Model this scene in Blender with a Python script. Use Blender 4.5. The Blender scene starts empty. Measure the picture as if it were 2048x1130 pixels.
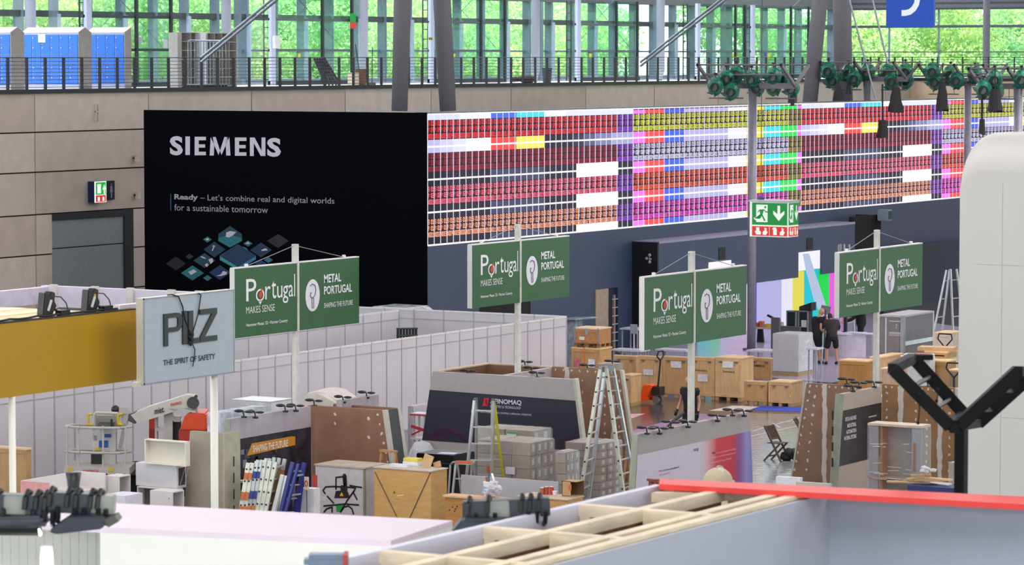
import bpy, bmesh, math, random
from mathutils import Vector, Matrix
random.seed(7)
R = math.radians
V = Vector
# ---------------------------------------------------------------- camera, world, lights
F = 6700.0; H = 10.0; YAW = R(30.7); PITCH = math.atan(452 / 6700)
scene = bpy.context.scene
cd = bpy.data.cameras.new('camera'); cam = bpy.data.objects.new('camera', cd)
scene.collection.objects.link(cam); scene.camera = cam
cd.sensor_width = 36; cd.lens = 36 * F / 2048; cd.clip_end = 1500; cd.clip_start = .5
cam.location = (0, 0, H); cam.rotation_euler = (math.pi / 2 - PITCH, 0, YAW)
cd.dof.use_dof = True; cd.dof.focus_distance = 92; cd.dof.aperture_fstop = 5.0
vs = scene.view_settings; vs.view_transform = 'Standard'; vs.look = 'None'; vs.gamma = 1; vs.exposure = 0
vs.use_curve_mapping = False
w = bpy.data.worlds.new('world'); scene.world = w; w.use_nodes = True
wn = w.node_tree.nodes; bg = wn['Background']
tc = wn.new('ShaderNodeTexCoord'); sp = wn.new('ShaderNodeSeparateXYZ'); rp = wn.new('ShaderNodeValToRGB')
rp.color_ramp.elements[0].position = 0; rp.color_ramp.elements[0].color = (.95, 1, .98, 1)
rp.color_ramp.elements[1].position = .6; rp.color_ramp.elements[1].color = (.62, .78, 1, 1)
w.node_tree.links.new(tc.outputs['Generated'], sp.inputs[0]); w.node_tree.links.new(sp.outputs[2], rp.inputs[0])
w.node_tree.links.new(rp.outputs[0], bg.inputs[0]); bg.inputs[1].default_value = 3.0
ld = bpy.data.lights.new('sun', 'SUN'); ld.energy = 5.5; ld.angle = R(3); ld.color = (1, .97, .88)
sun = bpy.data.objects.new('sun', ld); scene.collection.objects.link(sun); sun.rotation_euler = V((.52, -.45, .73)).to_track_quat('Z', 'Y').to_euler()
for ix, lx in enumerate((-60, -34, -8)):
    for iy, ly in enumerate((10, 42, 74, 106, 138)):
        al = bpy.data.lights.new('hall_light', 'AREA'); al.shape = 'RECTANGLE'; al.size = 12; al.size_y = 16
        al.energy = 3900 if ix else 1250; al.color = (1, .955, .97)
        o = bpy.data.objects.new('hall_light', al); scene.collection.objects.link(o); o.location = (lx, ly, 21)
for ly in (85, 110, 135, 160):
    al = bpy.data.lights.new('gallery_light', 'AREA'); al.shape = 'RECTANGLE'; al.size = 8; al.size_y = 22; al.energy = 2600; al.color = (.95, .98, 1)
    o = bpy.data.objects.new('gallery_light', al); scene.collection.objects.link(o); o.location = (-77.5, ly, 21)
# ---------------------------------------------------------------- pixel helpers (photo 2048x1130 -> place in the hall)
ROT = Matrix.Rotation(YAW, 3, 'Z') @ Matrix.Rotation(math.pi / 2 - PITCH, 3, 'X')
C0 = V((0, 0, H)); AX = V((-math.sin(YAW), math.cos(YAW), 0))
def ray(u, v): return ROT @ V(((u - 1024) / F, -(v - 565) / F, -1))
def onX(u, v, X): d = ray(u, v); return C0 + d * (X / d.x)
def onY(u, v, Y): d = ray(u, v); return C0 + d * (Y / d.y)
def onZ(u, v, Z=0): d = ray(u, v); return C0 + d * ((Z - H) / d.z)
def atD(u, v, D): d = ray(u, v); return C0 + d * (D / d.dot(AX))
def zv(v, D): return atD(1024, v, D).z
# ---------------------------------------------------------------- materials
_m = {}
def lin(h):
    c = [int(h[i:i + 2], 16) / 255 for i in (0, 2, 4)]
    return [(x / 12.92 if x <= .04045 else ((x + .055) / 1.055) ** 2.4) for x in c] + [1]
def M(h, rough=.6, metal=0, var=.08, scale=6, bump=0, kind='noise', emit=0, sample=True, spec=.5, alpha=1):
    k = (h, rough, metal, var, scale, bump, kind, emit, sample, spec, alpha)
    if k in _m: return _m[k]
    m = bpy.data.materials.new('mat_' + h); m.use_nodes = True; nt = m.node_tree; p = nt.nodes['Principled BSDF']
    p.inputs['Roughness'].default_value = rough; p.inputs['Metallic'].default_value = metal
    p.inputs['Specular IOR Level'].default_value = spec
    c = lin(h); p.inputs['Base Color'].default_value = c
    if emit:
        p.inputs['Base Color'].default_value = (.02, .02, .02, 1); p.inputs['Specular IOR Level'].default_value = .1
        p.inputs['Emission Color'].default_value = c; p.inputs['Emission Strength'].default_value = emit
        if not sample: m.cycles.emission_sampling = 'NONE'
    elif var:
        tx = nt.nodes.new('ShaderNodeTexCoord')
        mp = nt.nodes.new('ShaderNodeMapping'); nt.links.new(tx.outputs['Object'], mp.inputs[0])
        if kind == 'wood': mp.inputs['Scale'].default_value = (1, 1, 5)
        if kind == 'woodv': mp.inputs['Scale'].default_value = (5, 5, 1)
        n = nt.nodes.new('ShaderNodeTexNoise'); n.inputs['Scale'].default_value = scale; n.inputs['Detail'].default_value = 4
        nt.links.new(mp.outputs[0], n.inputs[0])
        r = nt.nodes.new('ShaderNodeValToRGB')
        r.color_ramp.elements[0].position = .3; r.color_ramp.elements[1].position = .7
        r.color_ramp.elements[0].color = [x * (1 - var * 1.6) for x in c[:3]] + [1]
        r.color_ramp.elements[1].color = [min(1, x * (1 + var)) for x in c[:3]] + [1]
        nt.links.new(n.outputs[0], r.inputs[0]); nt.links.new(r.outputs[0], p.inputs['Base Color'])
        if bump:
            b = nt.nodes.new('ShaderNodeBump'); b.inputs['Strength'].default_value = bump; b.inputs['Distance'].default_value = .03
            nt.links.new(n.outputs[0], b.inputs['Height']); nt.links.new(b.outputs[0], p.inputs['Normal'])
    if alpha < 1: p.inputs['Alpha'].default_value = alpha
    _m[k] = m; return m
def glass(name, tint, refl=.12, rough=.02):
    if name in _m: return _m[name]
    m = bpy.data.materials.new(name); m.use_nodes = True; nt = m.node_tree; nt.nodes.clear()
    o = nt.nodes.new('ShaderNodeOutputMaterial'); mx = nt.nodes.new('ShaderNodeMixShader'); t = nt.nodes.new('ShaderNodeBsdfTransparent')
    g = nt.nodes.new('ShaderNodeBsdfGlossy'); t.inputs[0].default_value = (*tint, 1); g.inputs['Roughness'].default_value = rough
    g.inputs[0].default_value = (.8, .9, .9, 1)
    mx.inputs[0].default_value = refl
    nt.links.new(t.outputs[0], mx.inputs[1]); nt.links.new(g.outputs[0], mx.inputs[2]); nt.links.new(mx.outputs[0], o.inputs[0])
    _m[name] = m; return m
# ---------------------------------------------------------------- geometry helpers
def thing(name, label, cat, loc, group=None):
    o = bpy.data.objects.new(name, None); o.empty_display_size = .2; scene.collection.objects.link(o); o.location = loc
    o['label'] = label; o['category'] = cat
    if group: o['group'] = group
    return o
def tag(o, label, cat, group=None):
    o['label'] = label; o['category'] = cat
    if group: o['group'] = group
    return o
def wloc(o):
    l = V((0, 0, 0))
    while o: l = l + V(o.location); o = o.parent
    return l
def link(name, me, parent=None):
    vs_ = me.vertices
    if parent is not None: off = wloc(parent)
    else:
        xs = [v.co.x for v in vs_]; ys = [v.co.y for v in vs_]; zs = [v.co.z for v in vs_]
        off = V(((min(xs) + max(xs)) / 2, (min(ys) + max(ys)) / 2, min(zs)))
    me.transform(Matrix.Translation(-off))
    o = bpy.data.objects.new(name, me); scene.collection.objects.link(o)
    if parent is not None: o.parent = parent
    else: o.location = off
    return o
class B:
    def __init__(s): s.bm = bmesh.new()
    def box(s, x0, x1, y0, y1, z0, z1):
        vs_ = [s.bm.verts.new((x, y, z)) for x in (x0, x1) for y in (y0, y1) for z in (z0, z1)]
        for f in ((0, 1, 3, 2), (4, 6, 7, 5), (0, 4, 5, 1), (2, 3, 7, 6), (0, 2, 6, 4), (1, 5, 7, 3)): s.bm.faces.new([vs_[i] for i in f])
        return s
    def obox(s, c, sx, sy, sz, rz=0, rx=0, ry=0):
        m = Matrix.Translation(c) @ Matrix.Rotation(rz, 4, 'Z') @ Matrix.Rotation(rx, 4, 'X') @ Matrix.Rotation(ry, 4, 'Y')
        n = len(s.bm.verts); s.box(-sx / 2, sx / 2, -sy / 2, sy / 2, -sz / 2, sz / 2); s.bm.verts.ensure_lookup_table()
        for v in s.bm.verts[n:]: v.co = m @ v.co
        return s
    def cyl(s, p0, p1, r, n=10, r2=None):
        p0, p1 = V(p0), V(p1); r2 = r if r2 is None else r2; d = (p1 - p0)
        if d.length < 1e-6: return s
        d.normalize(); a = d.orthogonal().normalized(); b = d.cross(a)
        A = [s.bm.verts.new(p0 + (a * math.cos(t) + b * math.sin(t)) * r) for t in [2 * math.pi * i / n for i in range(n)]]
        Bv = [s.bm.verts.new(p1 + (a * math.cos(t) + b * math.sin(t)) * r2) for t in [2 * math.pi * i / n for i in range(n)]]
        for i in range(n): s.bm.faces.new((A[i], A[(i + 1) % n], Bv[(i + 1) % n], Bv[i]))
        s.bm.faces.new(A[::-1]); s.bm.faces.new(Bv); return s
    def tube(s, pts, r, n=6):
        for a, b in zip(pts, pts[1:]): s.cyl(a, b, r, n)
        return s
    def bar(s, p0, p1, w, t, up=V((0, 0, 1))):
        p0, p1 = V(p0), V(p1); d = (p1 - p0).normalized(); sd = d.cross(up)
        if sd.length < 1e-4: sd = d.cross(V((1, 0, 0)))
        sd.normalize(); n = sd.cross(d).normalized(); q = []
        for p in (p0, p1):
            for a, b in ((-1, -1), (1, -1), (1, 1), (-1, 1)): q.append(s.bm.verts.new(p + sd * a * w / 2 + n * b * t / 2))
        for f in ((0, 1, 2, 3), (7, 6, 5, 4), (0, 4, 5, 1), (1, 5, 6, 2), (2, 6, 7, 3), (3, 7, 4, 0)): s.bm.faces.new([q[i] for i in f])
        return s
    def slab(s, pts, ex):
        A = [s.bm.verts.new(V(p)) for p in pts]; Bv = [s.bm.verts.new(V(p) + V(ex)) for p in pts]; n = len(A)
        s.bm.faces.new(A); s.bm.faces.new(Bv[::-1])
        for i in range(n): s.bm.faces.new((A[i], Bv[i], Bv[(i + 1) % n], A[(i + 1) % n]))
        return s
    def ball(s, c, rx, ry=None, rz=None, sub=2, jit=0):
        ry = ry or rx; rz = rz or rx
        g = bmesh.ops.create_icosphere(s.bm, subdivisions=sub, radius=1)
        for v in g['verts']:
            k = 1 + (random.random() - .5) * jit; v.co = V((c[0] + v.co.x * rx * k, c[1] + v.co.y * ry * k, c[2] + v.co.z * rz * k))
        return s
    def done(s, name, mat, parent=None, bevel=0, smooth=False, seg=2):
        bmesh.ops.recalc_face_normals(s.bm, faces=s.bm.faces)
        if bevel: bmesh.ops.bevel(s.bm, geom=list(s.bm.edges), offset=bevel, segments=seg, affect='EDGES', clamp_overlap=True)
        me = bpy.data.meshes.new(name); s.bm.to_mesh(me); s.bm.free()
        for m in (mat if isinstance(mat, list) else [mat]): me.materials.append(m)
        if smooth:
            for p in me.polygons: p.use_smooth = True
        return link(name, me, parent)
def tbox(name, label, cat, x0, x1, y0, y1, z0, z1, mat, group=None, bevel=0):
    return tag(B().box(x0, x1, y0, y1, z0, z1).done(name, mat, bevel=bevel), label, cat, group)
def copy_mesh(src, name, loc, parent=None):
    o = src.copy(); o.name = name; scene.collection.objects.link(o); o.parent = parent; o.location = loc; return o
def text(s, p0, xd, w, h, mat, parent, name='lettering', bold=0, up=V((0, 0, 1)), off=.006, th=.002, spacing=1, shear=0):
    cu = bpy.data.curves.new(name, 'FONT'); cu.body = s; cu.offset = bold; cu.resolution_u = 3; cu.space_character = spacing; cu.shear = shear
    cu.extrude = 0
    t = bpy.data.objects.new(name, cu); scene.collection.objects.link(t)
    dg = bpy.context.evaluated_depsgraph_get(); me = bpy.data.meshes.new_from_object(t.evaluated_get(dg)); bpy.data.objects.remove(t)
    xs = [v.co.x for v in me.vertices]; ys = [v.co.y for v in me.vertices]
    xa, xb, ya, yb = min(xs), max(xs), min(ys), max(ys); xd = V(xd).normalized(); n = xd.cross(up).normalized()
    for v in me.vertices:
        x = (v.co.x - xa) / (xb - xa) * w; y = (v.co.y - ya) / (yb - ya) * h
        v.co = V(p0) + xd * x + up * y + n * off
    me.materials.clear(); me.materials.append(mat); me.name = name
    return link(name, me, parent)
def tuv(s, pl, c, u0, vb, vt, u1, mat, parent, **k):
    """text on the plane x=c ('X', faces +X) or y=c ('Y', faces -Y): left bottom at (u0,vb), top at vt, right end at column u1"""
    f = onX if pl == 'X' else onY; xd = V((0, 1, 0)) if pl == 'X' else V((1, 0, 0))
    p = f(u0, vb, c); q = f(u0, vt, c); r = f(u1, vb, c); return text(s, p, xd, (r - p).dot(xd), q.z - p.z, mat, parent, **k)
def puv(pl, c, pts, mat, parent, name='print', off=.004):
    """flat printed polygon given by photo pixels on a plane"""
    f = onX if pl == 'X' else onY; n = V((1, 0, 0)) if pl == 'X' else V((0, -1, 0))
    b = B(); b.slab([f(u, v, c) + n * off for u, v in pts], -n * .003); return b.done(name, mat, parent)
def box3(u0, u1, u2, vt, D, zb=0, zt=None):
    """axis-aligned box: near vertical edge at column u1 (top at row vt, depth D), left face to u0, right face to u2"""
    P = atD(u1, vt, D); x0 = onY(u0, vt, P.y).x; y1 = onX(u2, vt, P.x).y
    return x0, P.x, P.y, y1, zb, (P.z if zt is None else zt)
# ---------------------------------------------------------------- the setting
XG = atD(0, 182, 112).x; ZG = 8.86; XL = atD(855, 490, 104.5).x; YL = atD(855, 490, 104.5).y
XF = XG - 9.0
def struct(o, label=None):
    o['kind'] = 'structure'
    if label: o['label'] = label
    return o
struct(B().box(-125, 40, -30, 260, -.3, 0).done('floor', M('4a4648', rough=.16, var=.18, scale=.35)), 'dark polished concrete hall floor')
struct(B().box(XF - .6, 40, -30, 175, 22, 22.6).done('ceiling', M('8c8a90', rough=.8)), 'flat hall ceiling slab')
struct(B().box(-420, 200, -60, 420, -.7, -.35).done('ground', M('6f8f4a', rough=.9, var=.3, scale=.2)), 'grass outside the glass facade')
# gallery wall: recessed backing and separate cladding panels
struct(B().box(XG - 2.5, XG - .12, 60, 158, 0, ZG - .55).done('wall_left_backing', M('3a322e', rough=.9)), 'dark joint backing of the panelled gallery wall')
wl = bpy.data.objects.new('wall_left', None); scene.collection.objects.link(wl); wl.location = (XG, 60, 0); struct(wl, 'beige stone panel wall under the gallery')
pm = [M('ccbfb4', rough=.7, var=.05, scale=1.5), M('c6b8ad', rough=.7, var=.06, scale=1.2), M('d1c5bb', rough=.7, var=.05, scale=2)]
ys = [60, 66] + [onX(u, 200, XG).y for u in (69, 297, 503, 690, 862, 1022, 1171)]
while ys[-1] < 161.9: ys.append(min(162.0, ys[-1] + 6.3))
zsj = [ZG - .1, zv(267, onX(0, 267, XG).dot(AX)), zv(348, 112), zv(434, 112), zv(516, 112), 1.85, .45, 0]
DX0, DX1 = onX(104, 430, XG).y, onX(265, 425, XG).y; DZ = onX(104, 428, XG).z
for j in range(len(ys) - 1):
    for i in range(len(zsj) - 1):
        y0, y1, z1, z0 = ys[j] + .03, ys[j + 1] - .03, zsj[i] - .025, zsj[i + 1] + .025
        segs = [(y0, y1)]
        if z0 < DZ - .1 and y0 < DX1 and y1 > DX0: segs = [(y0, DX0 - .02), (DX1 + .02, y1)]
        if z0 < DZ - .1 < z1 and len(segs) == 2: z0_ = DZ; B().box(XG - .1, XG, DX0, DX1, z0_, z1).done('panel', pm[0], wl)
        for a, b in segs:
            if b - a > .1: B().box(XG - .1, XG + random.uniform(0, .012), a, b, z0, z1).done('panel', pm[(i + j) % 3], wl)
# door in the panel wall
dr = bpy.data.objects.new('door_1', None); scene.collection.objects.link(dr); dr.location = (XG, DX0, 0); struct(dr, 'tall grey sliding door in the beige panel wall')
B().box(XG - .11, XG - .1, DX0, DX1, 0, DZ).done('backing', M('1d1f22'), dr)
yr = onX(248, 430, XG).y; zt = onX(104, 441, XG).z; zm = onX(180, 492, XG).z
gm = M('8f979a', rough=.5, var=.04)
for z0, z1 in ((0, zm - .02), (zm + .02, zt)): B().box(XG - .12, XG - .04, DX0 + .05, yr, z0, z1).done('door_leaf', gm, dr)
B().box(XG - .3, XG + .04, DX0 - .02, DX1, zt, DZ).done('frame_head', M('26272b', rough=.5), dr)
B().box(XG - .3, XG + .04, yr, DX1, 0, zt).done('frame_side', M('2c2d33', rough=.5), dr)
# gallery deck, edge and railing
yd1 = 162.0; YF2 = 173.0
struct(B().box(XF, XG - .11, 60, yd1, ZG - .5, ZG).done('floor_gallery', M('dcdae0', rough=.5, var=.05)), 'pale gallery floor behind the railing')
struct(B().box(XG + .051, XG + .13, 60, yd1, ZG - .12, ZG + .03).done('trim_1', M('17181c', rough=.4)), 'black steel edge of the gallery floor')
rl = thing('gallery_railing', 'long dark steel cable railing along the upper gallery edge', 'railing', (XG, 60, ZG))
post0 = None; dk = M('3b3c40', rough=.45, metal=.5)
n = int(yd1 - 75)
for i in range(n):
    y = 75 + i
    if post0 is None: post0 = B().box(XG - .045, XG + .02, y - .05, y + .05, ZG, ZG + 1.12).done('post', dk, rl)
    else: copy_mesh(post0, 'post', (post0.location.x, post0.location.y + i, post0.location.z), rl)
for k in range(9): B().cyl((XG + .03, 75, ZG + 1.1 - k * .125), (XG + .03, yd1, ZG + 1.1 - k * .125), .011 if k else .018, 5).done('cable', dk, rl)
# glass facade
wf = bpy.data.objects.new('window_1', None); scene.collection.objects.link(wf); wf.location = (XF, 60, ZG); struct(wf, 'tall gridded glass facade behind the gallery')
gl = glass('facade_glass', (.97, .995, .98), .03); gt = glass('tinted_glass', (.86, .955, .93), .06)
mu = M('727f90', rough=.45, metal=.1); mul = M('a9b4cc', rough=.5); lav = M('c6cce6', rough=.5, var=.03)
ZT1 = onX(0, 22, XF).z - .1; ZT1 = 11.63; ZT2 = 10.25; ZTOP = 12.6
y0 = 70.0; k = 0; mym = []
while y0 < YF2 - 2:
    B().box(XF + .02, XF + .42, y0 - .07, y0 + .07, ZG, ZTOP).done('mullion', mu, wf)
    B().box(XF + .42, XF + .50, y0 - .11, y0 + .11, ZG, ZT1).done('mullion_cover', mul, wf) if k % 2 else None
    y1 = y0 + 2.1
    for za, zb_ in ((ZG + .1, ZT2 - .04), (ZT2 + .04, ZT1 - .12), (ZT1 + .12, ZTOP)):
        B().box(XF, XF + .02, y0 + .07, y1 - .07, za, zb_).done('pane', gl, wf)
    y0 = y1; k += 1
B().box(XF + .02, XF + .36, 68, YF2, ZT1 - .12, ZT1 + .12).done('transom', M('43464a', rough=.5), wf)
B().box(XF + .02, XF + .16, 68, YF2, ZT2 - .04, ZT2 + .04).done('transom', M('6d7884', rough=.5), wf)
B().box(XF + .02, XF + .4, 68, YF2, ZG, ZG + .2).done('sill', M('8e96a6', rough=.5), wf)
B().box(XF + .02, XF + .5, 60, YF2, 12.6, 14.6).done('head_beam', M('5f6064', rough=.6), wf)
struct(B().box(XG - 2, 30, yd1, YF2, ZG - .5, ZG).done('floor_gallery_end', M('c9c6cc', rough=.4, var=.05)), 'pale gallery floor at the far end of the hall')
struct(B().box(XF, XG - 2, yd1, YF2, ZG - .5, ZG).done('floor_gallery_corner', M('c9c6cc', rough=.4, var=.05)), 'pale gallery floor in the far corner')
we = bpy.data.objects.new('wall_far', None); scene.collection.objects.link(we); we.location = (XG, yd1, 0); struct(we, 'warm beige panel wall under the far gallery')
x = XG
while x < 12:
    for z0_, z1_ in ((7.43, ZG - .12), (6.0, 7.38), (0, 5.95)): B().box(x + .02, x + 3.1, yd1 - .1, yd1, z0_, z1_).done('panel', M('d8bfa4', rough=.7, var=.05, scale=1.5), we)
    x += 3.15
struct(B().box(XG, 12, yd1 - .18, yd1 - .1, ZG - .12, ZG + .03).done('trim_2', M('17181c', rough=.4)), 'black steel edge of the far gallery floor')
r2 = thing('gallery_railing', 'dark steel railing of the far gallery behind the green lamp bags', 'railing', (XG, yd1, ZG)); x = XG + .1; q0_ = None
while x < 5:
    if q0_ is None: q0_ = B().box(x - .03, x + .03, yd1 - .08, yd1 - .02, ZG, ZG + 1.12).done('post', dk, r2)
    else: copy_mesh(q0_, 'post', q0_.location + V((x - XG - .1, 0, 0)), r2)
    x += 1.43
for k in range(9): B().cyl((XG, yd1 - .04, ZG + 1.1 - k * .125), (5, yd1 - .04, ZG + 1.1 - k * .125), .011 if k else .016, 5).done('cable', dk, r2)
w9 = bpy.data.objects.new('window_9', None); scene.collection.objects.link(w9); w9.location = (XF, YF2, ZG); struct(w9, 'wide paned glass end facade beside the blue hanging sign')
x = XF + .3
xm = onY(1779, 100, YF2).x; dxm = onY(1878, 100, YF2).x - xm; x = xm - 8 * dxm
while x < XF: x += dxm
xs_list = [XF + .02]
while x < 5: xs_list.append(x); x += dxm
for a_, b2_ in zip(xs_list, xs_list[1:]):
    B().box(a_ - .04, a_ + .04, YF2 - .1, YF2, ZG, 12.6).done('mullion', mu, w9)
    for za, zb_ in ((ZG + .1, 10.21), (10.29, 11.6), (11.74, 12.6)): B().box(a_ + .04, b2_ - .04, YF2 - .02, YF2, za, zb_).done('pane', gl, w9)
for z, h_ in ((10.25, .03), (11.67, .07), (ZG + .05, .05)): B().box(XF, 5, YF2 - .12, YF2, z - h_, z + h_).done('transom', M('4c5258', rough=.5), w9)
B().box(XF, 5, YF2 - .5, YF2, 12.6, 14.6).done('head_beam', M('606068', rough=.6), w9)
for i in range(5): B().box(XF, 5, YF2 - .53, YF2 - .5, 12.62 + i * .3, 12.7 + i * .3).done('rib', M('3c3c42', rough=.6), w9)
# glass stair lobbies standing on the gallery
XS = XG - 4.6
lobs = [(168, 345, (271, 340)), (537, 703, (643, 702)), (856, 1010, (960, 1008)), (1150, 1277, (1231, 1273)), (1390, 1490, (1469, 1488)), (1500, 1640, (1580, 1615))]
for n_, (ua, ub, dks) in enumerate(lobs):
    ya, yb = onX(ua, 100, XS).y, onX(ub, 100, XS).y
    lb = bpy.data.objects.new('window_%d' % (n_ + 2), None); scene.collection.objects.link(lb); lb.location = (XS, ya, ZG)
    struct(lb, 'green tinted glass lobby on the gallery, number %s from the left' % ('one two three four five six'.split()[n_]))
    B().box(XS - .02, XS, ya + .2, yb, ZG + .1, ZTOP).done('pane', gt, lb)
    B().box(XF + .5, XS, ya, ya + .02, ZG, ZTOP).done('pane', gl, lb)
    B().box(XF + .5, XS, yb - .02, yb, ZG, ZTOP).done('pane', gl, lb)
    B().box(XS, XS + .14, ya, ya + .3, ZG, ZTOP).done('post', lav, lb)
    for u in dks:
        y = onX(u, 100, XS).y; B().box(XS, XS + .1, y - .06, y + .06, ZG, ZTOP).done('mullion', M('20272b', rough=.4), lb)
    B().box(XF + .6, XF + .8, (ya + yb) / 2, (ya + yb) / 2 + .25, ZG, ZTOP).done('mullion', mu, lb)
    for z in (ZT2, 11.48): B().box(XS - .04, XS + .05, ya, yb, z - .05, z + .05).done('rail', M('2b3338' if n_ == 0 else '56626c', rough=.4), lb)
    B().box(XS - .04, XS + .08, ya, yb, ZG, ZG + .16).done('sill', M('333a3e'), lb)
    xl = XS - 1.6; yl = ya + (yb - ya) * .33; b = B()
    for dx in (0, .0): pass
    for dy in (0, .42): b.cyl((xl, yl + dy, ZG), (xl, yl + dy, ZTOP), .035, 6)
    zz = ZG + .2
    while zz < ZTOP: b.box(xl - .02, xl + .02, yl, yl + .42, zz, zz + .035); zz += .42
    b.done('lattice_mast', M('2a3436', rough=.5), lb)
    bb = B()
    for s in (1, -1):
        a = (XS - .3, ya + .4, 12 + 1.6 * s); c = (XS - .3, yb - .3, 12 - 1.6 * s); bb.cyl(a, c, .012, 5)
    bb.done('tie_rod', M('606a70', rough=.4, metal=.5), lb)
    if n_ < 2:
        yy = onX(295 if n_ == 0 else 648, 20, XS - .6).y
        B().slab([(XS - .6, yy - .5, 16), (XS - .6, yy + .45, 16), (XS - .6, yy + .3, 12.6), (XS - .6, yy - .1, 12.3), (XS - .6, yy - .45, 12.7)], (-.5, 0, 0)).done('loudspeaker', M('25302f', rough=.6), lb)
# facade columns (round), leaning columns and struts
def column(label, u0, v0, u1, v1, D, w0, w1, mat, name='round_column', group=None, ext=True):
    a, b_ = atD(u0, v0, D), atD(u1, v1, D)
    if ext: d = (a - b_) / (a.z - b_.z); a2 = a + d * (21.9 - a.z); r0 = w0 * D / F / 2
    else: a2 = a; r0 = w0 * D / F / 2
    return tag(B().cyl(a2, b_, r0, 24, w1 * D / F / 2).done(name, mat, smooth=True), label, 'column', group)
cm = M('b9bccb', rough=.45, var=.03); cg = M('8f8a94', rough=.5, var=.03)
XC = XG - 3.2
for n_, (u, w_, lb) in enumerate([(62, 22, 'pale round column behind the row of blue lockers'), (453, 20, 'pale round column above the open shelf unit'),
        (728, 17, 'pale round column behind the tilted column, in front of the glass'), (1071, 17, 'pale round column standing behind the gallery railing above the red screen part'),
        (1321, 17, 'pale round column crossed by the right steel strut'), (1972, 14, 'slim grey round column at the right end of the gallery')]):
    p = onX(u, 150, XC if n_ not in (0, 2) else XC - 1.4) if n_ < 5 else onY(u, 150, yd1 + 3.5); p.z = ZG
    r_ = w_ * p.dot(AX) / F / 2; hgt = 21.9 - ZG
    c = B().cyl((p.x, p.y, ZG + .5), (p.x, p.y, 21.9), r_, 20).cyl((p.x, p.y, ZG), (p.x, p.y, ZG + .5), r_ * .35, 12, r_)
    tag(c.done('round_column', cm if n_ < 5 else cg, smooth=True), lb, 'column', None)
column('thick grey column leaning right, left one of the pair above the navy wall', 805, 0, 799, 222, 118, 43, 32, cg, 'leaning_column', ext=True)
bpy.data.objects[-1:]
column('thick grey column leaning left, right one of the pair above the navy wall', 884, 0, 896, 222, 119, 42, 33, cg, 'leaning_column')
column('thick grey column leaning right, behind the first green lamp rack', 1640, 0, 1618, 222, 134, 33, 30, cg, 'leaning_column')
column('thick pale column beside the blue hanging sign', 1684, 0, 1688, 222, 137, 38, 36, cg, 'leaning_column')
def rod(label, name, p0, p1, D, r, off=0, group=None, mat=None):
    b = B(); a, c = atD(p0[0], p0[1], D), atD(p1[0], p1[1], D); d = (a - c); a = a + d * ((19 - a.z) / d.z if d.z > .1 else 0)
    b.cyl(a, c, r, 8)
    if off: b.cyl(a + V((0, 0, -off)), c + V((0, 0, -off)), r, 8)
    return tag(b.done(name, mat or M('9aa0ac', rough=.35, metal=.6)), label, 'strut', group)
rod('double steel strut rising right over the open shelf unit', 'roof_strut', (540, 2), (402, 115), 118, .05, .16)
rod('double steel strut rising right across the pale round column', 'roof_strut', (1441, 0), (1280, 125), 140, .05, .16)
rod('thin steel tie rod left of the blue hanging sign, crossing a green lamp bag', 'tie_rod', (1745, 0), (1776, 128), 132, .04)
rod('thin steel tie rod between the pale thick column and the blue hanging sign', 'tie_rod', (1704, 20), (1752, 200), 133, .04)
# hanging blue sign with a 9
ps = atD(1772, 55, 98); pe = atD(1870, 55, 98); y9 = ps.y
x0, x1 = ps.x, onY(1867, 55, ps.y).x; s9 = thing('hanging_sign', 'blue hanging banner with a large white 9 near the ceiling', 'sign', ((x0 + x1) / 2, y9, ps.z))
B().box(x0, x1, y9, y9 + .12, ps.z, ps.z + 1.9).done('board', M('0646b4', rough=.5, var=.02), s9)
k9 = lambda u, v: onY(u, v, y9 - .005)
pth = [k9(u, v) for u, v in ((1803, 26), (1810, 26), (1819, 24), (1827, 18), (1833, 8), (1835.5, -4), (1836, -18), (1834, -30), (1828, -39), (1820, -42), (1811, -39), (1805.5, -30), (1805, -20), (1808, -11), (1815, -6), (1822, -6), (1830, -10), (1835.5, -18))]; b = B(); hw = .085; Lq, Rq = [], []
for i, q in enumerate(pth):
    d = (pth[min(i + 1, len(pth) - 1)] - pth[max(i - 1, 0)]).normalized(); n2 = V((-d.z, 0, d.x)) * hw; Lq.append(q + n2); Rq.append(q - n2)
for i in range(len(pth) - 1): b.bm.faces.new([b.bm.verts.new(v + V((0, -.0004 * i, 0))) for v in (Lq[i], Lq[i + 1], Rq[i + 1], Rq[i])])
b.done('numeral', M('e6ecf4', rough=.5, var=0), s9)
for x in (x0 + .3, x1 - .3): B().cyl((x, y9 + .06, ps.z + 1.9), (x, y9 + .06, 21.9), .012, 5).done('suspension_cable', dk, s9)
# trees outside
def leaf_mesh(seed):
    rnd = random.Random(seed); me = bpy.data.meshes.new('crown'); vs_, fs = [], []
    blobs = [(rnd.uniform(-2.6, 2.6), rnd.uniform(-2.6, 2.6), rnd.uniform(-3.5, 4.5), rnd.uniform(1.2, 2.1)) for _ in range(16)]
    for bx, by, bz, br in blobs:
        for _ in range(1300):
            d = V((rnd.gauss(0, 1), rnd.gauss(0, 1), rnd.gauss(0, 1))).normalized() * br * rnd.uniform(.75, 1.05)
            c = V((bx, by, bz)) + d; a = V((rnd.gauss(0, 1), rnd.gauss(0, 1), rnd.gauss(0, 1))).normalized(); b_ = (a.cross(d) if a.cross(d).length > .01 else a.orthogonal()).normalized()
            s = rnd.uniform(.06, .12); i = len(vs_); vs_ += [c - a * s, c - b_ * s * .6, c + a * s, c + b_ * s * .6]; fs.append((i, i + 1, i + 2, i + 3))
    me.from_pydata([tuple(v) for v in vs_], [], fs); return me
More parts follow.
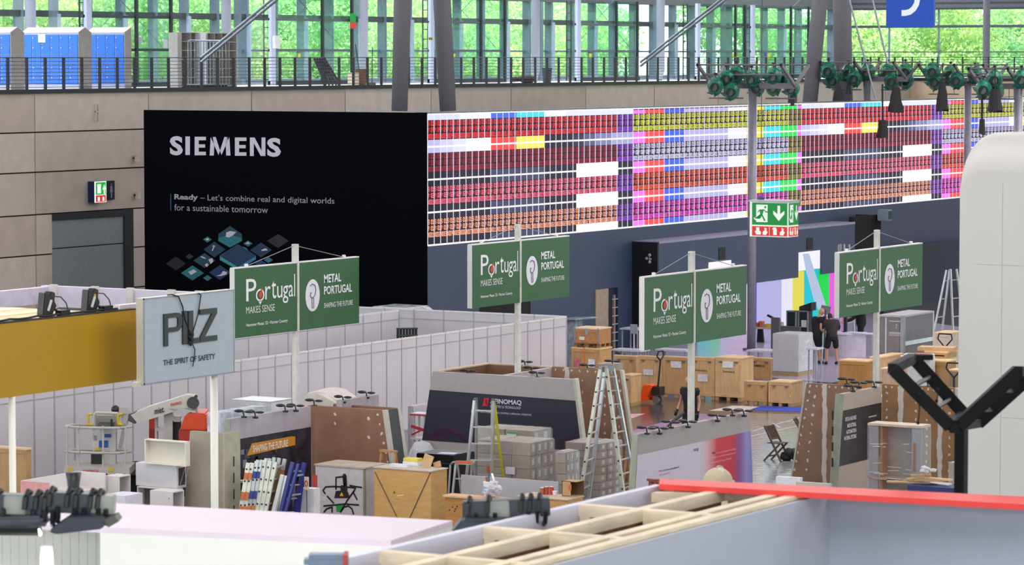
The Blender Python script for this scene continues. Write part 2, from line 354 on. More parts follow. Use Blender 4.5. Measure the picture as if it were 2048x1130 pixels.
def leafmat(h):
    m = bpy.data.materials.new('leaf_' + h); m.use_nodes = True; nt = m.node_tree; nt.nodes.clear(); c = lin(h)
    o = nt.nodes.new('ShaderNodeOutputMaterial'); d = nt.nodes.new('ShaderNodeBsdfDiffuse'); t = nt.nodes.new('ShaderNodeBsdfTranslucent'); x = nt.nodes.new('ShaderNodeMixShader')
    tx = nt.nodes.new('ShaderNodeTexCoord'); n = nt.nodes.new('ShaderNodeTexNoise'); n.inputs['Scale'].default_value = .9; r = nt.nodes.new('ShaderNodeValToRGB')
    r.color_ramp.elements[0].position = .35; r.color_ramp.elements[1].position = .65
    r.color_ramp.elements[0].color = [c[0] * .6, c[1] * .75, c[2] * .8, 1]; r.color_ramp.elements[1].color = [min(1, c[0] * 1.25), min(1, c[1] * 1.1), c[2], 1]
    L = nt.links.new; L(tx.outputs['Object'], n.inputs[0]); L(n.outputs[0], r.inputs[0]); L(r.outputs[0], d.inputs[0]); L(r.outputs[0], t.inputs[0])
    x.inputs[0].default_value = .4; L(d.outputs[0], x.inputs[1]); L(t.outputs[0], x.inputs[2]); L(x.outputs[0], o.inputs[0]); return m
crowns = []
for s, h in ((1, 'cdf0b4'), (2, 'bcebbe'), (3, 'ddf4b4')):
    me = leaf_mesh(s); me.materials.append(leafmat(h)); crowns.append(me)
tm = bpy.data.meshes.new('trunk'); bb = bmesh.new(); bmesh.ops.create_cone(bb, cap_ends=True, segments=8, radius1=.22, radius2=.1, depth=9, matrix=Matrix.Translation((0, 0, 4.5))); bb.to_mesh(tm); bb.free(); tm.materials.append(M('7d7a6e', rough=.9))
tl = ['lime green leafy tree beyond the glass facade', 'cool green leafy tree beyond the glass facade', 'yellow green leafy tree beyond the glass facade']
for i in range(34):
    j = random.randrange(3); x = XF - 12 + i * 3.1 + random.uniform(-.8, .8); y = YF2 + 15 + (i % 3) * 5.5
    t = thing('leafy_tree', 'leafy tree beyond the wide paned end facade', 'tree', (x, y, 0), 'trees beyond the end facade')
    c = bpy.data.objects.new('crown', crowns[j]); scene.collection.objects.link(c); c.parent = t; c.location = (0, 0, random.uniform(6.8, 9.4)); c.rotation_euler.z = random.uniform(0, 6); c.scale = (1.35,) * 3
    k_ = bpy.data.objects.new('trunk', tm); scene.collection.objects.link(k_); k_.parent = t
for row, (tx_, st) in enumerate(((-101, 5.6), (-109, 6.4), (-121, 8.0))):
    y = 84 + row * 3
    while y < 180 + row * 12:
        j = random.randrange(3); x = tx_ + random.uniform(-2, 2)
        t = thing('leafy_tree', tl[j], 'tree', (x, y, 0), 'trees beyond the glass facade')
        c = bpy.data.objects.new('crown', crowns[j]); scene.collection.objects.link(c); c.parent = t; c.location = (0, 0, random.uniform(6.4, 9.6) + row * 1.2); c.rotation_euler.z = random.uniform(0, 6); c.scale = (1.25,) * 3
        k_ = bpy.data.objects.new('trunk', tm); scene.collection.objects.link(k_); k_.parent = t
        y += st * random.uniform(.8, 1.2)
# ---------------------------------------------------------------- navy stand with the LED wall
ZLB, ZLT = onX(856, 491, XL).z, onX(856, 228, XL).z
XE = onY(288, 221, YL).x
st = thing('display_stand', 'large navy exhibition stand with slogan wall and long lit screen', 'exhibition stand', ((XE + XL) / 2, YL, 0))
nav = M('23283c', rough=.38, var=.06, scale=.8); nav2 = M('36435f', rough=.42, var=.05, scale=.6)
B().box(XE, XL, YL - .02, YL, 0, ZLT + .04).done('slogan_wall', M('020309', rough=.75, var=.1, scale=.6, spec=.05), st); B().box(XE, XL - .4, YL, YL + .3, 0, ZLT).done('carcass', M('05060c', rough=.5, spec=.15), st)
YEND = YL + 54
yi0, yi1, ziT = onX(1190, 580, XL).y, onX(1237, 580, XL).y, onX(1190, 580, XL).z
B().box(XL - .4, XL - .12, YL, YL + 12.9, 0, ZLT).done('carcass', nav, st)
yq = YL; 
segs = [(YL, yi0, 0), (yi1, YEND, 0), (yi0, yi1, ziT)]
for a, b, z in segs: B().box(XL - .12, XL - .02, a, b, z, ZLB).done('lower_wall', nav2, st)
B().box(XL - .4, XL - .12, YL + 12.9, YEND, ziT, ZLT).done('carcass', nav, st)
B().box(XL - .42, XL + .01, YL, YEND, ZLT, ZLT + .05).done('top_cap', M('4a4a50', rough=.5), st)
# dark doorway with a plywood door leaf and hinge batten
B().box(XL - .119, XL + .02, yi0 + .02, yi0 + .55 * (yi1 - yi0), 0, ziT).done('door_leaf', M('a08d7c', rough=.7), st)
sc = B().box(XL - .02, XL, YL + .0, YEND, ZLB, ZLT).done('screen', M('080a12', rough=.3, var=0), st)
PER = 35; CW = 13.36 / 35; RH = (ZLT - ZLB) / 4; NC = 140
EM = {}
def emq(col, y0, y1, z0, z1, off=.004, es=1.0): EM.setdefault((col, es), []).append((y0, y1, z0, z1, off))
def stripe(sec, boundary):
    A = sec % 2 == 0
    if A:
        if boundary == 0: return [(0, 5, 'd4d6f8'), (5, 10, 'e6e8fc'), (10, 14.25, '3f6bea'), (14.25, 19, '46d6e4'), (19, 22.7, 'ffffff'), (22.7, 35, 'dcdff8')]
        if boundary == 1: return [(0, 2, 'b9b8ea'), (2, 4, 'c9c9f1'), (4, 6, 'dad9f6'), (6, 8, 'eceafc'), (8, 10, 'ffffff'), (10, 14.25, 'f8483c'), (14.25, 19, 'fbe35a'), (19, 24, '141a2a'), (24, 26, '2c3248'), (26, 28, '565a80'), (28, 31, '7d7fae'), (31, 35, 'a3a4d2')]
        r = [(0, 10, '121a2a'), (10, 19, '3a4460'), (19, 24.6, '141c2e'), (32, 35, '171d30'), (24.6, 32.2, 'ffffff')]
        return r
    return [(0, 2.35, 'f678f2'), (2.35, 6.1, 'f84a4a'), (6.1, 9.9, '3a62e8'), (9.9, 18.9, 'b0aedd'), (18.9, 22.8, 'e6e4fa'), (22.8, 26.5, 'efdc3c'), (26.5, 30.3, '2fd6e2'), (30.3, 34.1, '12dc50'), (34.1, 35, 'e670ea')]
TC = {0: ['f3323e', '98203a', 'f4607e', 'f6a07c'], 1: ['d0d832', 'cfcdf2', 'f6603c', 'f048cc']}
FONT = {'S': '11100111', 'P': 0}
G5 = {'S': ('111', '100', '111', '001', '111'), 'P': ('110', '101', '110', '100', '100'), ':': ('000', '010', '000', '010', '000'), '#': ('101', '111', '101', '111', '101')}
for d_, rws in zip('0123456789', ('111 101 101 101 111', '010 110 010 010 111', '111 001 111 100 111', '111 001 111 001 111', '101 101 111 001 001', '111 100 111 001 111', '111 100 111 101 111', '111 001 001 001 001', '111 101 111 101 111', '111 101 111 001 111')): G5[d_] = tuple(rws.split())
for sec in range(4):
    ys_ = YL + sec * PER * CW
    for bd in range(5):
        zc = ZLT - bd * RH; hi = .21 * RH; lo = .19 * RH
        z1 = zc if bd == 0 else zc + hi; z0 = zc if bd == 4 else zc - lo
        for a, b_, col in stripe(sec, bd):
            whit = col == 'ffffff' and bd >= 2
            if sec % 2 and bd == 0: emq('4a1430', ys_ + a * CW, ys_ + b_ * CW, zc - .06, zc); z1 = zc - .06
            emq(col, ys_ + a * CW, ys_ + b_ * CW, z0 - (.02 if whit else 0), z1 + (.03 if whit and bd else 0), .012 if whit else .004, 1.4 if col == 'ffffff' else (1.15 if col < '80' or col > 'a' else 1.0))
    for c in range(PER):
        y = ys_ + c * CW
        for r_ in range(4):
            z = ZLT - r_ * RH - .19 * RH; last3 = c >= 32
            col = TC[sec % 2][r_]
            if last3: col = '8c46cc' if sec % 2 == 0 else '968a2a'
            dim = {'98203a': '250a14', '8c46cc': '1c0d38', '968a2a': '201c0a'}.get(col, '1c0e14' if sec % 2 == 0 else '141018')
            emq(dim, y, y + CW, ZLT - (r_ + 1) * RH + .21 * RH, z, .002)
            for li, tx_ in enumerate(('S:0%d' % (1), 'P:0%d' % ((sec % 2) * 5 + 4 - r_), '#0%02d' % (c % 32 + 1))):
                zt_ = z - .022 * RH - li * .197 * RH; ph = .152 * RH / 5; pw = (CW - .055) / 15.6
                for gi, ch in enumerate(tx_):
                    g = G5[ch]
                    for cx in range(3):
                        run = 0
                        for ry in range(6):
                            on = ry < 5 and g[ry][cx] == '1'
                            if on: run += 1
                            elif run:
                                yy = y + .04 + (gi * 4 + cx) * pw; emq(col, yy, yy + pw * 1.02, zt_ - ry * ph, zt_ - (ry - run) * ph, .006, 1.25); run = 0
    for c in range(PER):
        y = ys_ + c * CW; emq('f0e4fb', y - .02, y + .02, ZLB, ZLT, .009, 1.1)
for r_ in range(5):
    z = ZLT - r_ * RH; emq('ffffff', YL, YEND - .6, z - .027, z + .027, .010, 1.15)
for (col, es), qs in EM.items():
    me = bpy.data.meshes.new('screen_image'); vs_, fs = [], []
    for y0_, y1_, z0_, z1_, off in qs:
        i = len(vs_); x = XL + off; vs_ += [(x, y0_, z0_), (x, y1_, z0_), (x, y1_, z1_), (x, y0_, z1_)]; fs.append((i, i + 1, i + 2, i + 3))
    me.from_pydata(vs_, [], fs); me.materials.append(M(col, emit=es, sample=False)); link('screen_image', me, st)['kind'] = 'stuff'
# soft light the lit screen throws into the hall (the screen's own light)
sl = bpy.data.lights.new('screen_light', 'AREA'); sl.shape = 'RECTANGLE'; sl.size = 52; sl.size_y = 4.0; sl.energy = 420; sl.color = (1, .62, .8)
so = bpy.data.objects.new('screen_light', sl); scene.collection.objects.link(so); so.location = (XL + .05, (YL + YEND) / 2, (ZLB + ZLT) / 2); so.rotation_euler = (0, R(-90), 0); so.rotation_euler = (R(90), 0, R(90))
# slogan lettering
lt = M('c6c1cc', rough=.6, var=0)
def block(pl, c, u0, u1, vt, vb, polys, m, par):
    f = onX if pl == 'X' else onY
    for q in polys: puv(pl, c, [(u0 + (u1 - u0) * a, vb + (vt - vb) * z) for a, z in q], m, par, name='letter', off=.006)
Eg = [[(0, 0), (.36, 0), (.36, 1), (0, 1)], [(.36, 0), (1, 0), (1, .19), (.36, .19)], [(.36, .41), (.93, .41), (.93, .59), (.36, .59)], [(.36, .81), (1, .81), (1, 1), (.36, 1)]]
tuv('S', 'Y', YL - .02, 340, 310.5, 272, 366, lt, st, bold=.04); tuv('S', 'Y', YL - .02, 534.5, 313.5, 275.5, 562, lt, st, bold=.04)
block('Y', YL - .02, 371, 380, 273, 310, [[(0, 0), (1, 0), (1, 1), (0, 1)]], lt, st)
block('Y', YL - .02, 389.5, 412, 273.5, 310.5, Eg, lt, st); block('Y', YL - .02, 470, 493, 275, 311.5, Eg, lt, st)
block('Y', YL - .02, 419.5, 461, 274, 311, [[(.05, 1), (.24, 1), (.20, 0), (0, 0)], [(.76, 1), (.95, 1), (1, 0), (.80, 0)], [(.05, 1), (.29, 1), (.57, .02), (.43, .02)], [(.71, 1), (.95, 1), (.57, .02), (.43, .02)]], lt, st)
block('Y', YL - .02, 500, 531, 275, 312, [[(0, 0), (.25, 0), (.25, 1), (0, 1)], [(.75, 0), (1, 0), (1, 1), (.75, 1)], [(.25, 1), (.30, 1), (.75, .28), (.75, 0), (.70, 0), (.25, .70)]], lt, st)
lt2 = M('9a98a4', rough=.6, var=0)
tuv('Ready', 'Y', YL - .02, 349, 402, 388, 396, lt2, st, bold=.03); tuv('– Let’s combine real and digital worlds', 'Y', YL - .02, 401, 404, 389, 669, lt2, st)
tuv('for a sustainable tomorrow', 'Y', YL - .02, 349, 421, 408, 536, lt2, st)
puv('Y', YL - .02, [(341, 388), (342.2, 388), (342.2, 421), (341, 421)], M('1f6f8c', var=0), st)
def dia(cx, cy, rx, ry, col, off=.004): puv('Y', YL - .02, [(cx - rx, cy), (cx, cy - ry), (cx + rx, cy), (cx, cy + ry)], M(col, rough=.5, var=.15, scale=2), st, off=off)
puv('Y', YL - .02, [(437, 468), (460, 452), (484, 468), (484, 480), (460, 495), (437, 480)], M('123c52', rough=.5), st, off=.004)
puv('Y', YL - .02, [(437, 476), (460, 470), (484, 476), (484, 482), (460, 495), (437, 482)], M('1a6c74', rough=.5), st, off=.008)
puv('Y', YL - .02, [(440, 512), (476, 534), (476, 540), (440, 520)], M('2a8a8a', rough=.5), st, off=.008); puv('Y', YL - .02, [(476, 534), (512, 512), (512, 519), (476, 540)], M('1f6f96', rough=.5), st, off=.008)
dia(476, 511, 37, 23, '0c2f52', .010)
for cx, cy, rx, ry, col in ((415, 479, 9, 6, '1c6a70'), (496, 487, 9, 6, '1c6a70'), (537, 520, 9, 6, '1c6a70'), (415, 556, 9, 6, '1c6a70'), (379, 513, 8, 6, '0b2a34'), (429, 499, 22, 16, '0d2a4a'), (522, 500, 22, 15, '0d2a4a'),
        (409, 521, 22, 15, '12404e'), (385, 546, 23, 15, '1a6a72'), (440, 545, 22, 15, '0c2c5a'), (556, 482, 22, 14, '12101e'), (352, 527, 20, 14, '100c18'), (521, 527, 12, 8, '0c2c5a')): dia(cx, cy, rx, ry, col)
def ring(cx, cy, ro, ri, col):
    b = B(); n = 20; A = [];
    for i in range(n):
        t = 2 * math.pi * i / n; A.append((onY(cx + ro * math.cos(t), cy + ro * .75 * math.sin(t), YL - .02), onY(cx + ri * math.cos(t), cy + ri * .75 * math.sin(t), YL - .03)))
    for i in range(n):
        a, c = A[i], A[(i + 1) % n]; b.bm.faces.new([b.bm.verts.new(p) for p in (a[0], c[0], c[1], a[1])])
    b.done('print', M(col, rough=.5), st)
ring(483, 504, 14, 8, '1f7a9c'); ring(468, 515, 13.5, 8, '1f6a6c')
wg = M('b9b6c0', rough=.6, var=0)
for pts in ([(452, 473), (453, 465), (461, 462), (473, 464), (466, 471), (458, 475)], [(424, 501), (428, 491), (430, 492), (426, 502)], [(423, 493), (428, 490), (432, 494), (428, 492)], [(433, 552), (443, 548), (446, 542), (455, 544), (453, 549), (443, 552)],
        [(523, 500), (530, 497), (533, 497), (536, 501), (531, 501), (524, 502)], [(417, 519), (425, 516), (427, 523), (422, 528)], [(410, 530), (414, 526), (418, 530), (414, 534)], [(377, 544), (388, 539), (394, 543), (383, 550)], [(403, 512), (412, 516), (411, 518), (402, 514)],
        [(491, 487), (496, 484), (501, 487), (496, 488)], [(411, 478), (416, 476), (419, 479), (415, 481)]): puv('Y', YL - .02, pts, wg, st, off=.014)
# projecting booth with opening
YB = onX(1265, 487, XL).y; PJ = onY(1315, 485, YB).x; ZB = onY(1315, 485, YB).z
yb1 = onX(1710, 441, PJ).y
bo = thing('projecting_booth', 'navy box booth projecting below the lit screen with bright stage panels', 'exhibition booth', ((XL + PJ) / 2, YB, 0))
B().box(XL + .001, PJ, YB, YB + .1, 0, ZB).done('side_wall', M('0b0c16', rough=.4), bo)
B().box(XL + .001, PJ + .01, YB + .1, yb1, ZB - .05, ZB + .03).done('top_edge', M('8c90a8', rough=.5), bo)
ya, yb_ = onX(1395, 560, PJ).y, onX(1690, 560, PJ).y; zl = onX(1511, 566, PJ).z
yw0, yw1 = onX(1597, 505, PJ).y, onX(1644, 502, PJ).y; zw = onX(1597, 505, PJ).z
fm = M('3a4662', rough=.45, var=.05, scale=.7)
B().box(PJ - .08, PJ, YB + .1, ya, 0, ZB - .05).done('front_wall', fm, bo)
B().box(PJ - .08, PJ, yb_, yb1, 0, ZB - .05).done('front_wall', fm, bo)
B().box(PJ - .08, PJ, ya, yw0, zl, ZB - .05).done('front_wall', fm, bo)
B().box(PJ - .08, PJ, yw0, yw1, zw, ZB - .05).done('front_wall', fm, bo)
B().box(PJ - .08, PJ, yw1, yb_, zl, ZB - .05).done('front_wall', fm, bo)
for (ua, ub, va, vb) in ((1437, 1450, 495, 518), (1613, 1625, 476, 498)):
    p, q = onX(ua, va, PJ), onX(ub, vb, PJ); B().box(PJ - .01, PJ + .02, p.y, q.y, q.z, p.z).done('niche', M('14100e'), bo)
p, q = onX(1417, 525, PJ), onX(1460, 534, PJ)
B().box(PJ, PJ + .05, p.y, q.y, q.z, p.z).done('light_panel', M('fbf7ff', emit=1.0), bo)
xs = PJ - .2
def stg(ua, ub, col, es=1.0, zt_=None, z0=.0): a, b_ = onX(ua, 600, xs).y, onX(ub, 600, xs).y; B().box(xs - .03, xs, a, b_, z0, zt_ or zl + .2).done('led_panel', M(col, emit=es), bo)
for ua, ub, col in ((1395, 1420, '35d0d8'), (1420, 1440, '4fe09a'), (1440, 1470, 'd8c4f4'), (1470, 1509, 'e9c8f2'), (1509, 1513, '2530e0'), (1513, 1563, 'b6b4e6'), (1563, 1585, 'ebe8fa'), (1585, 1608, 'e8dc52'), (1608, 1636, '18c6dc'), (1636, 1658, '12dc50'), (1658, 1692, 'ea62e0')): stg(ua, ub, col, .95)
stg(1597, 1645, 'f4f2ff', 1.0, ZB - .1, zl + .21)
B().slab([onX(u, v, xs + .03) for u, v in ((1606, 508), (1618, 507), (1630, 545), (1652, 610), (1664, 650), (1648, 640), (1628, 600), (1612, 540))], (-.01, 0, 0)).done('light_curve_image', M('c4d4f4', emit=.8), bo)
# black curtain, small speaker, dark lower panels to the right
cu = B(); 
for i in range(14):
    y = yb1 + .05 + i * (onX(1768, 440, PJ).y - yb1 - .1) / 14; cu.cyl((PJ - .15, y, 0), (PJ - .15, y, onX(1715, 434, PJ).z), .13, 8)
tag(cu.done('stage_curtain', M('0a0a0d', rough=.9), smooth=True), 'black pleated stage curtain beside the grey mast', 'curtain')
ys_ = onX(1766, 440, PJ + .3).y
sk = thing('wall_speaker', 'small grey loudspeaker box above the black curtain', 'loudspeaker', (PJ + .3, ys_, onX(1774, 440, PJ + .3).z))
z = onX(1774, 440, PJ + .3).z
B().box(PJ + .05, PJ + .5, ys_, ys_ + .42, z - .02, z + .42).done('cabinet', M('7c8896', rough=.5), sk, bevel=.02)
B().box(PJ + .5, PJ + .52, ys_ + .06, ys_ + .36, z + .04, z + .36).done('grille', M('25343c'), sk); B().box(XL + .02, PJ + .05, ys_ + .18, ys_ + .24, z + .1, z + .2).done('bracket', dk, sk)
pa, pb = onX(1845, 489, XL + .6), onX(1925, 489, XL + .6)
tbox('dark_partition', 'dark teal partition behind the aluminium step ladder at right', 'partition', XL + .5, XL + .6, onX(1768, 490, XL + .6).y, onX(1960, 489, XL + .6).y, 0, pa.z, M('1b2d42', rough=.4, var=.15, scale=.7))
B().box(XL - .03, XL - .01, onX(960, 610, XL).y, onX(1062, 610, XL).y, 0, onX(960, 597, XL).z).done('dark_opening', M('06070b', rough=.8), st)
# paper notices and tags on the glass lobbies
def gtag(u0, v0, u1, v1, col, lab, nm='paper_notice'): a, c = onX(u0, v0, XS + .03), onX(u1, v1, XS + .03); tbox(nm, lab, 'notice', XS + .001, XS + .015, a.y, c.y, c.z, a.z, M(col, rough=.6))
gtag(278, 74, 285, 87, 'b8b4c4', 'grey paper notice on the first glass lobby, left one'); gtag(328, 79, 336, 96, 'd4d4e4', 'white notice with small prints beside the dark mullion of the first glass lobby')
for u, nn in ((597, 'second'), (906, 'third'), (1179, 'fourth'), (1466, 'fifth'), (1536, 'sixth')): gtag(u, 107, u + 5, 116, 'e2e02c', 'small yellow tag on the glass of the %s lobby' % nn, 'yellow_tag')
gtag(1530, 105, 1534, 113, '2454b0', 'small blue tag beside the yellow tag of the sixth lobby', 'blue_tag')
hz = thing('hazard_tape', 'short yellow and black hazard tape on the lavender post near the tilted columns', 'tape', onX(860, 77, XS + .16)); a, c = onX(857, 75, XS + .16), onX(866, 80, XS + .16)
for i in range(5): y_ = a.y + (c.y - a.y) * i / 5; B().box(XS + .141, XS + .15, y_, y_ + (c.y - a.y) / 5, c.z, a.z).done('stripe', M('d8b020' if i % 2 == 0 else '18181a', rough=.5), hz)
# wall fittings left
xs_ = XG + .02
ex = thing('wall_exit_sign', 'lit green and red exit sign beside restroom pictograms on the beige wall', 'sign', onX(185, 403, XG))
y0_, y1_, za, zb_ = onX(175, 380, XG).y, onX(198, 380, XG).y, onX(175, 405, XG).z, onX(175, 363, XG).z
y2_ = onX(224, 380, XG).y
B().box(XG + .02, XG + .3, y0_, y1_, za, zb_).done('lit_case', M('1a1f5c', rough=.4), ex)
B().box(XG + .3, XG + .32, y0_, y1_, za, zb_).done('frame', M('eaf6ea', emit=1.2), ex)
B().box(XG + .32, XG + .335, y0_ + .05, y1_ - .05, za + (zb_ - za) * .37, zb_ - .03).done('green_panel', M('10b038', emit=1.0), ex)
B().box(XG + .32, XG + .335, y0_ + .05, y1_ - .05, za + .02, za + (zb_ - za) * .34).done('red_panel', M('e2302e', emit=1.0), ex)
wh = M('f4fff4', emit=1.0)
B().box(XG + .335, XG + .345, y0_ + .12, y0_ + .12 + (y1_ - y0_) * .3, za + (zb_ - za) * .43, zb_ - .09).done('door_pictogram', wh, ex)
yc = y1_ - .22 * (y1_ - y0_); zc = zb_ - .05
B().slab([(XG + .336, yc - .1, zc - .25), (XG + .336, yc, zc - .06), (XG + .336, yc + .1, zc - .25), (XG + .336, yc + .03, zc - .22), (XG + .336, yc + .03, zc - .4), (XG + .336, yc - .03, zc - .4), (XG + .336, yc - .03, zc - .22)], (.01, 0, 0)).done('arrow_pictogram', wh, ex)
for t in (.3, .7): B().box(XG + .335, XG + .345, y0_ + (y1_ - y0_) * t - .05, y0_ + (y1_ - y0_) * t + .05, za + .05, za + .19).done('fire_pictogram', wh, ex)
B().box(XG + .02, XG + .12, y1_, y2_, za + .06, zb_ - .01).done('restroom_board', M('0d0f26', rough=.4), ex)
for t, sk_ in ((.28, 0), (.72, 1)):
    yy = y1_ + (y2_ - y1_) * t; zz = za + .12; b = B()
    b.ball((XG + .13, yy, zz + .47), .012, .035, .04, 1); b.slab([(XG + .122, yy - .06 - .02 * sk_, zz + .2), (XG + .122, yy - .05, zz + .42), (XG + .122, yy + .05, zz + .42), (XG + .122, yy + .06 + .02 * sk_, zz + .2)], (.01, 0, 0)); b.box(XG + .122, XG + .132, yy - .035, yy + .035, zz, zz + .22)
    b.done('person_pictogram', M('8c8a94', rough=.6), ex)
for u, v, lab in ((267, 316, 'small cream wall lamp fixed higher on the beige wall, left of the navy slogan'), (269, 390, 'small cream wall lamp fixed above the grey sliding door')):
    p = onX(u, v, XG); t = thing('wall_lamp', lab, 'lamp', (XG, p.y, p.z - .12)); B().box(XG, XG + .1, p.y - .05, p.y + .05, p.z - .03, p.z + .03).done('bracket', dk, t); B().box(XG + .1, XG + .22, p.y - .07, p.y + .07, p.z - .12, p.z + .12).done('shade', M('d8ccb8', rough=.5), t)
p = onX(190, 222, XG); t = thing('wall_bracket', 'slim steel bracket with two uprights high on the beige wall', 'bracket', (XG, p.y, p.z - .3))
for dy in (-.04, .1): B().box(XG, XG + .08, p.y + dy, p.y + dy + .03, p.z - .35, p.z + .25).done('upright', M('d8ccc4'), t)
B().box(XG + .02, XG + .06, p.y - .04, p.y + .13, p.z - .05, p.z).done('crossbar', M('d8ccc4'), t)
# ---------------------------------------------------------------- lockers and gallery items
XLk = XG - 1.0
def lockers(uend, ncol, label, wdoor, half=False, sticker=None):
    """bank along X, blue doors facing -Y, its end gable at x = XLk"""
    ye = onX(uend, 120, XLk).y; dep = .72 if not half else .38; wtot = wdoor * ncol + .08; zt_ = onX(uend, 64, XLk).z; zb0 = ZG
    t = thing('locker_bank', label, 'lockers', (XLk - wtot / 2, ye + dep / 2, ZG), 'blue lockers on the gallery')
    wm = M('d3d4de', rough=.4, var=.02); bl = M('3b83ea', rough=.38, var=.04)
    B().box(XLk - wtot, XLk - .02, ye + .02, ye + dep, ZG, zt_).done('carcass', wm, t)
    pk = ye + dep / (2 if not half else 1)
    B().slab([(XLk, ye, ZG), (XLk, ye + dep, ZG), (XLk, ye + dep, zt_ - .02 if not half else zt_ + .16), (XLk, pk, zt_ + .17), (XLk, ye, zt_)], (-.02, 0, 0)).done('end_panel', M('a39d98', rough=.5), t)
    B().slab([(XLk - .01, ye - .01, zt_ - .02), (XLk - .01, pk, zt_ + .17), (XLk - .01, ye + dep + .001, zt_ - .02 if not half else zt_ + .15)], (-wtot, 0, 0)).done('sloping_roof', wm, t)
    dh = (zt_ - .06 - (ZG + .18)) / 5; dm = None
    for c in range(ncol):
        for r_ in range(5):
            x1 = XLk - .05 - c * wdoor; z0 = ZG + .16 + r_ * dh
            d = B().box(x1 - wdoor + .04, x1, ye - .01, ye + .02, z0 + .008, z0 + dh - .008).done('door', bl, t)
            B().box(x1 - wdoor + .07, x1 - wdoor + .12, ye - .035, ye - .01, z0 + dh * .62, z0 + dh * .72).done('lock', wm, d)
    if sticker: xx = XLk - .05 - sticker * wdoor; B().box(xx - .1, xx + .22, ye - .02, ye - .011, zt_ - .36, zt_ - .06).done('sticker', M('eef2f8'), t)
lockers(22, 3, 'blue locker bank cut off by the left picture edge', .42)
lockers(158, 6, 'middle bank of blue lockers with a white sticker on a top door', .41, sticker=4)
lockers(250, 4, 'rightmost and shortest bank of blue lockers', .41, half=True)
# open shelf unit
def shelf_unit(u0, u1, vt, ncol, nrow, label, X):
    a, b_ = onX(u0, vt, X), onX(u1, vt, X); t = thing('shelf_unit', label, 'shelf', (X, a.y, ZG), 'open shelf units on the gallery'); cm_ = M('b4b0aa', rough=.6); zt_ = a.z
    B().box(X - .42, X - .4, a.y, b_.y, ZG, zt_).done('back_panel', M('9a948c'), t)
    for i in range(ncol + 1): y = a.y + (b_.y - a.y) * i / ncol; B().box(X - .4, X, y - .012, y + .012, ZG, zt_).done('side_panel', cm_, t)
    for i in range(nrow + 1): z = ZG + .05 + (zt_ - ZG - .05) * i / nrow; B().box(X - .4, X - .005, a.y, b_.y, z - .015, z + .01).done('shelf', cm_, t)
shelf_unit(363, 400, 65, 2, 6, 'grey open shelf unit, left of the white pillar panel', XG - 1.5)
shelf_unit(415, 473, 66, 4, 6, 'grey open shelf unit, right of the white pillar panel', XG - 1.5)
a, b_ = onX(401, 64, XG - 1.45), onX(414, 64, XG - 1.45); tbox('pillar_board', 'narrow bright white panel between the two grey shelf units', 'panel', XG - 1.7, XG - 1.5, a.y, b_.y, ZG, a.z, M('f2f4fa', rough=.4, var=.01))
a, b_ = onX(355, 65, XG - 1.5), onX(362.5, 65, XG - 1.5); tbox('upright_board', 'plain grey upright panel at the left end of the shelf units', 'panel', XG - 1.9, XG - 1.5, a.y, b_.y, ZG, a.z, M('b4b0aa'))
# folded coat racks (row of steel frames with castors)
cr = thing('coat_rack', 'nested steel garment racks with black castors behind the railing', 'rack', (XG - .8, onX(415, 150, XG - .8).y, ZG), None); sm = M('9ba3b4', rough=.3, metal=.7)
for i in range(9):
    y = onX(385, 150, XG - .8).y + i * .2; zt_ = ZG + 1.72; b = B()
    b.tube([(XG - 1.0, y, ZG + .12), (XG - 1.0, y, zt_), (XG - .45, y, zt_), (XG - .45, y, ZG + .12)], .014, 6); b.cyl((XG - 1.05, y, ZG + .12), (XG - .4, y, ZG + .12), .016, 6); b.done('frame', sm, cr)
    for x in (XG - 1.0, XG - .45): B().cyl((x, y - .02, ZG + .05), (x, y + .02, ZG + .05), .05, 8).done('castor', M('101012'), cr)
B().cyl((XG - .7, onX(380, 150, XG - .7).y, ZG + 1.72), (XG - .7, onX(447, 150, XG - .7).y, ZG + 1.72), .03, 8).done('hanging_rail', sm, cr)
# stairs side truss / leaning bars, brooms, bins
lb_ = thing('leaning_bars', 'bundle of black slanted steel bars behind the railing', 'steel bars', onX(650, 168, XG - 1))
for i in range(5): p, q = onX(628 + i * 5, 116, XG - 1), onX(652 + i * 7, 173, XG - 1); q.z = ZG + .04; B().bar(p, q, .05, .09).done('bar', M('2a2b30'), lb_)
for i in range(4): p = onX(636 + i * 4, 128 + i * 12, XG - 1.05); q = onX(648 + i * 6, 122 + i * 12, XG - 1.05); B().bar(p, q, .03, .05).done('crosspiece', M('2a2b30'), lb_)
def broom(u0, v0, u1, v1, D, label):
    p, q = onX(u0, v0, XG - D), onX(u1, v1, XG - D); q.z = ZG + .08; t = thing('broom', label, 'broom', (q.x, q.y, ZG)); B().cyl(p, q, .018, 6).done('handle', M('2c2420'), t); B().box(q.x - .15, q.x + .15, q.y - .05, q.y + .05, ZG, ZG + .1).done('brush', M('4a4440'), t)
broom(711, 89, 722, 165, 1.2, 'dark broom leaning above the brown bin'); broom(745, 95, 744, 168, 1.6, 'upright broom standing right of the brown bin')
def bin_(u, v, D, r, h, label, col, cat='bin'):
    p = onX(u, v, XG - D); t = thing('waste_bin', label, cat, (p.x, p.y, ZG)); B().cyl((p.x, p.y, ZG), (p.x, p.y, ZG + h), r * .8, 16, r).done('body', M(col), t); B().cyl((p.x, p.y, ZG + h), (p.x, p.y, ZG + h + .03), r * 1.08, 16).done('rim', M(col), t)
bin_(722, 168, 1.2, .24, .62, 'brown bin on the gallery with a broom in it', '6b4b3a')
tbox('cardboard_box', 'narrow cream carton beside the brown bin on the gallery', 'box', *[f for f in (lambda p: (p.x - .15, p.x + .15, p.y - .15, p.y + .2))(onX(706, 168, XG - 1.2))], ZG, ZG + .5, M('d8c8b0'))
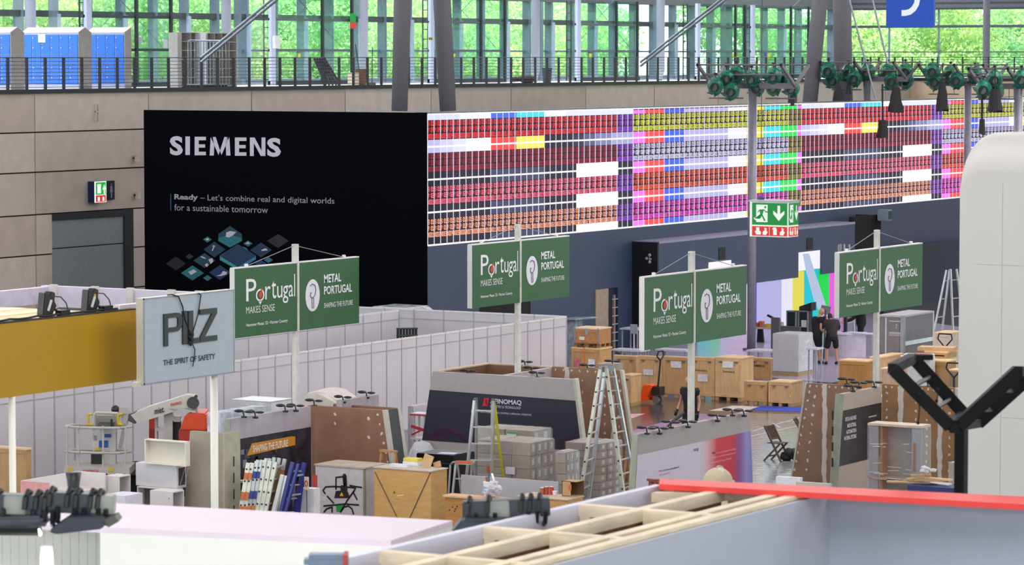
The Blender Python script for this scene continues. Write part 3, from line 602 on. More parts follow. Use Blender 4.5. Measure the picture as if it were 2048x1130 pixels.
bin_(1094, 162, 1.0, .22, .62, 'dark green bin beside the pale round column on the gallery', '3a4a46')
p = onX(1053, 165, XG - 1.0); b = B()
for i in range(8): b.ball((p.x + random.uniform(-.3, .3), p.y + random.uniform(-.5, .5), ZG + .1 + random.uniform(0, .12)), .22, .3, .13, 2, .3)
tag(b.done('tool_bag', M('3a3034', rough=.8)), 'low dark bag with red tools on the gallery floor', 'bag')
tbox('electric_box', 'white wall box on the lavender post of the second glass lobby', 'box', XS + .15, XS + .3, onX(538, 85, XS).y, onX(548, 85, XS).y, onX(540, 97, XS).z, onX(540, 71, XS).z, M('e4e2e4', rough=.5))
ub_ = thing('exit_sign_hanging', 'green and red exit sign hanging inside the glass, second lobby', 'sign', onX(700, 57, XS + .2)); p = onX(700, 57, XS + .2)
B().box(p.x, p.x + .06, p.y, p.y + .35, p.z, p.z + .25).done('red_panel', M('e2503e', emit=.8), ub_); B().box(p.x, p.x + .06, p.y, p.y + .35, p.z + .26, p.z + .62).done('green_panel', M('20b04a', emit=.8), ub_); B().box(p.x - .3, p.x, p.y + .1, p.y + .2, p.z + .3, p.z + .36).done('bracket', dk, ub_)
# ---------------------------------------------------------------- Portugal signs
gr = M('23582f', rough=.5, var=.03, scale=2); wt = M('d9d6d6', rough=.5, var=.02); whp = M('dedbe2', rough=.6, var=0); wtx = M('e6e4e8', rough=.6, var=0)
def portugal(up, D, u0, vt0, vb0, u1, label):
    """double panel sign on a slim post; the panels lie in a plane x = const"""
    P = atD(up, 300, D); X = P.x; a = onX(u0, vt0, X); zb_ = onX(u0, vb0, X).z; b_ = onX(u1, vt0, X); yp = P.y; zt_ = a.z
    t = thing('pavilion_sign', label, 'sign', (X - .1, yp, 0), 'green double signs on white posts')
    dpt = .12
    B().box(X - dpt, X, a.y, yp - .03, zb_, zt_).done('panel', gr, t); B().box(X - dpt, X, yp + .05, b_.y, zb_, zt_).done('panel', gr, t)
    B().box(X - dpt, X - .0, a.y - .012, a.y, zb_, zt_).done('white_edge', wt, t)
    B().box(X - dpt, X + .004, a.y, b_.y, zt_, zt_ + .025).done('top_edge', wt, t)
    ztop = zt_ + {594: .42, 1040: .40, 1389: .44, 1760: .44}[up] 
    B().box(X - .115, X - .005, yp - .06, yp + .06, 0, zb_).box(X - .115, X - .005, yp - .06, yp + .06, zt_ + .02, ztop).box(X - .12, X + .02, yp - .02, yp + .04, zb_, zt_ + .03).done('post', M('cfccc6', rough=.5), t)
    for yy in (a.y + .55, b_.y - .5):
        B().cyl((X - .08, yp, ztop - .03), (X - .08, yy, zt_ + .03), .008, 5).done('stay_wire', M('8a8a8a'), t); B().box(X - .11, X - .05, yy - .03, yy + .03, zt_ + .02, zt_ + .08).done('clamp', wt, t)
    W1 = yp - a.y; W2 = b_.y - yp; h = zt_ - zb_; y = a.y; z = zb_
    def tx(s, fy, fz, fw, fh, w0=y, W=W1, **k): return text(s, (X, w0 + fy * W, z + fz * h), (0, 1, 0), fw * W, fh * h, k.pop('m', wtx), t, **k)
    k = dict(name='lettering')
    tx('P', .175, .515, .16, .32); tx('r', .475, .515, .085, .19); tx('t', .575, .515, .075, .26); tx('u', .665, .515, .085, .175); tx('g', .755, .43, .09, .255); tx('a', .85, .515, .075, .175); tx('l', .94, .515, .015, .33)
    # ring shaped o with red drop
    b = B(); n = 18; cy, cz = y + .395 * W1, z + .585 * h
    for i in range(n):
        t0, t1 = 2 * math.pi * i / n, 2 * math.pi * (i + 1) / n; q = []
        for tt, rr in ((t0, 1), (t1, 1), (t1, .72), (t0, .72)): q.append(b.bm.verts.new((X + .006, cy + math.cos(tt) * rr * .068 * W1, cz + math.sin(tt) * rr * .092 * h)))
        b.bm.faces.new(q)
    b.bm.faces.new([b.bm.verts.new((X + .006, cy + dy * W1, cz + dz * h)) for dy, dz in ((-.03, -.08), (.03, -.08), (0, -.14))]); b.done('ring_emblem', wtx, t)
    B().slab([(X + .007, cy - .03 * W1, cz + .0 * h), (X + .007, cy, cz - .05 * h), (X + .007, cy + .035 * W1, cz), (X + .007, cy + .03 * W1, cz + .12 * h), (X + .007, cy, cz + .05 * h)], (.003, 0, 0)).done('red_drop', M('c8402e', var=0), t)
    tx('MAKES SENSE', .175, .335, .45, .10, bold=-.004)
    tx('Hannover Messe ’22 • Partner Country', .175, .135, .66, .06, bold=.01)
    b = B(); q = []; cy, cz = yp + .235 * W2, z + .50 * h
    b.bm.faces.new([b.bm.verts.new((X + .006, cy + math.cos(2 * math.pi * i / 24) * .115 * W2, cz + math.sin(2 * math.pi * i / 24) * .24 * h)) for i in range(24)]); b.done('round_emblem', whp, t)
    pts = [V((X + .012, cy + .0 * W2, cz + .10 * h))]
    pts = [V((X + .012, cy + dy * W2, cz + dz * h)) for dy, dz in ((-.045, .14), (-.01, .17), (.035, .15), (.05, .08), (.035, 0), (0, -.04), (-.035, -.02), (-.035, .04), (-.015, .04))]
    B().tube(pts, .009, 5).tube([V((X + .012, cy - .015 * W2, cz - .04 * h)), V((X + .012, cy - .01 * W2, cz - .19 * h)), V((X + .012, cy + .015 * W2, cz - .19 * h)), V((X + .012, cy + .015 * W2, cz - .04 * h))], .007, 5).done('emblem_drawing', M('5a5068', var=0), t)
    def t2(s, fy, fz, fw, fh, **k): return text(s, (X, yp + fy * W2, z + fz * h), (0, 1, 0), fw * W2, fh * h, wtx, t, **k)
    t2('METAL', .42, .665, .28, .125, bold=.02); t2('PORTUGAL', .42, .49, .46, .125, bold=.02); t2('SHAPING THE FUTURE', .42, .29, .47, .075, bold=-.002)
    return t
portugal(594, 74, 469, 538, 677, 718, 'green double sign in front of the navy slogan wall, beside the white lettered box')
portugal(1040, 79, 944, 491, 617, 1139, 'green double sign below the red part of the lit screen')
portugal(1389, 71, 1289, 556, 701, 1493, 'green double sign left of the lamp mast, in front of the crate row')
portugal(1760, 78, 1679, 507, 636, 1845, 'rightmost green double sign, above the grey cabinet')
# ---------------------------------------------------------------- white partition walls
pw = M('c9c3c9', rough=.45, var=.03, scale=.8); pf = M('aeaab4', rough=.4, metal=.2)
Pc = onZ(1132, 632, 2.5); XP, YP = Pc.x, Pc.y
def partition(label, axis, c, a0, a1, z1, step=.74, flip=1, group=None):
    t = thing('partition_wall', label, 'partition', (c, (a0 + a1) / 2, 0) if axis == 'X' else ((a0 + a1) / 2, c, 0)); n = max(1, round((a1 - a0) / step)); s = (a1 - a0) / n; p0 = q0 = None
    def bx(u0, u1, d0, d1, z0, z1_, nm, m): return B().box(c + d0, c + d1, u0, u1, z0, z1_).done(nm, m, t) if axis == 'X' else B().box(u0, u1, c + d0, c + d1, z0, z1_).done(nm, m, t)
    mv = V((0, s, 0)) if axis == 'X' else V((s, 0, 0))
    for i in range(n):
        if p0 is None: p0 = bx(a0 + .02, a0 + s - .02, -.012, .012, .04, z1 - .05, 'panel', pw); q0 = bx(a0 - .02, a0 + .02, -.025, .025, 0, z1, 'post', pf)
        else: copy_mesh(p0, 'panel', p0.location + mv * i, t); copy_mesh(q0, 'post', q0.location + mv * i, t)
    copy_mesh(q0, 'post', q0.location + mv * n, t)
    bx(a0, a1, -.022, .022, z1 - .05, z1, 'top_rail', wt); bx(a0, a1, -.02, .02, z1 - .30, z1 - .27, 'rail', pf); bx(a0, a1, -.022, .022, 0, .04, 'bottom_rail', pf)
yl0 = onX(-60, 780, XP).y
partition('long white panel partition running from the left edge to the crates', 'X', XP, yl0, YP, 2.5)
xb = onY(430, 610, YP).x
partition('rear white panel partition closing the booth at the back', 'Y', YP + .05, xb, XP - .05, 2.5, 1.0)
Xi = onX(800, 600, XP - 5.5)
partition('inner white panel partition with a low shelf inside the booth', 'X', XP - 5.5, YP - 12, YP - .4, 2.5, 1.0)
# rack and wrapped bundle inside
p = onZ(815, 662, 2.2)
rk = thing('drying_rack', 'small dark wire rack showing above the white partition', 'rack', (p.x, p.y, 0)); b = B()
for i in range(7): b.box(p.x - .05, p.x + .02, p.y - .5 + i * .16, p.y - .47 + i * .16, 0, 2.32 - .01 * i)
b.done('uprights', M('2a2c28', metal=.4), rk)
for z in (1.9, 2.1, 2.3): B().cyl((p.x, p.y - .5, z), (p.x, p.y + .52, z - .06), .025, 6).done('crossbar', M('3a3c38', metal=.4), rk)
foil = M('c7ccd6', rough=.18, var=.25, scale=5, bump=.8)
p = atD(818, 622, 101.5); p.y = YP + .8; p.z = onY(818, 622, p.y).z; p.x = onY(818, 622, p.y).x; b = B(); b.slab([(p.x - 1.4, p.y - .4, p.z - .05), (p.x - 1.4 + .3, p.y - .3, p.z + .12), (p.x + .1, p.y - .3, p.z + .12), (p.x + .45, p.y - .4, p.z - .05)], (0, 1.2, 0)).box(p.x - 1.35, p.x + .4, p.y - .4, p.y + .8, 0, p.z - .05)
tag(b.done('wrapped_bundle', foil, bevel=.02), 'foil wrapped white bundle behind the rear partition', 'bundle')
x0, x1, y0, y1, z0, z1 = box3(1124, 1150, 1166, 641, 104); b = B().box(x0, x1, y0, y1, 0, z1); b.slab([(x0, y0 - .15, z1), (x1 + .1, y0 - .15, z1 + .02), (x1 + .5, y1 + .2, z1 + .05), (x0, y1 + .2, z1)], (0, 0, .05))
tag(b.done('wrapped_cabinet', M('8f97a4', rough=.2, var=.25, scale=4, bump=.8), bevel=.02), 'tall cabinet in crinkled clear wrap beside the partition end', 'cabinet')
# ---------------------------------------------------------------- crates
ply = ['c9a070', 'c49a6a', 'bf9464', 'd0aa7c', 'caa274']
def crate(label, u0, u1, u2, vt, D, zb=0, col='c9a070', feet=True, lab=None, txt=None, zt=None, group=None, lid=.035, clips=True, name='wooden_crate', top='dcb98e', kind='woodv'):
    x0, x1, y0, y1, z0, z1 = box3(u0, u1, u2, vt, D, zb, zt); f = .1 if feet else 0; m = M(col, rough=.65, var=.10, scale=2.2, kind=kind)
    t = thing(name, label, 'crate', ((x0 + x1) / 2, (y0 + y1) / 2, zb), group)
    B().box(x0, x1, y0, y1, zb + f, z1 - lid).done('body', m, t)
    B().box(x0 - .015, x1 + .015, y0 - .015, y1 + .015, z1 - lid, z1).done('lid', M(top, rough=.7, var=.08, scale=3), t)
    B().box(x0 - .01, x0 + .05, y0 - .012, y0, zb + f, z1 - lid).box(x1 - .05, x1 + .01, y0 - .012, y0, zb + f, z1 - lid).box(x0 + .051, x1 - .051, y0 - .011, y0, z1 - lid - .08, z1 - lid).box(x0 + .051, x1 - .051, y0 - .011, y0, zb + f, zb + f + .08).done('batten', M(col, rough=.7, var=.14, scale=4), t)
    if feet:
        for fx in (x0, (x0 + x1) / 2 - .05, x1 - .1): B().box(fx, fx + .1, y0, y1, zb, zb + f).done('skid', M('b08a5c', rough=.8), t)
    if clips:
        for fx in (x0 + .12, x1 - .2): B().box(fx, fx + .09, y0 - .04, y0 - .012, z1 - .16, z1 - .12).done('latch', M('7c7c74', rough=.4, metal=.6), t)
    for (fx, fz, fw, fh, c) in (lab or []): B().box(x0 + fx * (x1 - x0), x0 + (fx + fw) * (x1 - x0), y0 - .018, y0 - .0125, zb + fz * (z1 - zb), zb + (fz + fh) * (z1 - zb)).done('label_sheet', M(c, rough=.6, var=.12, scale=12), t)
    for (s, fx, fz, fw, fh) in (txt or []): text(s, (x0 + fx * (x1 - x0), y0 - .012, zb + fz * (z1 - zb)), (1, 0, 0), fw * (x1 - x0), fh * (z1 - zb), M('2c2620', var=0), t, bold=.006, off=.008)
    global crate_bb; crate_bb = (x0, x1, y0, y1, zb, z1)
    return t, (x0, x1, y0, y1, zb, z1)
Dr = lambda u: 98.0 - (u - 1330) * .0085
crate('wooden crate at the left end of the crate row, behind the ladder top', 1229, 1272, 1276, 712, Dr(1250) + .4, group=None, col=ply[1])
crate('wooden crate with a paper sheet behind the orange pallet jack', 1277, 1323, 1326, 713, Dr(1300), lab=[(.22, .52, .42, .14, 'd8d4da')], col=ply[0])
crate('third crate of the tall row, white sheet near its top', 1327.5, 1377, 1380, 714, Dr(1353), lab=[(.3, .72, .42, .16, 'd8d4da')], col=ply[2])
crate('tall crate directly behind the white sign post with dark stencilled word', 1381.5, 1429, 1431, 715, Dr(1407), lab=[(.3, .42, .42, .17, 'd8d4da')], txt=[('Siemens', .2, .66, .5, .05)], col=ply[0])
crate('tall crate with a white sheet above a stencilled word', 1431.5, 1482, 1507, 716, Dr(1458), lab=[(.28, .76, .42, .15, 'e0dce2')], txt=[('Siemens', .28, .65, .48, .05)], col=ply[3])
crate('far crate stencilled in capitals next to the wrapped white block', 1500, 1542, 1544, 716, 102.5, txt=[('SIEMENS', .1, .62, .62, .09)], col='b98a58')
crate('low crate in front of the wrapped block, left one of the two', 1489, 1534, 1537, 763, 95.8, col=ply[2])
crate('low crate in front of the wrapped block with yellow black stickers', 1538, 1583, 1605, 764, 95.3, col=ply[0], lab=[(.92, .4, .07, .1, 'e8c830')])
crate('small crate with two paper labels left of the pallet jack', 1243, 1262, 1282, 750, 95.5, col=ply[4], lab=[(.2, .35, .5, .22, 'd8d4da')])
t_, bb_ = crate('crate with red sheet and orange strap below a pallet', 1144, 1199, 1223, 697, 92.5, col='b98e5c', clips=False, lab=[(.1, .72, .2, .12, 'c8687a'), (.6, .72, .24, .12, 'dcdce0'), (.52, .36, .24, .28, '9a1c38')])
x0, x1, y0, y1, _, zc = bb_
B().box(x0 + .43 * (x1 - x0), x0 + .47 * (x1 - x0), y0 - .02, y0 - .013, .1, zc).done('strap', M('e07828'), t_)
pl_ = thing('pallet', 'wooden pallet between the two stacked crates', 'pallet', ((x0 + x1) / 2, (y0 + y1) / 2, zc)); 
for i in range(5): B().box(x0 + .05, x1, y0 + .02 + i * (y1 - y0) / 5, y0 + .02 + (i + .75) * (y1 - y0) / 5, zc + .115, zc + .14).done('deck_board', M('b48c5a', rough=.8), pl_)
for fx in (.05, .45, .87):
    B().box(x0 + fx * (x1 - x0), x0 + (fx + .12) * (x1 - x0), y0 + .02, y1 - .02, zc + .0, zc + .025).done('bottom_board', M('b48c5a', rough=.8), pl_)
    for fy in (.02, .42, .82): B().box(x0 + fx * (x1 - x0), x0 + (fx + .12) * (x1 - x0), y0 + fy * (y1 - y0) + .02, y0 + (fy + .14) * (y1 - y0), zc + .025, zc + .115).done('block', M('8a6844', rough=.8), pl_)
crate('orange brown crate with metal corners on top of a pallet', 1149, 1198, 1222, 657, 92.5, zb=zc + .14, feet=False, col='b07a48', clips=False, lab=[(.2, .18, .22, .22, 'dccfc0'), (.45, .5, .12, .45, '8f8f94'), (.0, .0, .05, 1, '7c8088'), (.95, .0, .05, 1, '7c8088')], top='d8c0a0')
# right hand crates
crate('dark golden plywood crate under the rightmost green sign, near the man in shorts', 1679, 1734, 1752, 722, 88.0, col='a8783e', clips=False, feet=False, top='d8b088')
crate('long pale plywood crate with stencilled marks left of the grey cabinet', 1740, 1762, 1806, 714, 91.5, col='d4aa80', clips=False, feet=False, top='e8c49a', txt=[])
crate('brown crate with red print behind the black lamp gantry', 1846, 1895, 1912, 722, 82, col='a88050', clips=False, feet=True, lab=[(.15, .82, .5, .05, 'a8584c')])
LCR = crate_bb
crate('upper pale crate stacked on the red printed crate', 1850, 1893, 1914, 704, 82.6, col='b48c5c', clips=False, feet=False, zb=LCR[5] + .002)
crate_bb4 = crate_bb
crate('crate with white slatted front below the aluminium step ladder at right', 1867, 1900, 1925, 666, 92, col='c4b8a8', clips=False, feet=False, top='dcb890')
crate('low grey crate with a blue handle at the white block', 1897, 1915, 1930, 740, 80, col='9a8468', clips=False)
crate('crate at the left picture edge beside the white pole', -20, 52, 62, 897, 68, col='a88458', clips=False, lab=[(.68, .45, .2, .05, '5c7068')], top='cdb090')
b = B(); p = V(((crate_bb4[0] + crate_bb4[1]) / 2 - .1, (crate_bb4[2] + crate_bb4[3]) / 2, crate_bb4[5]))
tag(b.obox((p.x, p.y, p.z + .047), .9, .5, .09, .2).done('flat_carton', M('c09a70', rough=.7)), 'flat brown carton lid lying on the stacked crates', 'box')
# boxes on floor near red/white carton
t_, bb_ = crate('white and red printed carton under the right green sign', 1762, 1800, 1848, 738, 84, col='c8a890', clips=False, feet=False, name='printed_carton', top='e0c8b0', lab=[(.1, .6, .8, .2, 'b83830')])
# grey cabinet
x0, x1, y0, y1, z0, z1 = box3(1758, 1807, 1867, 632, 93); gc = M('6d6a70', rough=.5, var=.05); cb = thing('grey_cabinet', 'large grey metal cabinet with white edge trim and printed door label', 'cabinet', ((x0 + x1) / 2, (y0 + y1) / 2, 0))
B().box(x0, x1, y0, y1, .05, z1).done('body', gc, cb); B().box(x0 - .01, x1 + .01, y0 - .01, y1 + .01, z1 - .04, z1 + .01).done('top_panel', M('a9a8ac', rough=.5), cb)
B().box(x0 + .52 * (x1 - x0) - .5, x1 - .1, y0 - .03, y0, .1, z1 - .08).done('door', M('716a6c', rough=.55), cb)
B().box(x1 - .08, x1 + .015, y0 - .03, y0 + .12, .05, z1).done('corner_post', M('8b8b92', rough=.5), cb); B().box(x0 + .28 * (x1 - x0), x0 + .34 * (x1 - x0), y0 - .045, y0 - .01, .1, z1 - .06).done('edge_strip', M('b4b4bb'), cb)
B().box(x1, x1 + .02, y0 + .1, y1, z1 * .70, z1 * .74).done('side_strip', M('d0dce2'), cb); B().box(x1 - .02, x1 + .02, y1 - .05, y1, .05, z1).done('rear_edge', M('c0c8cc'), cb); B().box(x0, x1, y0, y1, 0, .05).done('plinth', M('2c2c30'), cb)
text('7', (x0 + .7 * (x1 - x0), y0 - .03, z1 - .36), (1, 0, 0), .05, .12, M('c8c4c8', var=0), cb)
for k_, (wz, hz) in enumerate(((.14, .03), (.46, .03), (.50, .02), (.54, .02))): B().box(x0 + .44 * (x1 - x0), x0 + .9 * (x1 - x0), y0 - .034, y0 - .03, z1 - wz - hz, z1 - wz).done('print_line', M('a8a4a8', var=0), cb)
B().box(x1 - .12, x1 - .08, y0 - .06, y0 - .03, z1 * .45, z1 * .6).done('handle', M('a0a0a8', metal=.5), cb)
# wrapped white block
x0, x1, y0, y1, z0, z1 = box3(1545, 1597, 1626, 669, 104.5)
wb = thing('wrapped_block', 'tall white block in shiny clear wrap beside the man in shorts', 'wrapped block', ((x0 + x1) / 2, (y0 + y1) / 2, 0))
B().box(x0, x1, y0, y1, .12, z1).done('carton', M('d4d0d3', rough=.5, var=.04), wb, bevel=.02); B().box(x0 - .012, x1 + .012, y0 - .012, y1 + .012, .1, z1 + .012).done('clear_wrap', glass('wrap', (.97, .97, .98), .14, .15), wb, bevel=.03); B().box(x0, x1, y0, y1, 0, .12).done('pallet_base', M('a08660'), wb)
b = B(); rn = random.Random(3)
for i in range(40): yy = rn.uniform(y0, y1 - .25); zz = rn.uniform(.2, z1 - .25); b.bar((x1 + .016, yy, zz), (x1 + .016, yy + rn.uniform(.05, .22), zz + rn.uniform(-.08, .2)), .006, .005)
b.done('wrap_crease', M('eef2f8', rough=.2), wb)
# ---------------------------------------------------------------- pallet jack
p = onZ(1290, 808, 0); og = M('ee5a1c', rough=.4); pj = thing('pallet_jack', 'orange hand pallet jack with black handle in front of the crates', 'pallet jack', (p.x, p.y, 0))
px, py = p.x, p.y
for dy in (0, .36): B().box(px - 1.1, px + .05, py + dy, py + dy + .16, .08, .17).done('fork', og, pj)
B().slab([(px - .22, py + .02, .15), (px + .02, py + .02, .15), (px + .2, py + .02, .5), (px + .17, py + .02, .56), (px - .08, py + .02, .55)], (0, .48, 0)).done('pump_cover', og, pj, bevel=.02)
B().cyl((px + .3, py + .2, .35), (px + .34, py + .3, 1.25), .028, 8).done('handle_bar', M('141416'), pj); B().tube([V((px + .34, py + .3, 1.25)), V((px + .30, py + .16, 1.38)), V((px + .34, py + .18, 1.52)), V((px + .36, py + .42, 1.52)), V((px + .36, py + .44, 1.38)), V((px + .34, py + .3, 1.25))], .022, 6).done('grip_loop', M('101012'), pj)
B().box(px + .18, px + .42, py + .1, py + .42, .25, .5).done('pump', M('1c1c20', rough=.4), pj)
for dy in (.12, .34): B().cyl((px + .28, py + dy, .11), (px + .28, py + dy + .06, .11), .11, 16).done('steer_wheel', M('6c6a6c'), pj)
B().cyl((px - 1.0, py + .03, .05), (px - 1.0, py + .5, .05), .05, 12).done('fork_roller', M('3a3a3c'), pj)
for u, v, D, lab in ((1890, 678, 86, 'black loop handle of a pallet jack standing by the crates at right'), (1908, 737, 79, 'black loop handle of a second pallet jack at the white block edge')):
    p = atD(u, v, D); t = thing('pallet_jack', lab, 'pallet jack', (p.x, p.y, 0)); B().tube([V(p + o_) for o_ in (V((0, 0, -.22)), V((-.2, 0, .0)), V((-.17, 0, .13)), V((.17, 0, .13)), V((.2, 0, 0)), V((0, 0, -.22)))], .02, 6).done('grip_loop', M('101012'), t); B().cyl((p.x, p.y, .2), (p.x, p.y, p.z - .2), .025, 8).done('handle_bar', M('101012'), t); B().box(p.x - .2, p.x + .2, p.y - .1, p.y + .2, .05, .35).done('pump', M('c84a1a'), t)
    for dx in (-.3, .15): B().box(p.x + dx, p.x + dx + .15, p.y + .2, p.y + 1.1, .0, .08).done('fork', M('c84a1a'), t)
# ---------------------------------------------------------------- booths of the pavilion
tp = M('a9a3a6', rough=.6, var=.04, scale=1.5); brd = M('8c6a50', rough=.75, var=.1, scale=3); brd2 = M('957058', rough=.75, var=.12, scale=2); edg = M('b9b4a8', rough=.6); grn = M('8f9484', rough=.6); plast = M('cbc2bc', rough=.8, var=.05)
def trap(pts, ex, name, mat, t): return B().slab(pts, ex).done(name, mat, t)
def lampclip(u, v, D, label, parent=None):
    p = atD(u, v, D); t = thing('clip_spotlight', label, 'spotlight', (p.x, p.y, p.z - .06), 'low black clip spotlights on booth walls'); bk = M('131316', rough=.5)
    B().ball((p.x - .08, p.y, p.z + .04), .11, .09, .035, 2).done('lamp_head', bk, t, smooth=True); B().ball((p.x + .14, p.y + .03, p.z + .03), .10, .08, .028, 2).done('reflector', bk, t, smooth=True)
    B().tube([V((p.x + .03, p.y, p.z + .03)), V((p.x + .05, p.y, p.z - .07))], .015, 6).box(p.x, p.x + .1, p.y - .03, p.y + .03, p.z - .1, p.z - .06).done('clamp', bk, t)
# A: afinomaq booth
D_ = 79.0; P0 = onZ(865, 743, 2.55); YA = P0.y; Pr = onY(1146, 752, YA); zt_ = P0.z
A_ = thing('exhibition_booth', 'tapered grey booth with navy machine maker banner in the centre', 'exhibition booth', ((P0.x + Pr.x) / 2, YA, 0))
bl_, br_ = onY(846, 961, YA), onY(1163, 961, YA)
bl_ = V((P0.x - .45, YA, 0)); br_ = V((Pr.x + .36, YA, 0))
trap([(bl_.x, YA, 0), (br_.x, YA, 0), (Pr.x, YA, zt_), (P0.x, YA, zt_)], (0, .14, 0), 'front_wall', M('a8a0a0', rough=.6, var=.03), A_)
trap([(br_.x, YA - .01, 0), (br_.x + .07, YA - .01, 0), (Pr.x + .07, YA - .01, zt_ + .02), (Pr.x, YA - .01, zt_ + .02)], (0, .16, 0), 'edge_board', edg, A_)
def AY(f, z): k = (zt_ - z) / zt_; xa = P0.x - .45 * k; xb_ = Pr.x + .36 * k; return (xa + f * (xb_ - xa), YA - .004, z)
zu, zl_ = onY(900, 782, YA).z, onY(900, 884, YA).z
trap([AY(.0, zl_), AY(1, zl_), AY(1, zu - .05), AY(0, zu)], (0, -.004, 0), 'navy_banner', M('14142a', rough=.5, var=.15, scale=1), A_)
for s in range(9):
    f0 = .02 + s * .012; B().tube([V(AY(f0 + .26 * i / 10, zl_ + .06 + (.02 * s + .30) * math.sin(math.pi * min(1, i / 9)) ** 1.5 * (1 - s * .08))) + V((0, -.012, 0)) for i in range(11)], .006, 4).done('wave_print', M('5a1c4c', var=0), A_)
    B().tube([V(AY(.80 + .02 * s + .1 * i / 6 if .80 + .02 * s + .1 * i / 6 < .99 else .99, zl_ + .1 + s * .02 + .1 * math.sin(i))) + V((0, -.012, 0)) for i in range(5)], .005, 4).done('wave_print', M('5a1c3c', var=0), A_)
wA = M('d6d4de', rough=.6, var=0)
tuv('AFINOMAQ', 'Y', YA - .008, 981, 808, 797, 1043, wA, A_, bold=.02); tuv('INDUSTRY & TECHNOLOGY', 'Y', YA - .008, 981, 815, 810, 1042, wA, A_, bold=-.003); tuv('TURNKEY SOLUTIONS | FILLING | CAPPING | LABELLING | ROBOTICS', 'Y', YA - .008, 942, 825, 820.5, 1063, wA, A_)
for pts in ([(969, 796), (979, 796), (976, 812), (965, 812)],): puv('Y', YA - .008, pts, M('c41c30', var=0), A_, off=.01)
puv('Y', YA - .008, [(971.5, 799), (975, 799), (974, 803), (975.5, 806), (973, 810), (971, 804)], M('5a0c18', var=0), A_, off=.016)
# rear brown walls of that booth
yr_ = onX(968, 731, P0.x).y; xbk1 = onY(1101, 736, yr_).x
trap([(P0.x, YA + .14, zt_ - .02), (P0.x - .45, YA + .14, 0), (P0.x - .45, yr_, 0), (P0.x, yr_, zt_ - .02)], (.12, 0, 0), 'left_wall', brd, A_)
trap([(P0.x, yr_, 0), (xbk1, yr_, 0), (xbk1, yr_, zt_ - .02), (P0.x, yr_, zt_ - .02)], (0, .14, 0), 'rear_wall', brd, A_)
for x in (P0.x, ): B().bar((x + .06, YA + .1, zt_), (x + .06, yr_, zt_), .14, .03).done('top_batten', M('c8b090'), A_)
B().bar((P0.x, yr_ + .07, zt_), (xbk1, yr_ + .07, zt_), .14, .03).done('top_batten', M('c8b090'), A_)
XA2 = onY(1007, 748, YA).x; ya2 = onX(1103, 732, XA2).y
trap([(XA2, YA + .14, 0), (XA2, ya2, 0), (XA2, ya2, zt_), (XA2, YA + .14, zt_)], (-.12, 0, 0), 'inner_wall', M('a8a0a0', rough=.6), A_)
for u, v in ((932, 744), (1071, 748), (1060, 738), (1047, 726)): lampclip(u, v, (onY(u, v, YA + .07) if v > 740 else onX(u, v, XA2 - .06) if v > 730 else onY(u, v + 6, yr_ + .05)).dot(AX), 'black clip spotlight on the central grey booth walls, at %s' % {932: 'the left', 1071: 'the right', 1060: 'the right rear', 1047: 'the far post'}[u])
# its right-hand raw board wall with white plaster dabs
YB2 = ya2 + .01; q0, q1 = onY(1104, 733, YB2), onY(1240, 738, YB2)
RB = thing('raw_board_wall', 'brown raw board wall with white plaster dabs behind the tall ladder', 'wall panel', ((q0.x + q1.x) / 2, YB2, 0))
trap([(q0.x, YB2, 0), (q1.x + .42, YB2, 0), (q1.x, YB2, q0.z), (q0.x, YB2, q0.z)], (0, .1, 0), 'board', brd2, RB)
trap([(q1.x + .42, YB2 - .01, 0), (q1.x + .48, YB2 - .01, 0), (q1.x + .06, YB2 - .01, q0.z), (q1.x, YB2 - .01, q0.z)], (0, .12, 0), 'edge_board', edg, RB)
def dabs(t, plane, c, pts, seed=1, sgn=-1, m=plast):
    rn_ = random.Random(seed); b = B()
    for a, z in pts:
        h_ = rn_.uniform(.025, .05); w_ = rn_.uniform(.015, .038); an = rn_.uniform(-.7, .7); q = []
        for i in range(7):
            tt = 2 * math.pi * i / 7; r_ = rn_.uniform(.8, 1.1); da = math.cos(tt) * w_ * r_; dz = math.sin(tt) * h_ * r_; da, dz = da * math.cos(an) - dz * math.sin(an), da * math.sin(an) + dz * math.cos(an)
            q.append((a + da, c, z + dz) if plane == 'Y' else (c, a + da, z + dz))
        b.slab(q, (0, sgn * .006, 0) if plane == 'Y' else (sgn * .006, 0, 0))
    o = b.done('plaster_dab', m, t); o['kind'] = 'stuff'
def seam(t, plane, c, a, z0, z1, wd=.08, seed=2, sgn=-1):
    rn_ = random.Random(seed); n_ = 22; L_, R_ = [], []
    for i in range(n_ + 1):
        z = z0 + (z1 - z0) * i / n_; L_.append((a - wd / 2 - rn_.uniform(0, .04), z)); R_.append((a + wd / 2 + rn_.uniform(0, .04), z))
    b = B()
    for i in range(n_):
        q = [L_[i], R_[i], R_[i + 1], L_[i + 1]]; b.slab([(x, c, z) if plane == 'Y' else (c, x, z) for x, z in q], (0, sgn * .005, 0) if plane == 'Y' else (sgn * .005, 0, 0))
    b.done('plaster_seam', plast, t)
L = q1.x - q0.x; zz = q0.z
pts = [(q0.x + .1 + i * .22, zz - .07) for i in range(int(L / .22))] + [(q0.x + L * .45, zz - .3 - i * .27) for i in range(8)] + [(q0.x + L * .78, zz - .2 - i * .22) for i in range(10)] + [(q1.x - .1 + .16 * i / 2.4 * .24, zz - .15 - i * .24) for i in range(9)] + [(q1.x - .02 + .03 * i, zz - .25 - i * .24) for i in range(9)]
dabs(RB, 'Y', YB2, pts, 4); seam(RB, 'Y', YB2, q0.x + .37 * L * .6, .0, zz, .07); seam(RB, 'Y', YB2, q0.x + L * .9, 0, zz - .6, .05, 5)
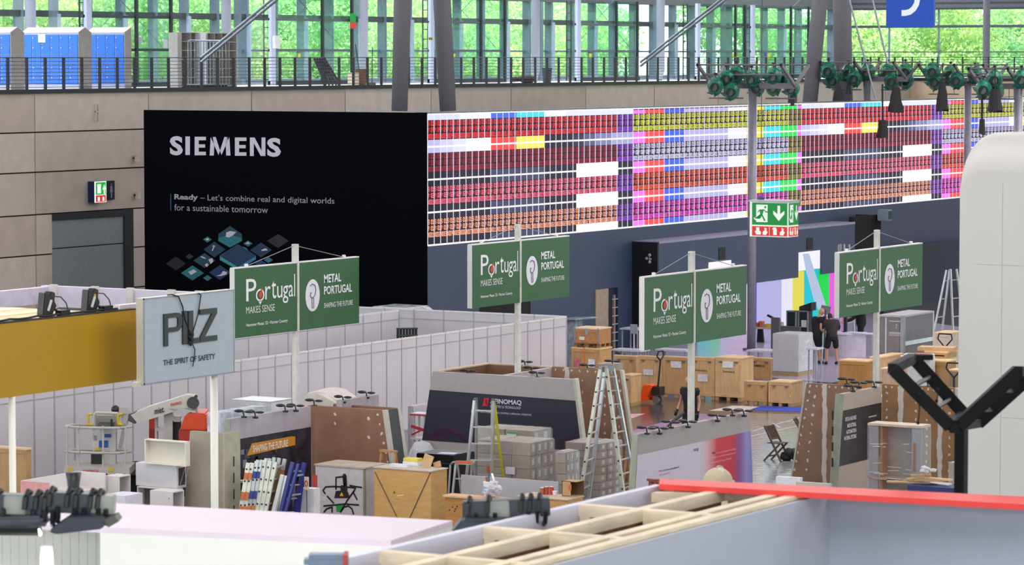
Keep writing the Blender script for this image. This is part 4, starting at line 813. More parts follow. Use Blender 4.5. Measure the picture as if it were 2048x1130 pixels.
lampclip(1172, 733, onY(1172, 733, YB2 + .05).dot(AX), 'black clip spotlight on the raw board wall behind the tall ladder'); pq = onZ(1226, 729, 2.5); pw_ = onY(1194, 729, pq.y)
B().box(pw_.x, pq.x, pq.y, pq.y + .5, 0, 2.5).done('ledge_wall', M('9a8c84', rough=.6), RB)
lampclip(1222, 725, pq.dot(AX) + .2, 'black clip spotlight on the grey ledge near the crates')
# B: niop booth
P1 = onZ(1277, 869, 2.5); XN = P1.x; yn1 = onX(1499, 825, XN).y; yn0 = P1.y; yc_ = yn0 
N_ = thing('exhibition_booth', 'grey booth wall with white, red and violet software banner', 'exhibition booth', (XN, (yn0 + yn1) / 2, 0))
trap([(XN, yn0 - .30, 0), (XN, yn1 + .25, 0), (XN, yn1, 2.5), (XN, yn0, 2.5)], (-.14, 0, 0), 'banner_wall', M('a09896', rough=.6, var=.03), N_)
trap([(XN - .14, yn0 - .302, 0), (XN, yn0 - .302, 0), (XN, yn0 - .004, 2.5), (XN - .14, yn0 - .004, 2.5)], (0, -.02, 0), 'end_edge', grn, N_)
zb1 = onX(1277, 910, XN).z
def NY(f, z): return (XN + .004, yn0 - .3 * (1 - z / 2.5) + f * ((yn1 + .25 * (1 - z / 2.5)) - (yn0 - .3 * (1 - z / 2.5))), z)
trap([NY(0, .2), NY(1, .2), NY(1, zb1), NY(0, zb1)], (.003, 0, 0), 'white_banner', M('c6bcc8', rough=.5, var=.02), N_)
gm_ = bpy.data.materials.new('gradient_print'); gm_.use_nodes = True; nt = gm_.node_tree; pp = nt.nodes['Principled BSDF']; pp.inputs['Roughness'].default_value = .5
tx_ = nt.nodes.new('ShaderNodeTexCoord'); sx = nt.nodes.new('ShaderNodeSeparateXYZ'); rr = nt.nodes.new('ShaderNodeValToRGB'); nt.links.new(tx_.outputs['Generated'], sx.inputs[0]); nt.links.new(sx.outputs[1], rr.inputs[0]); nt.links.new(rr.outputs[0], pp.inputs[0])
els = rr.color_ramp.elements; els[0].position = 0; els[0].color = lin('c6bcc8'); els[1].position = 1; els[1].color = lin('6c66ac')
for pos, c in ((.12, 'cf9fa8'), (.28, 'c4303c'), (.58, 'b82a38'), (.72, '7c4a84'), (.85, '8f88c4')): e = els.new(pos); e.color = lin(c)
trap([NY(.55, .2), NY(1, .2), NY(1, zb1), NY(.55, zb1)], (.006, 0, 0), 'gradient_banner', gm_, N_)
dkx = M('26222c', var=0); tuv('niop', 'X', XN + .012, 1387, 905, 896, 1397, dkx, N_); tuv('niop', 'X', XN + .014, 1424, 909, 904, 1430, dkx, N_, bold=.03)
for i, (s, ue) in enumerate((('is the low-code platform that brings', 1471), ('Industry to production the operational', 1470), ('technology (OT) layer of Industry', 1463))): tuv(s, 'X', XN + .014, 1432 if i == 0 else 1424, 909 + i * 9.5, 904 + i * 9.5, ue, M('e8a8b0', var=0), N_)
tuv('niop', 'X', XN + .012, 1317, 945, 940.5, 1323, M('c43a4c', var=0), N_, bold=.02); tuv('is the low-code platform', 'X', XN + .012, 1325, 944, 939, 1358, dkx, N_, bold=.01); tuv('for Industry 4.0', 'X', XN + .012, 1319, 953, 948, 1339, M('b8606c', var=0), N_)
for i, (u, v) in enumerate(((1290, 859), (1315, 859), (1338, 847), (1372, 846), (1431, 834), (1461, 823), (1484, 824))):
    p = onX(u, v + 8, XN); lampclip(u, v, p.dot(AX) - .1, 'black clip spotlight on the booth wall by the walking man, %s from the left' % ('first second third fourth fifth sixth seventh'.split()[i]))
# C: right booth (special machines)
XR0 = onZ(1688, 788, 2.5); XR = XR0.x; yr0, yr1 = XR0.y, onX(1763, 768, XR).y
C_ = thing('exhibition_booth', 'grey booth wall with black industrial automation banner at right', 'exhibition booth', (XR, (yr0 + yr1) / 2, 0))
trap([(XR, yr0 - .35, 0), (XR, yr1, 0), (XR, yr1, 2.5), (XR, yr0, 2.5)], (-.14, 0, 0), 'banner_wall', M('a8988e', rough=.6, var=.03), C_)
trap([(XR - .2, yr0 - .352, 0), (XR, yr0 - .352, 0), (XR, yr0 - .004, 2.5), (XR - .2, yr0 - .004, 2.5)], (0, -.02, 0), 'end_edge', grn, C_)
def CY(f, z): return (XR + .004, yr0 - .35 * (1 - z / 2.5) + f * (yr1 - (yr0 - .35 * (1 - z / 2.5))), z)
z1_, z2_ = onX(1688, 821, XR).z, onX(1685, 931, XR).z
trap([CY(0, z2_), CY(1, z2_), CY(1, z1_), CY(0, z1_)], (.004, 0, 0), 'black_banner', M('282226', rough=.5, var=.5, scale=3), C_)
for i, s in enumerate(('SPECIAL MACHINES', 'INDUSTRIAL', 'AUTOMATION', 'MATERIAL SYSTEMS')): tuv(s, 'X', XR + .01, (1690, 1694, 1692, 1688)[i], 843 + i * 12.7, 835 + i * 12.7, 1712, M('cfc2c6', var=0), C_, bold=.03)
puv('X', XR + .01, [(1737, 833), (1753, 829.5), (1753, 832), (1737, 835.5)], M('a8a0a4', var=0), C_)
for i in range(4): B().box(XR - .12, XR - .08, yr0 - .38 + .02, yr0 - .372, .9 + i * .35, 1.1 + i * .35).done('slot', M('1a1c18'), C_)
Yr2 = yr0 + .1; q0, q1 = onY(1614, 766, Yr2 + .9), onY(1760, 771, Yr2 + .9); YY = Yr2 + .9
R1 = thing('raw_board_wall', 'brown raw board wall with plaster dabs left of the black banner', 'wall panel', ((q0.x + q1.x) / 2, YY, 0)); zz = q0.z
trap([(q0.x - .42, YY, 0), (XR - .22, YY, 0), (XR - .22, YY, zz), (q0.x, YY, zz)], (0, .1, 0), 'board', M('8d6c58', rough=.75, var=.12, scale=2), R1)
trap([(q0.x - .46, YY - .01, 0), (q0.x - .42, YY - .01, 0), (q0.x, YY - .01, zz), (q0.x - .04, YY - .01, zz)], (0, .12, 0), 'edge_board', edg, R1)
pts = [(q0.x + .08 + i * .16, zz - .06) for i in range(9)] + [(q0.x + .06 - i * .04, zz - .2 - i * .2) for i in range(11)] + [(q0.x + .98, zz - .2 - i * .17) for i in range(13)] + [(q0.x + .2 - i * .025, zz - .3 - i * .21) for i in range(9)]
dabs(R1, 'Y', YY, pts, 9); seam(R1, 'Y', YY, q0.x + .45, 0, zz, .07, 3)
YR3 = onZ(1763, 768, 2.5).y + .12; q0, q1 = onY(1764, 768, YR3), onY(1910, 772, YR3)
R2 = thing('raw_board_wall', 'brown raw board wall with plaster dabs behind the black lamp gantry', 'wall panel', ((q0.x + q1.x) / 2, YR3, 0)); zz = q0.z
trap([(q0.x, YR3, 0), (q1.x + .1, YR3, 0), (q1.x, YR3, zz), (q0.x, YR3, zz)], (0, .1, 0), 'board', M('96704c', rough=.75, var=.12, scale=2), R2)
trap([(q1.x + .1, YR3 - .01, 0), (q1.x + .16, YR3 - .01, 0), (q1.x + .06, YR3 - .01, zz), (q1.x, YR3 - .01, zz)], (0, .12, 0), 'edge_board', edg, R2)
L = q1.x - q0.x; pts = [(q0.x + .1 + i * .15, zz - .06) for i in range(int(L / .15))] + [(q0.x + f_ * L, zz - .2 - i * .19) for f_ in (.07, .47, .62, .93) for i in range(12)]
dabs(R2, 'Y', YR3, pts, 11); seam(R2, 'Y', YR3, q0.x + .26 * L, 0, zz, .08, 6); seam(R2, 'Y', YR3, q0.x + .8 * L, 0, zz, .08, 7)
for i, (u, v) in enumerate(((1690, 761), (1702, 775), (1715, 768), (1745, 767), (1852, 766))): lampclip(u, v, (onX(u, v, XR - .07) if i in (1, 2, 3) else onY(u, v, YY + .05) if i == 0 else onY(u, v, YR3 + .05)).dot(AX), 'black clip spotlight on the right booth walls, %s from the left' % ('first second third fourth fifth'.split()[i]))
# D: left booth with SHAPING THE FUTURE
P2 = onZ(462, 838, 2.5); XD = P2.x; yd0 = P2.y; ydd = onX(616, 811, XD).y
S_ = thing('exhibition_booth', 'grey booth wall with machine photo and yellow slogan strip at left', 'exhibition booth', (XD, (yd0 + ydd) / 2, 0))
trap([(XD, yd0 - .25, 0), (XD, ydd + .2, 0), (XD, ydd + .1, 2.5), (XD, yd0, 2.5)], (-.14, 0, 0), 'banner_wall', M('aaa2aa', rough=.6, var=.03), S_)
trap([(XD - .14, yd0 - .252, 0), (XD, yd0 - .252, 0), (XD, yd0 - .004, 2.5), (XD - .14, yd0 - .004, 2.5)], (0, -.02, 0), 'end_edge', grn, S_)
z1_ = onX(466, 880, XD).z
B().box(XD + .001, XD + .008, yd0 - .1, ydd + .1, .2, z1_).done('machine_photo', M('2a2834', rough=.5, var=.7, scale=3), S_)
rn = random.Random(5)
for i in range(26):
    y = rn.uniform(yd0, ydd - .3); z = rn.uniform(.6, z1_ - .2); h_ = rn.uniform(.1, .6); w_ = rn.uniform(.03, .2)
    B().box(XD + .009, XD + .011, y, y + w_, max(.25, z - h_), z).done('photo_detail', M(rn.choice(['5c5868', '7a7684', '18161e', '44424f', '0e0d12']), rough=.5), S_)
puv('X', XD + .008, [(494, 911), (503, 887), (580, 873), (590, 873), (590, 890), (494, 911.5)], M('c8882a', rough=.5, var=.03), S_, name='yellow_strip', off=.008)
text('SHAPING THE FUTURE', onX(504, 905, XD) , (0, 1, 0), (onX(574, 893, XD) - onX(504, 905, XD)).y, onX(504, 891, XD).z - onX(504, 905, XD).z, M('e8e0d8', var=0), S_, bold=.015, off=.022)
for i, (u, v) in enumerate(((484, 826), (507, 827), (567, 815), (588, 814))): lampclip(u, v, onX(u, v, XD).dot(AX) - .2, 'black clip spotlight on the wall above the yellow slogan strip, %s from the left' % ('first second third fourth'.split()[i]))
# brown booth next to it
YBr = ydd + .3; q0, q1 = onY(616, 811, YBr), onY(765, 818, YBr)
BR = thing('brown_booth', 'brown board booth with open top and grey framed doorway', 'exhibition booth', ((q0.x + q1.x) / 2, YBr, 0)); zz = q0.z
trap([(q0.x, YBr, 0), (q1.x + .35, YBr, 0), (q1.x, YBr, zz), (q0.x, YBr, zz)], (0, .12, 0), 'front_board', M('8a644e', rough=.75, var=.1, scale=2), BR)
yb9 = onX(800, 811, q1.x + .12).y
trap([(q1.x + .40, YBr - .01, 0), (q1.x + .46, YBr - .01, 0), (q1.x + .06, YBr - .01, zz), (q1.x, YBr - .01, zz)], (0, .14, 0), 'edge_board', edg, BR)
trap([(q1.x + .46, YBr + .13, 0), (q1.x + .46, yb9, 0), (q1.x + .06, yb9, zz), (q1.x + .06, YBr + .13, zz)], (-.05, 0, 0), 'end_wall', M('3c3c42', rough=.6), BR)
trap([(q1.x + .47, yb9, 0), (q1.x + .47, yb9 + .12, 0), (q1.x + .07, yb9 + .12, zz), (q1.x + .07, yb9, zz)], (-.1, 0, 0), 'edge_board', edg, BR)
trap([(q0.x + .3, yb9 + .02, 0), (q1.x, yb9 + .02, 0), (q1.x, yb9 + .02, zz), (q0.x + .3, yb9 + .02, zz)], (0, .1, 0), 'rear_board', M('8a644e', rough=.75, var=.1), BR)
pts = [(q1.x - .12 + .05 * i, zz - .1 - .2 * i) for i in range(9)] + [(q0.x + .7, zz - .15), (q0.x + .7, zz - .35), (q1.x - .35, zz - .2), (q1.x - .35, zz - .6)]
dabs(BR, 'Y', YBr, pts, 21)
XGW = onY(671, 811, YBr).x + .07; a, b_ = onX(671, 807, XGW), onX(758, 789, XGW)
ysr = YBr + .14
trap([(a.x, ysr, 0), (a.x, b_.y, 0), (a.x, b_.y, b_.z), (a.x, ysr, b_.z)], (-.14, 0, 0), 'rear_grey_wall', M('a29aa0', rough=.6), BR)
for i, (u, v) in enumerate(((625, 804), (683, 797), (730, 788))): lampclip(u, v, onX(u, v + 3, XGW - .07).dot(AX) if i else onY(u, v, YBr + .06).dot(AX), 'black clip spotlight above the brown board booth, %s from the left' % ('first second third'.split()[i]))
# ---------------------------------------------------------------- yellow fascia booth and lettered box at left
Y0 = atD(0, 648, 50); XY = Y0.x; yA, yB = onX(-30, 640, XY).y, onX(272, 622, XY).y; zyt, zyb = Y0.z, onX(0, 797, XY).z
fb = thing('fascia_booth', 'booth with deep yellow fascia and raw timber roof at left', 'exhibition booth', (XY, yA, 0))
B().box(XY - .1, XY, yA, yB, zyb, zyt).done('yellow_fascia', M('b48a02', rough=.5, var=.03, scale=2), fb)
B().box(XY - .12, XY + .005, yA, yB, zyt, zyt + .02).done('top_edge', M('2a2622', rough=.7), fb)
tw = ['dcc8a4', 'd2ba94', 'e2d0b0', 'cdb890']
for i in range(9): B().box(XY - .16 - (i + 1) * .36, XY - .18 - i * .36, yA, yB + .2, zyt - .12 - .004 * (i % 3), zyt - .08 - .004 * (i % 2)).done('roof_board', M(tw[i % 4], rough=.7, var=.14, scale=3, kind='wood'), fb)
xr_ = XY - 3.6
B().box(xr_ - .1, xr_, yA, yB + .3, zyt - .35, zyt - .02).done('rear_yellow_fascia', M('b8860c', rough=.5, var=.03), fb)
for i in range(16):
    y = yA + .2 + i * .55
    if y < yB: B().box(xr_, xr_ + .03, y, y + .13, zyt - .30, zyt - .0).done('white_bracket', M('d8d4d2', rough=.5), fb)
ybk = yB + .9; a, b_ = onY(82, 571, ybk + 2.2), onY(440, 580, ybk + 2.2)
B().box(a.x, b_.x, a.y, a.y + .12, a.z - .36, a.z).done('pale_rear_beam', M('cac2d2', rough=.5, var=.03), fb)
for u in (110, 192, 263, 345, 400): p = onY(u, 590, ybk + 2.2); B().box(p.x - .07, p.x + .07, a.y - .06, a.y, a.z - .38, a.z + .03).done('beam_strap', M('c8c4c0', rough=.5), fb)
B().box(a.x, a.x + .15, yA + 3, a.y, a.z - .3, a.z - .02).done('side_beam', M('cac2d2', rough=.5), fb)
B().box(b_.x - .1, b_.x + .05, yB + .3, a.y, a.z - .3, a.z - .02).done('side_beam', M('cac2d2', rough=.5), fb)
p = onX(29, 797, XY); B().cyl((XY - .05, p.y, 0), (XY - .05, p.y, zyb), .052, 16).done('white_post', M('ece8da', rough=.35, var=.01), fb, smooth=True)
b = B(); rn = random.Random(8)
b.tube([V((XY - .06, yA + i * .22, zyt + .035 + rn.uniform(0, .02))) for i in range(int((yB - yA) / .22))], .018, 5)
tag(b.done('power_cable', M('121212')), 'black cable lying along the top of the yellow fascia', 'cable')
bk = M('141518', rough=.45)
for (u, v, lab) in ((100, 612, 'black square floodlight on the yellow fascia, left one'), (187, 605, 'black square floodlight with a yellow dot on the yellow fascia, right one')):
    p = onX(u, v, XY - .1); t = thing('floodlight', lab, 'spotlight', (p.x, p.y, zyt)); c = V((p.x, p.y, p.z + .02))
    for s_, nm in ((1, 'lamp_head'),):
        q = [(-.17, -.15), (-.12, -.20), (.02, -.22), (.17, -.03), (.12, .05), (.14, .17), (.05, .2), (-.02, .14), (-.12, .19)]
        B().slab([(c.x + .0, c.y + a_, c.z + z_) for a_, z_ in q], (-.16, .04, 0)).done(nm, bk, t, bevel=.01)
    B().bar((c.x + .008, c.y - .06, c.z - .09), (c.x + .008, c.y + .02, c.z + .07), .03, .035, up=V((1, 0, 0))).done('white_label', M('d8d8d8'), t)
    if u > 150: B().cyl((c.x, c.y + .03, c.z + .09), (c.x + .012, c.y + .03, c.z + .09), .022, 10).done('yellow_dot', M('d8a818'), t)
    B().tube([V((c.x - .05, c.y + .1, c.z - .05)), V((c.x, c.y + .2, c.z - .12)), V((c.x, c.y + .26, zyt + .02))], .022, 6).box(c.x - .06, c.x + .06, c.y + .2, c.y + .42, zyt + .02, zyt + .1).done('clamp_foot', bk, t)
    B().tube([V((c.x - .03, c.y + .12, c.z + .12)), V((c.x - .03, c.y + .3, c.z + .1)), V((c.x - .02, c.y + .42, c.z + .0)), V((c.x, c.y + .45, c.z - .12)), V((c.x, c.y + .40, zyt + .04))], .01, 5).done('lead', bk, t)
# lettered box
Pq = atD(287, 597, 51.7); XQ = Pq.x; yq0 = Pq.y; yq1 = onX(468, 580, XQ).y; zqt, zqb = Pq.z, onX(287, 770, XQ).z
pz = thing('lettered_sign_box', 'pale grey sign box with dark four letter safety brand logo', 'sign', (XQ, (yq0 + yq1) / 2, 0)); xq0 = onY(272, 600, yq0).x
B().box(xq0, XQ - .012, yq0, yq1, zqb, zqt).done('box', M('c5bfae', rough=.5, var=.02), pz)
B().box(XQ - .012, XQ, yq0 + .02, yq1 - .02, zqb + .02, zqt - .02).done('face_panel', M('aeb6c0', rough=.4, var=.02), pz)
for (a0, a1, z0, z1) in ((yq0, yq1, zqt - .02, zqt), (yq0, yq1, zqb, zqb + .02), (yq0, yq0 + .02, zqb, zqt), (yq1 - .02, yq1, zqb, zqt)): B().box(XQ - .012, XQ + .006, a0, a1, z0, z1).done('frame', M('8c98a0', rough=.4), pz)
dg = M('24282c', rough=.45, var=0)
def letter(u0, u1, vtl, vbl, polys):
    p = onX(u0, vbl, XQ); q = onX(u1, vbl, XQ); zt2 = onX(u0, vtl, XQ).z; w_, h_ = q.y - p.y, zt2 - p.z; b = B()
    for pl_ in polys: b.slab([(XQ + .004, p.y + a * w_, p.z + c * h_) for a, c in pl_], (.025, 0, 0))
    b.done('letter', dg, pz)
letter(326, 362, 628, 693, [[(0, 0), (.22, 0), (.22, 1), (0, 1)], [(.22, .86), (.72, .86), (.72, 1), (.22, 1)], [(.22, .42), (.72, .42), (.72, .56), (.22, .56)], [(.72, .42), (.86, .46), (.98, .56), (1, .62), (1, .82), (.96, .92), (.86, .98), (.72, 1), (.72, .86), (.78, .82), (.78, .60), (.72, .56)]])
letter(363.5, 372, 622, 689, [[(0, 0), (1, 0), (1, 1), (0, 1)]])
letter(375, 397, 622, 688, [[(0, 0), (.42, 0), (.42, 1), (0, 1)], [(.42, 0), (1, 0), (1, .16), (.42, .16)]])
letter(398, 432, 619, 684.5, [[(0, 0), (1, 0), (1, .16), (0, .16)], [(0, .84), (1, .84), (1, 1), (0, 1)], [(0, .16), (.28, .16), (1, .84), (.70, .84)]])
text('THE SPIRIT OF SAFETY', onX(326, 731.5, XQ), (0, 1, 0), onX(430, 718, XQ).y - onX(326, 731, XQ).y, onX(326, 720, XQ).z - onX(326, 731.5, XQ).z, dg, pz, bold=.02, off=.008)
B().cyl((XQ - .12, onX(440, 750, XQ).y, 0), (XQ - .12, onX(440, 750, XQ).y, zqb), .062, 16).done('white_post', M('e6e4dc', rough=.35, var=.01), pz, smooth=True)
B().box(xq0 - .02, XQ - .06, yq0 - .1, yq0, zqb - .03, zqb + .04).done('corner_block', M('ded8c4'), pz)
cb_ = B(); P = lambda u, v: onX(u, v, XQ + .03)
cb_.tube([P(335, 590), P(345, 589), P(357, 593), P(365, 612), P(370, 640), P(380, 665), P(384, 684)], .011, 5); cb_.tube([P(397, 586), P(402, 590), P(396, 630), P(387, 660), P(384, 684)], .010, 5); cb_.tube([P(384, 684), P(390, 700), P(389, 712), P(386, 733)], .009, 5)
tag(cb_.done('loose_cable', M('101010')), 'thin black cable dangling over the lettered sign box', 'cable')
p = P(381, 677); b = B(); 
for i in range(7): b.ball((p.x + .01, p.y + .03 * math.sin(i * 2.1), p.z + .09 - i * .03), .03, .045, .03, 1, .3)
tag(b.done('cable_knot', M('101012')), 'knotted black cable plug on the lettered sign box', 'cable')
# ---------------------------------------------------------------- near white roof slab at bottom left, with panelled wall
zf = 6.0; A1, A2 = onZ(225, 1006, zf), onZ(905, 1041, zf); B1, B2 = onZ(200, 1054, zf), onZ(782, 1081, zf)
A0 = A1 + (A1 - A2) * .45; B0 = B1 + (B1 - B2) * .0
nb = thing('near_white_booth', 'white booth roof slab in the near left foreground, softly blurred', 'exhibition booth', (B1.x, B1.y, 0))
wtp = M('dcd0dc', rough=.5, var=.01); wfr = M('e4e6e0', rough=.5, var=.01)
trap([A0, A2, B2, B1, B1 + (A0 - A1)], (0, 0, -.05), 'top_panel', wtp, nb)
trap([B1 + V((0, 0, -.05)), B2 + V((0, 0, -.05)), B2 + V((0, 0, -6)), B1 + V((0, 0, -6))], (A1 - B1) * .05, 'front_wall', wfr, nb)
trap([B2 + V((0, 0, -.05)), A2 + V((0, 0, -.05)), A2 + V((0, 0, -6)), B2 + V((0, 0, -6))], (B1 - B2) * .02, 'side_wall', wfr, nb)
dB = (B1 - B2).normalized(); nrm = V((dB.y, -dB.x, 0)); nrm = nrm if nrm.y < 0 or True else -nrm
S0 = B1 + (A1 - B1) * .35
trap([S0 + (A1 - B1) * .05 + V((0, 0, -.06)), S0 + dB * 3.8 + (A1 - B1) * .05 + V((0, 0, -.06)), S0 + dB * 3.8 + (A1 - B1) * .05 + V((0, 0, -6)), S0 + (A1 - B1) * .05 + V((0, 0, -6))], (A1 - B1) * .02, 'panel_backing', M('b4b6ae'), nb)
for i in range(46):
    a = S0 + dB * (i * .082 + .0012); b2 = S0 + dB * ((i + 1) * .082 - .0012)
    trap([a + V((0, 0, -.05)), b2 + V((0, 0, -.05)), b2 + V((0, 0, -6)), a + V((0, 0, -6))], (A1 - B1) * .04, 'wall_panel', M('d8dad2', rough=.5, var=.01), nb)
p = atD(93, 1060, 27.2); B().cyl((p.x, p.y, 0), (p.x, p.y, zf + .0), .052, 20).done('white_post', M('f4f2ea', rough=.4, var=0), nb, smooth=True)
def arm_lamp(label, u0, v0, u1, v1, D, sc, coils, extra):
    a, c = atD(u0, v0, D), atD(u1, v1, D); t = thing('arm_floodlight', label, 'floodlight', (a + c) / 2); g_ = M('3c414a', rough=.4, metal=.2); k_ = M('15171a', rough=.5); d = (c - a).normalized()
    B().bar(a, c, .16 * sc, .16 * sc).done('arm_tube', g_, t, bevel=.01)
    bx = a + (c - a) * extra; B().bar(bx - d * .09 * sc, bx + d * .09 * sc, .19 * sc, .15 * sc).done('driver_box', M('8a8e88', rough=.4), t, bevel=.01)
    up = V((0, 0, 1)); sd = d.cross(up).normalized()
    for f_ in coils:
        o_ = a + (c - a) * f_; pts = [o_ + d * .008 * i * sc + (sd * math.cos(i * .7) + up * (math.sin(i * .7) - .18)) * .14 * sc * (1 + .08 * math.sin(i * 1.7)) for i in range(10)]
        B().tube(pts, .021 * sc, 6).done('cable_coil', k_, t)
    return t, a, c, d, sd, up
t, a, c, d, sd, up = arm_lamp('grey floodlight arm wrapped in black cable at the lower left edge', -20, 1006, 98, 1010, 26.5, 1.0, (.12, .62, .8, .95), .45)
B().bar(a + up * -.13, a + d * .44 - up * .1, .34, .07).bar(a + d * .3 - up * .15, c - up * .12, .3, .05).done('lamp_head', M('3c424a', rough=.4, metal=.3), t, bevel=.02)
B().cyl(a + up * -.16 + d * .02, a + d * .4 - up * .15, .1, 14).done('reflector', M('23262a', rough=.4), t)
t, a, c, d, sd, up = arm_lamp('grey floodlight arm wrapped in black cable, second from the lower left', 96, 1002, 212, 1008, 26.5, 1.0, (.05, .35, .5, .75, .88), .96)
B().slab([a - up * .2 + d * .04, a - up * .08 + d * .2, c - up * .06, c + d * .03 - up * .12, c - up * .16, a - up * .22 + d * .1], sd * .3).done('lamp_head', M('30353e', rough=.4, metal=.3), t, bevel=.01)
B().slab([c - up * .1 - d * .02, c + d * .1 - up * .06, c + d * .13 - up * .1, c + d * .05 - up * .15], sd * .25).done('barn_door', M('4a4c46', rough=.5), t)
t, a, c, d, sd, up = arm_lamp('grey floodlight arm wrapped in black cable at bottom centre', 925, 1020, 1100, 1012, 27.8, .95, (.06, .28, .66, .76, .86), .42)
B().slab([a - d * .1 - up * .16, a - up * .04, a + d * .35 - up * .06, a + d * .4 - up * .2], sd * .28).done('lamp_head', M('3c4248', rough=.4, metal=.3), t, bevel=.02)
p = atD(653, 1122, 24); t = thing('arm_floodlight', 'blue grey lamp head with a red band at the bottom edge', 'floodlight', p); B().obox(p, .32, .2, .11, YAW).done('lamp_head', M('6c7c92', rough=.35, metal=.2), t, bevel=.035); B().obox(p + V((.12, .07, .0)), .03, .21, .115, YAW).done('red_band', M('a83838'), t)
p = atD(147, 972, 29.2); t = thing('cone_lamp', 'black cone shaped lamp pointing up above the floodlight arms', 'lamp', (p.x, p.y, p.z - .2)); B().cyl((p.x, p.y, p.z - .12), (p.x, p.y, p.z + .12), .035, 20, .07).done('shade', bk, t, smooth=True); B().cyl((p.x, p.y, p.z - .2), (p.x, p.y, p.z - .12), .03, 12).tube([V((p.x, p.y, p.z - .1)), V((p.x + .05, p.y, p.z - .04)), V((p.x + .1, p.y, p.z - .1))], .005, 5).done('stem', M('1a2440'), t)
for (u0, u1, v) in ((88, 96, 1094),): p = atD(91, 1090, 27); b = 0
# wash lamps of the two near arms (they shine down on the white wall)
for u, v in ((55, 1046), (160, 1046)):
    p = atD(u, v, 26.6); sl = bpy.data.lights.new('arm_lamp_light', 'AREA'); sl.shape = 'RECTANGLE'; sl.size = .4; sl.size_y = .2; sl.energy = 420; sl.color = (1, .98, .9)
    o = bpy.data.objects.new('arm_lamp_light', sl); scene.collection.objects.link(o); o.location = p + V((0, -.1, -.06)); o.rotation_euler = (R(-20), 0, YAW)
# ---------------------------------------------------------------- near timber framed booth at bottom right
zt_ = 6.2; O0, O1 = onZ(560, 1149, zt_), onZ(1322, 969, zt_); XO = (O0.x + O1.x) / 2; XO = O1.x
y0n, y1n = onZ(600, 1140, zt_).y, O1.y; I1 = onZ(1659, 980, zt_); XI = I1.x; yI = I1.y; XM = onZ(1420, 985, zt_).x; XM = onZ(1100, 1061, zt_).x
nt_ = thing('timber_frame_booth', 'near booth with open timber framed top, grey wall and red edge', 'exhibition booth', (XI, y1n, 0)); lum = M('e4d4b8', rough=.65, var=.12, scale=2.5, kind='wood')
yS = y0n - 3.5
B().box(XO - .05, XO + .03, yS, y1n, zt_ - .30, zt_).done('outer_white_edge', M('d4d4e2', rough=.45, var=.01), nt_)
B().box(XO - .03, XO + .02, yS, y1n, 0, zt_ - .3).done('outer_panel', M('b4a8ac', rough=.6, var=.03), nt_)
B().box(XM - .05, XM + .05, yS, y1n + .4, zt_ - .1, zt_ + .0).done('long_beam', lum, nt_)
B().box(XM - .04, XM + .0, yS, y1n, zt_ - 2, zt_ - .1).done('brown_partition', M('a8775a', rough=.7, var=.08, scale=2), nt_)
for x in (XI - .30, XI - .12): B().box(x - .05, x + .05, yS, yI, zt_ - .1, zt_ + .0).done('long_beam', lum, nt_)
B().box(XI - .03, XI, yS, yI, 0, zt_ - .03).done('inner_grey_wall', M('b4b7c4', rough=.55, var=.02), nt_)
k = 0
for v_ in (971, 1018, 1065, 1116, 1170, 1228):
    u_ = {971: 1319, 1018: 1145, 1065: 953, 1116: 745, 1170: 524, 1228: 290}[v_]; y = onX(u_, v_, XO).y + .1
    B().box(XO + .03, XI - .1, y - .05, y + .05, zt_ - .1, zt_ - .002).done('cross_beam', lum, nt_)
    for x in (XO + .09, XM + .1): B().box(x - .05, x + .05, y - .05, y + .05, zt_ - 1.6, zt_ - .1).done('stud', lum, nt_)
    B().box(XM + .05, XI - .1, y - .02, y + .02, zt_ - 1.6, zt_ - .1).done('brown_rib', M('a07050', rough=.7), nt_) if k % 2 == 0 else None
    k += 1
R0, R1_ = onZ(1320, 957, zt_ + .04), onZ(2110, 996, zt_ + .04); rd = (R1_ - R0).normalized(); R0b, R1b = onZ(1318, 968, zt_ + .04), onZ(2110, 1012, zt_ + .04)
trap([R0, R1_, R1b, R0b + V((0, 0, 0))], (0, 0, -.05), 'red_edge', M('e23a34', rough=.45, var=.02), nt_)
R2_ = onZ(2110, 1012, zt_ - .01)
trap([V((XI, yI, 0)), V((R2_.x, R2_.y - .0, 0)), V((R2_.x, R2_.y, zt_ - .03)), V((XI, yI, zt_ - .03))], (-.02, .05, 0), 'grey_wall_right', M('a8adbc', rough=.55, var=.02), nt_)
trap([R0b + V((0, -.05, -.06)), V((XI, yI + .3, zt_ - .02)), V((XI, yI + .18, zt_ - .02)), R0b + V((.02, -.18, -.06))], (0, 0, -.08), 'end_beam', lum, nt_)
# ---------------------------------------------------------------- tall white rounded block right
Pw = atD(1921, 266, 55); x0 = Pw.x; y0 = Pw.y; zt2 = Pw.z
bm_ = B().box(x0, x0 + 9, y0, y0 + 1.6, 0, zt2)
wb_ = thing('white_tower', 'huge white rounded edge block at the right edge', 'exhibition tower', (x0 + 4.5, y0, 0)); w_m = M('c2bfbb', rough=.55, var=.015, scale=.8)
bm_.bm.free(); bm_ = B(); rws = []; rf, rc = .62, .42
for k in range(10):
    a = math.pi / 2 * (1 - min(k, 8) / 8); yy = y0 + rf * (1 - math.sin(a)) if k < 9 else y0 + 1.6; zz = zt2 - rf * (1 - math.cos(a)) if k < 9 else zt2
    rws.append([bm_.bm.verts.new(p) for p in [(x0, yy, 0)] + [(x0 + rc - rc * math.cos(t), yy, zz - rc + rc * math.sin(t)) for t in [math.pi / 2 * j / 8 for j in range(9)]] + [(x0 + 9, yy, zz), (x0 + 9, yy, 0)]])
for k in range(9):
    for j in range(len(rws[0]) - 1): bm_.bm.faces.new((rws[k][j], rws[k][j + 1], rws[k + 1][j + 1], rws[k + 1][j]))
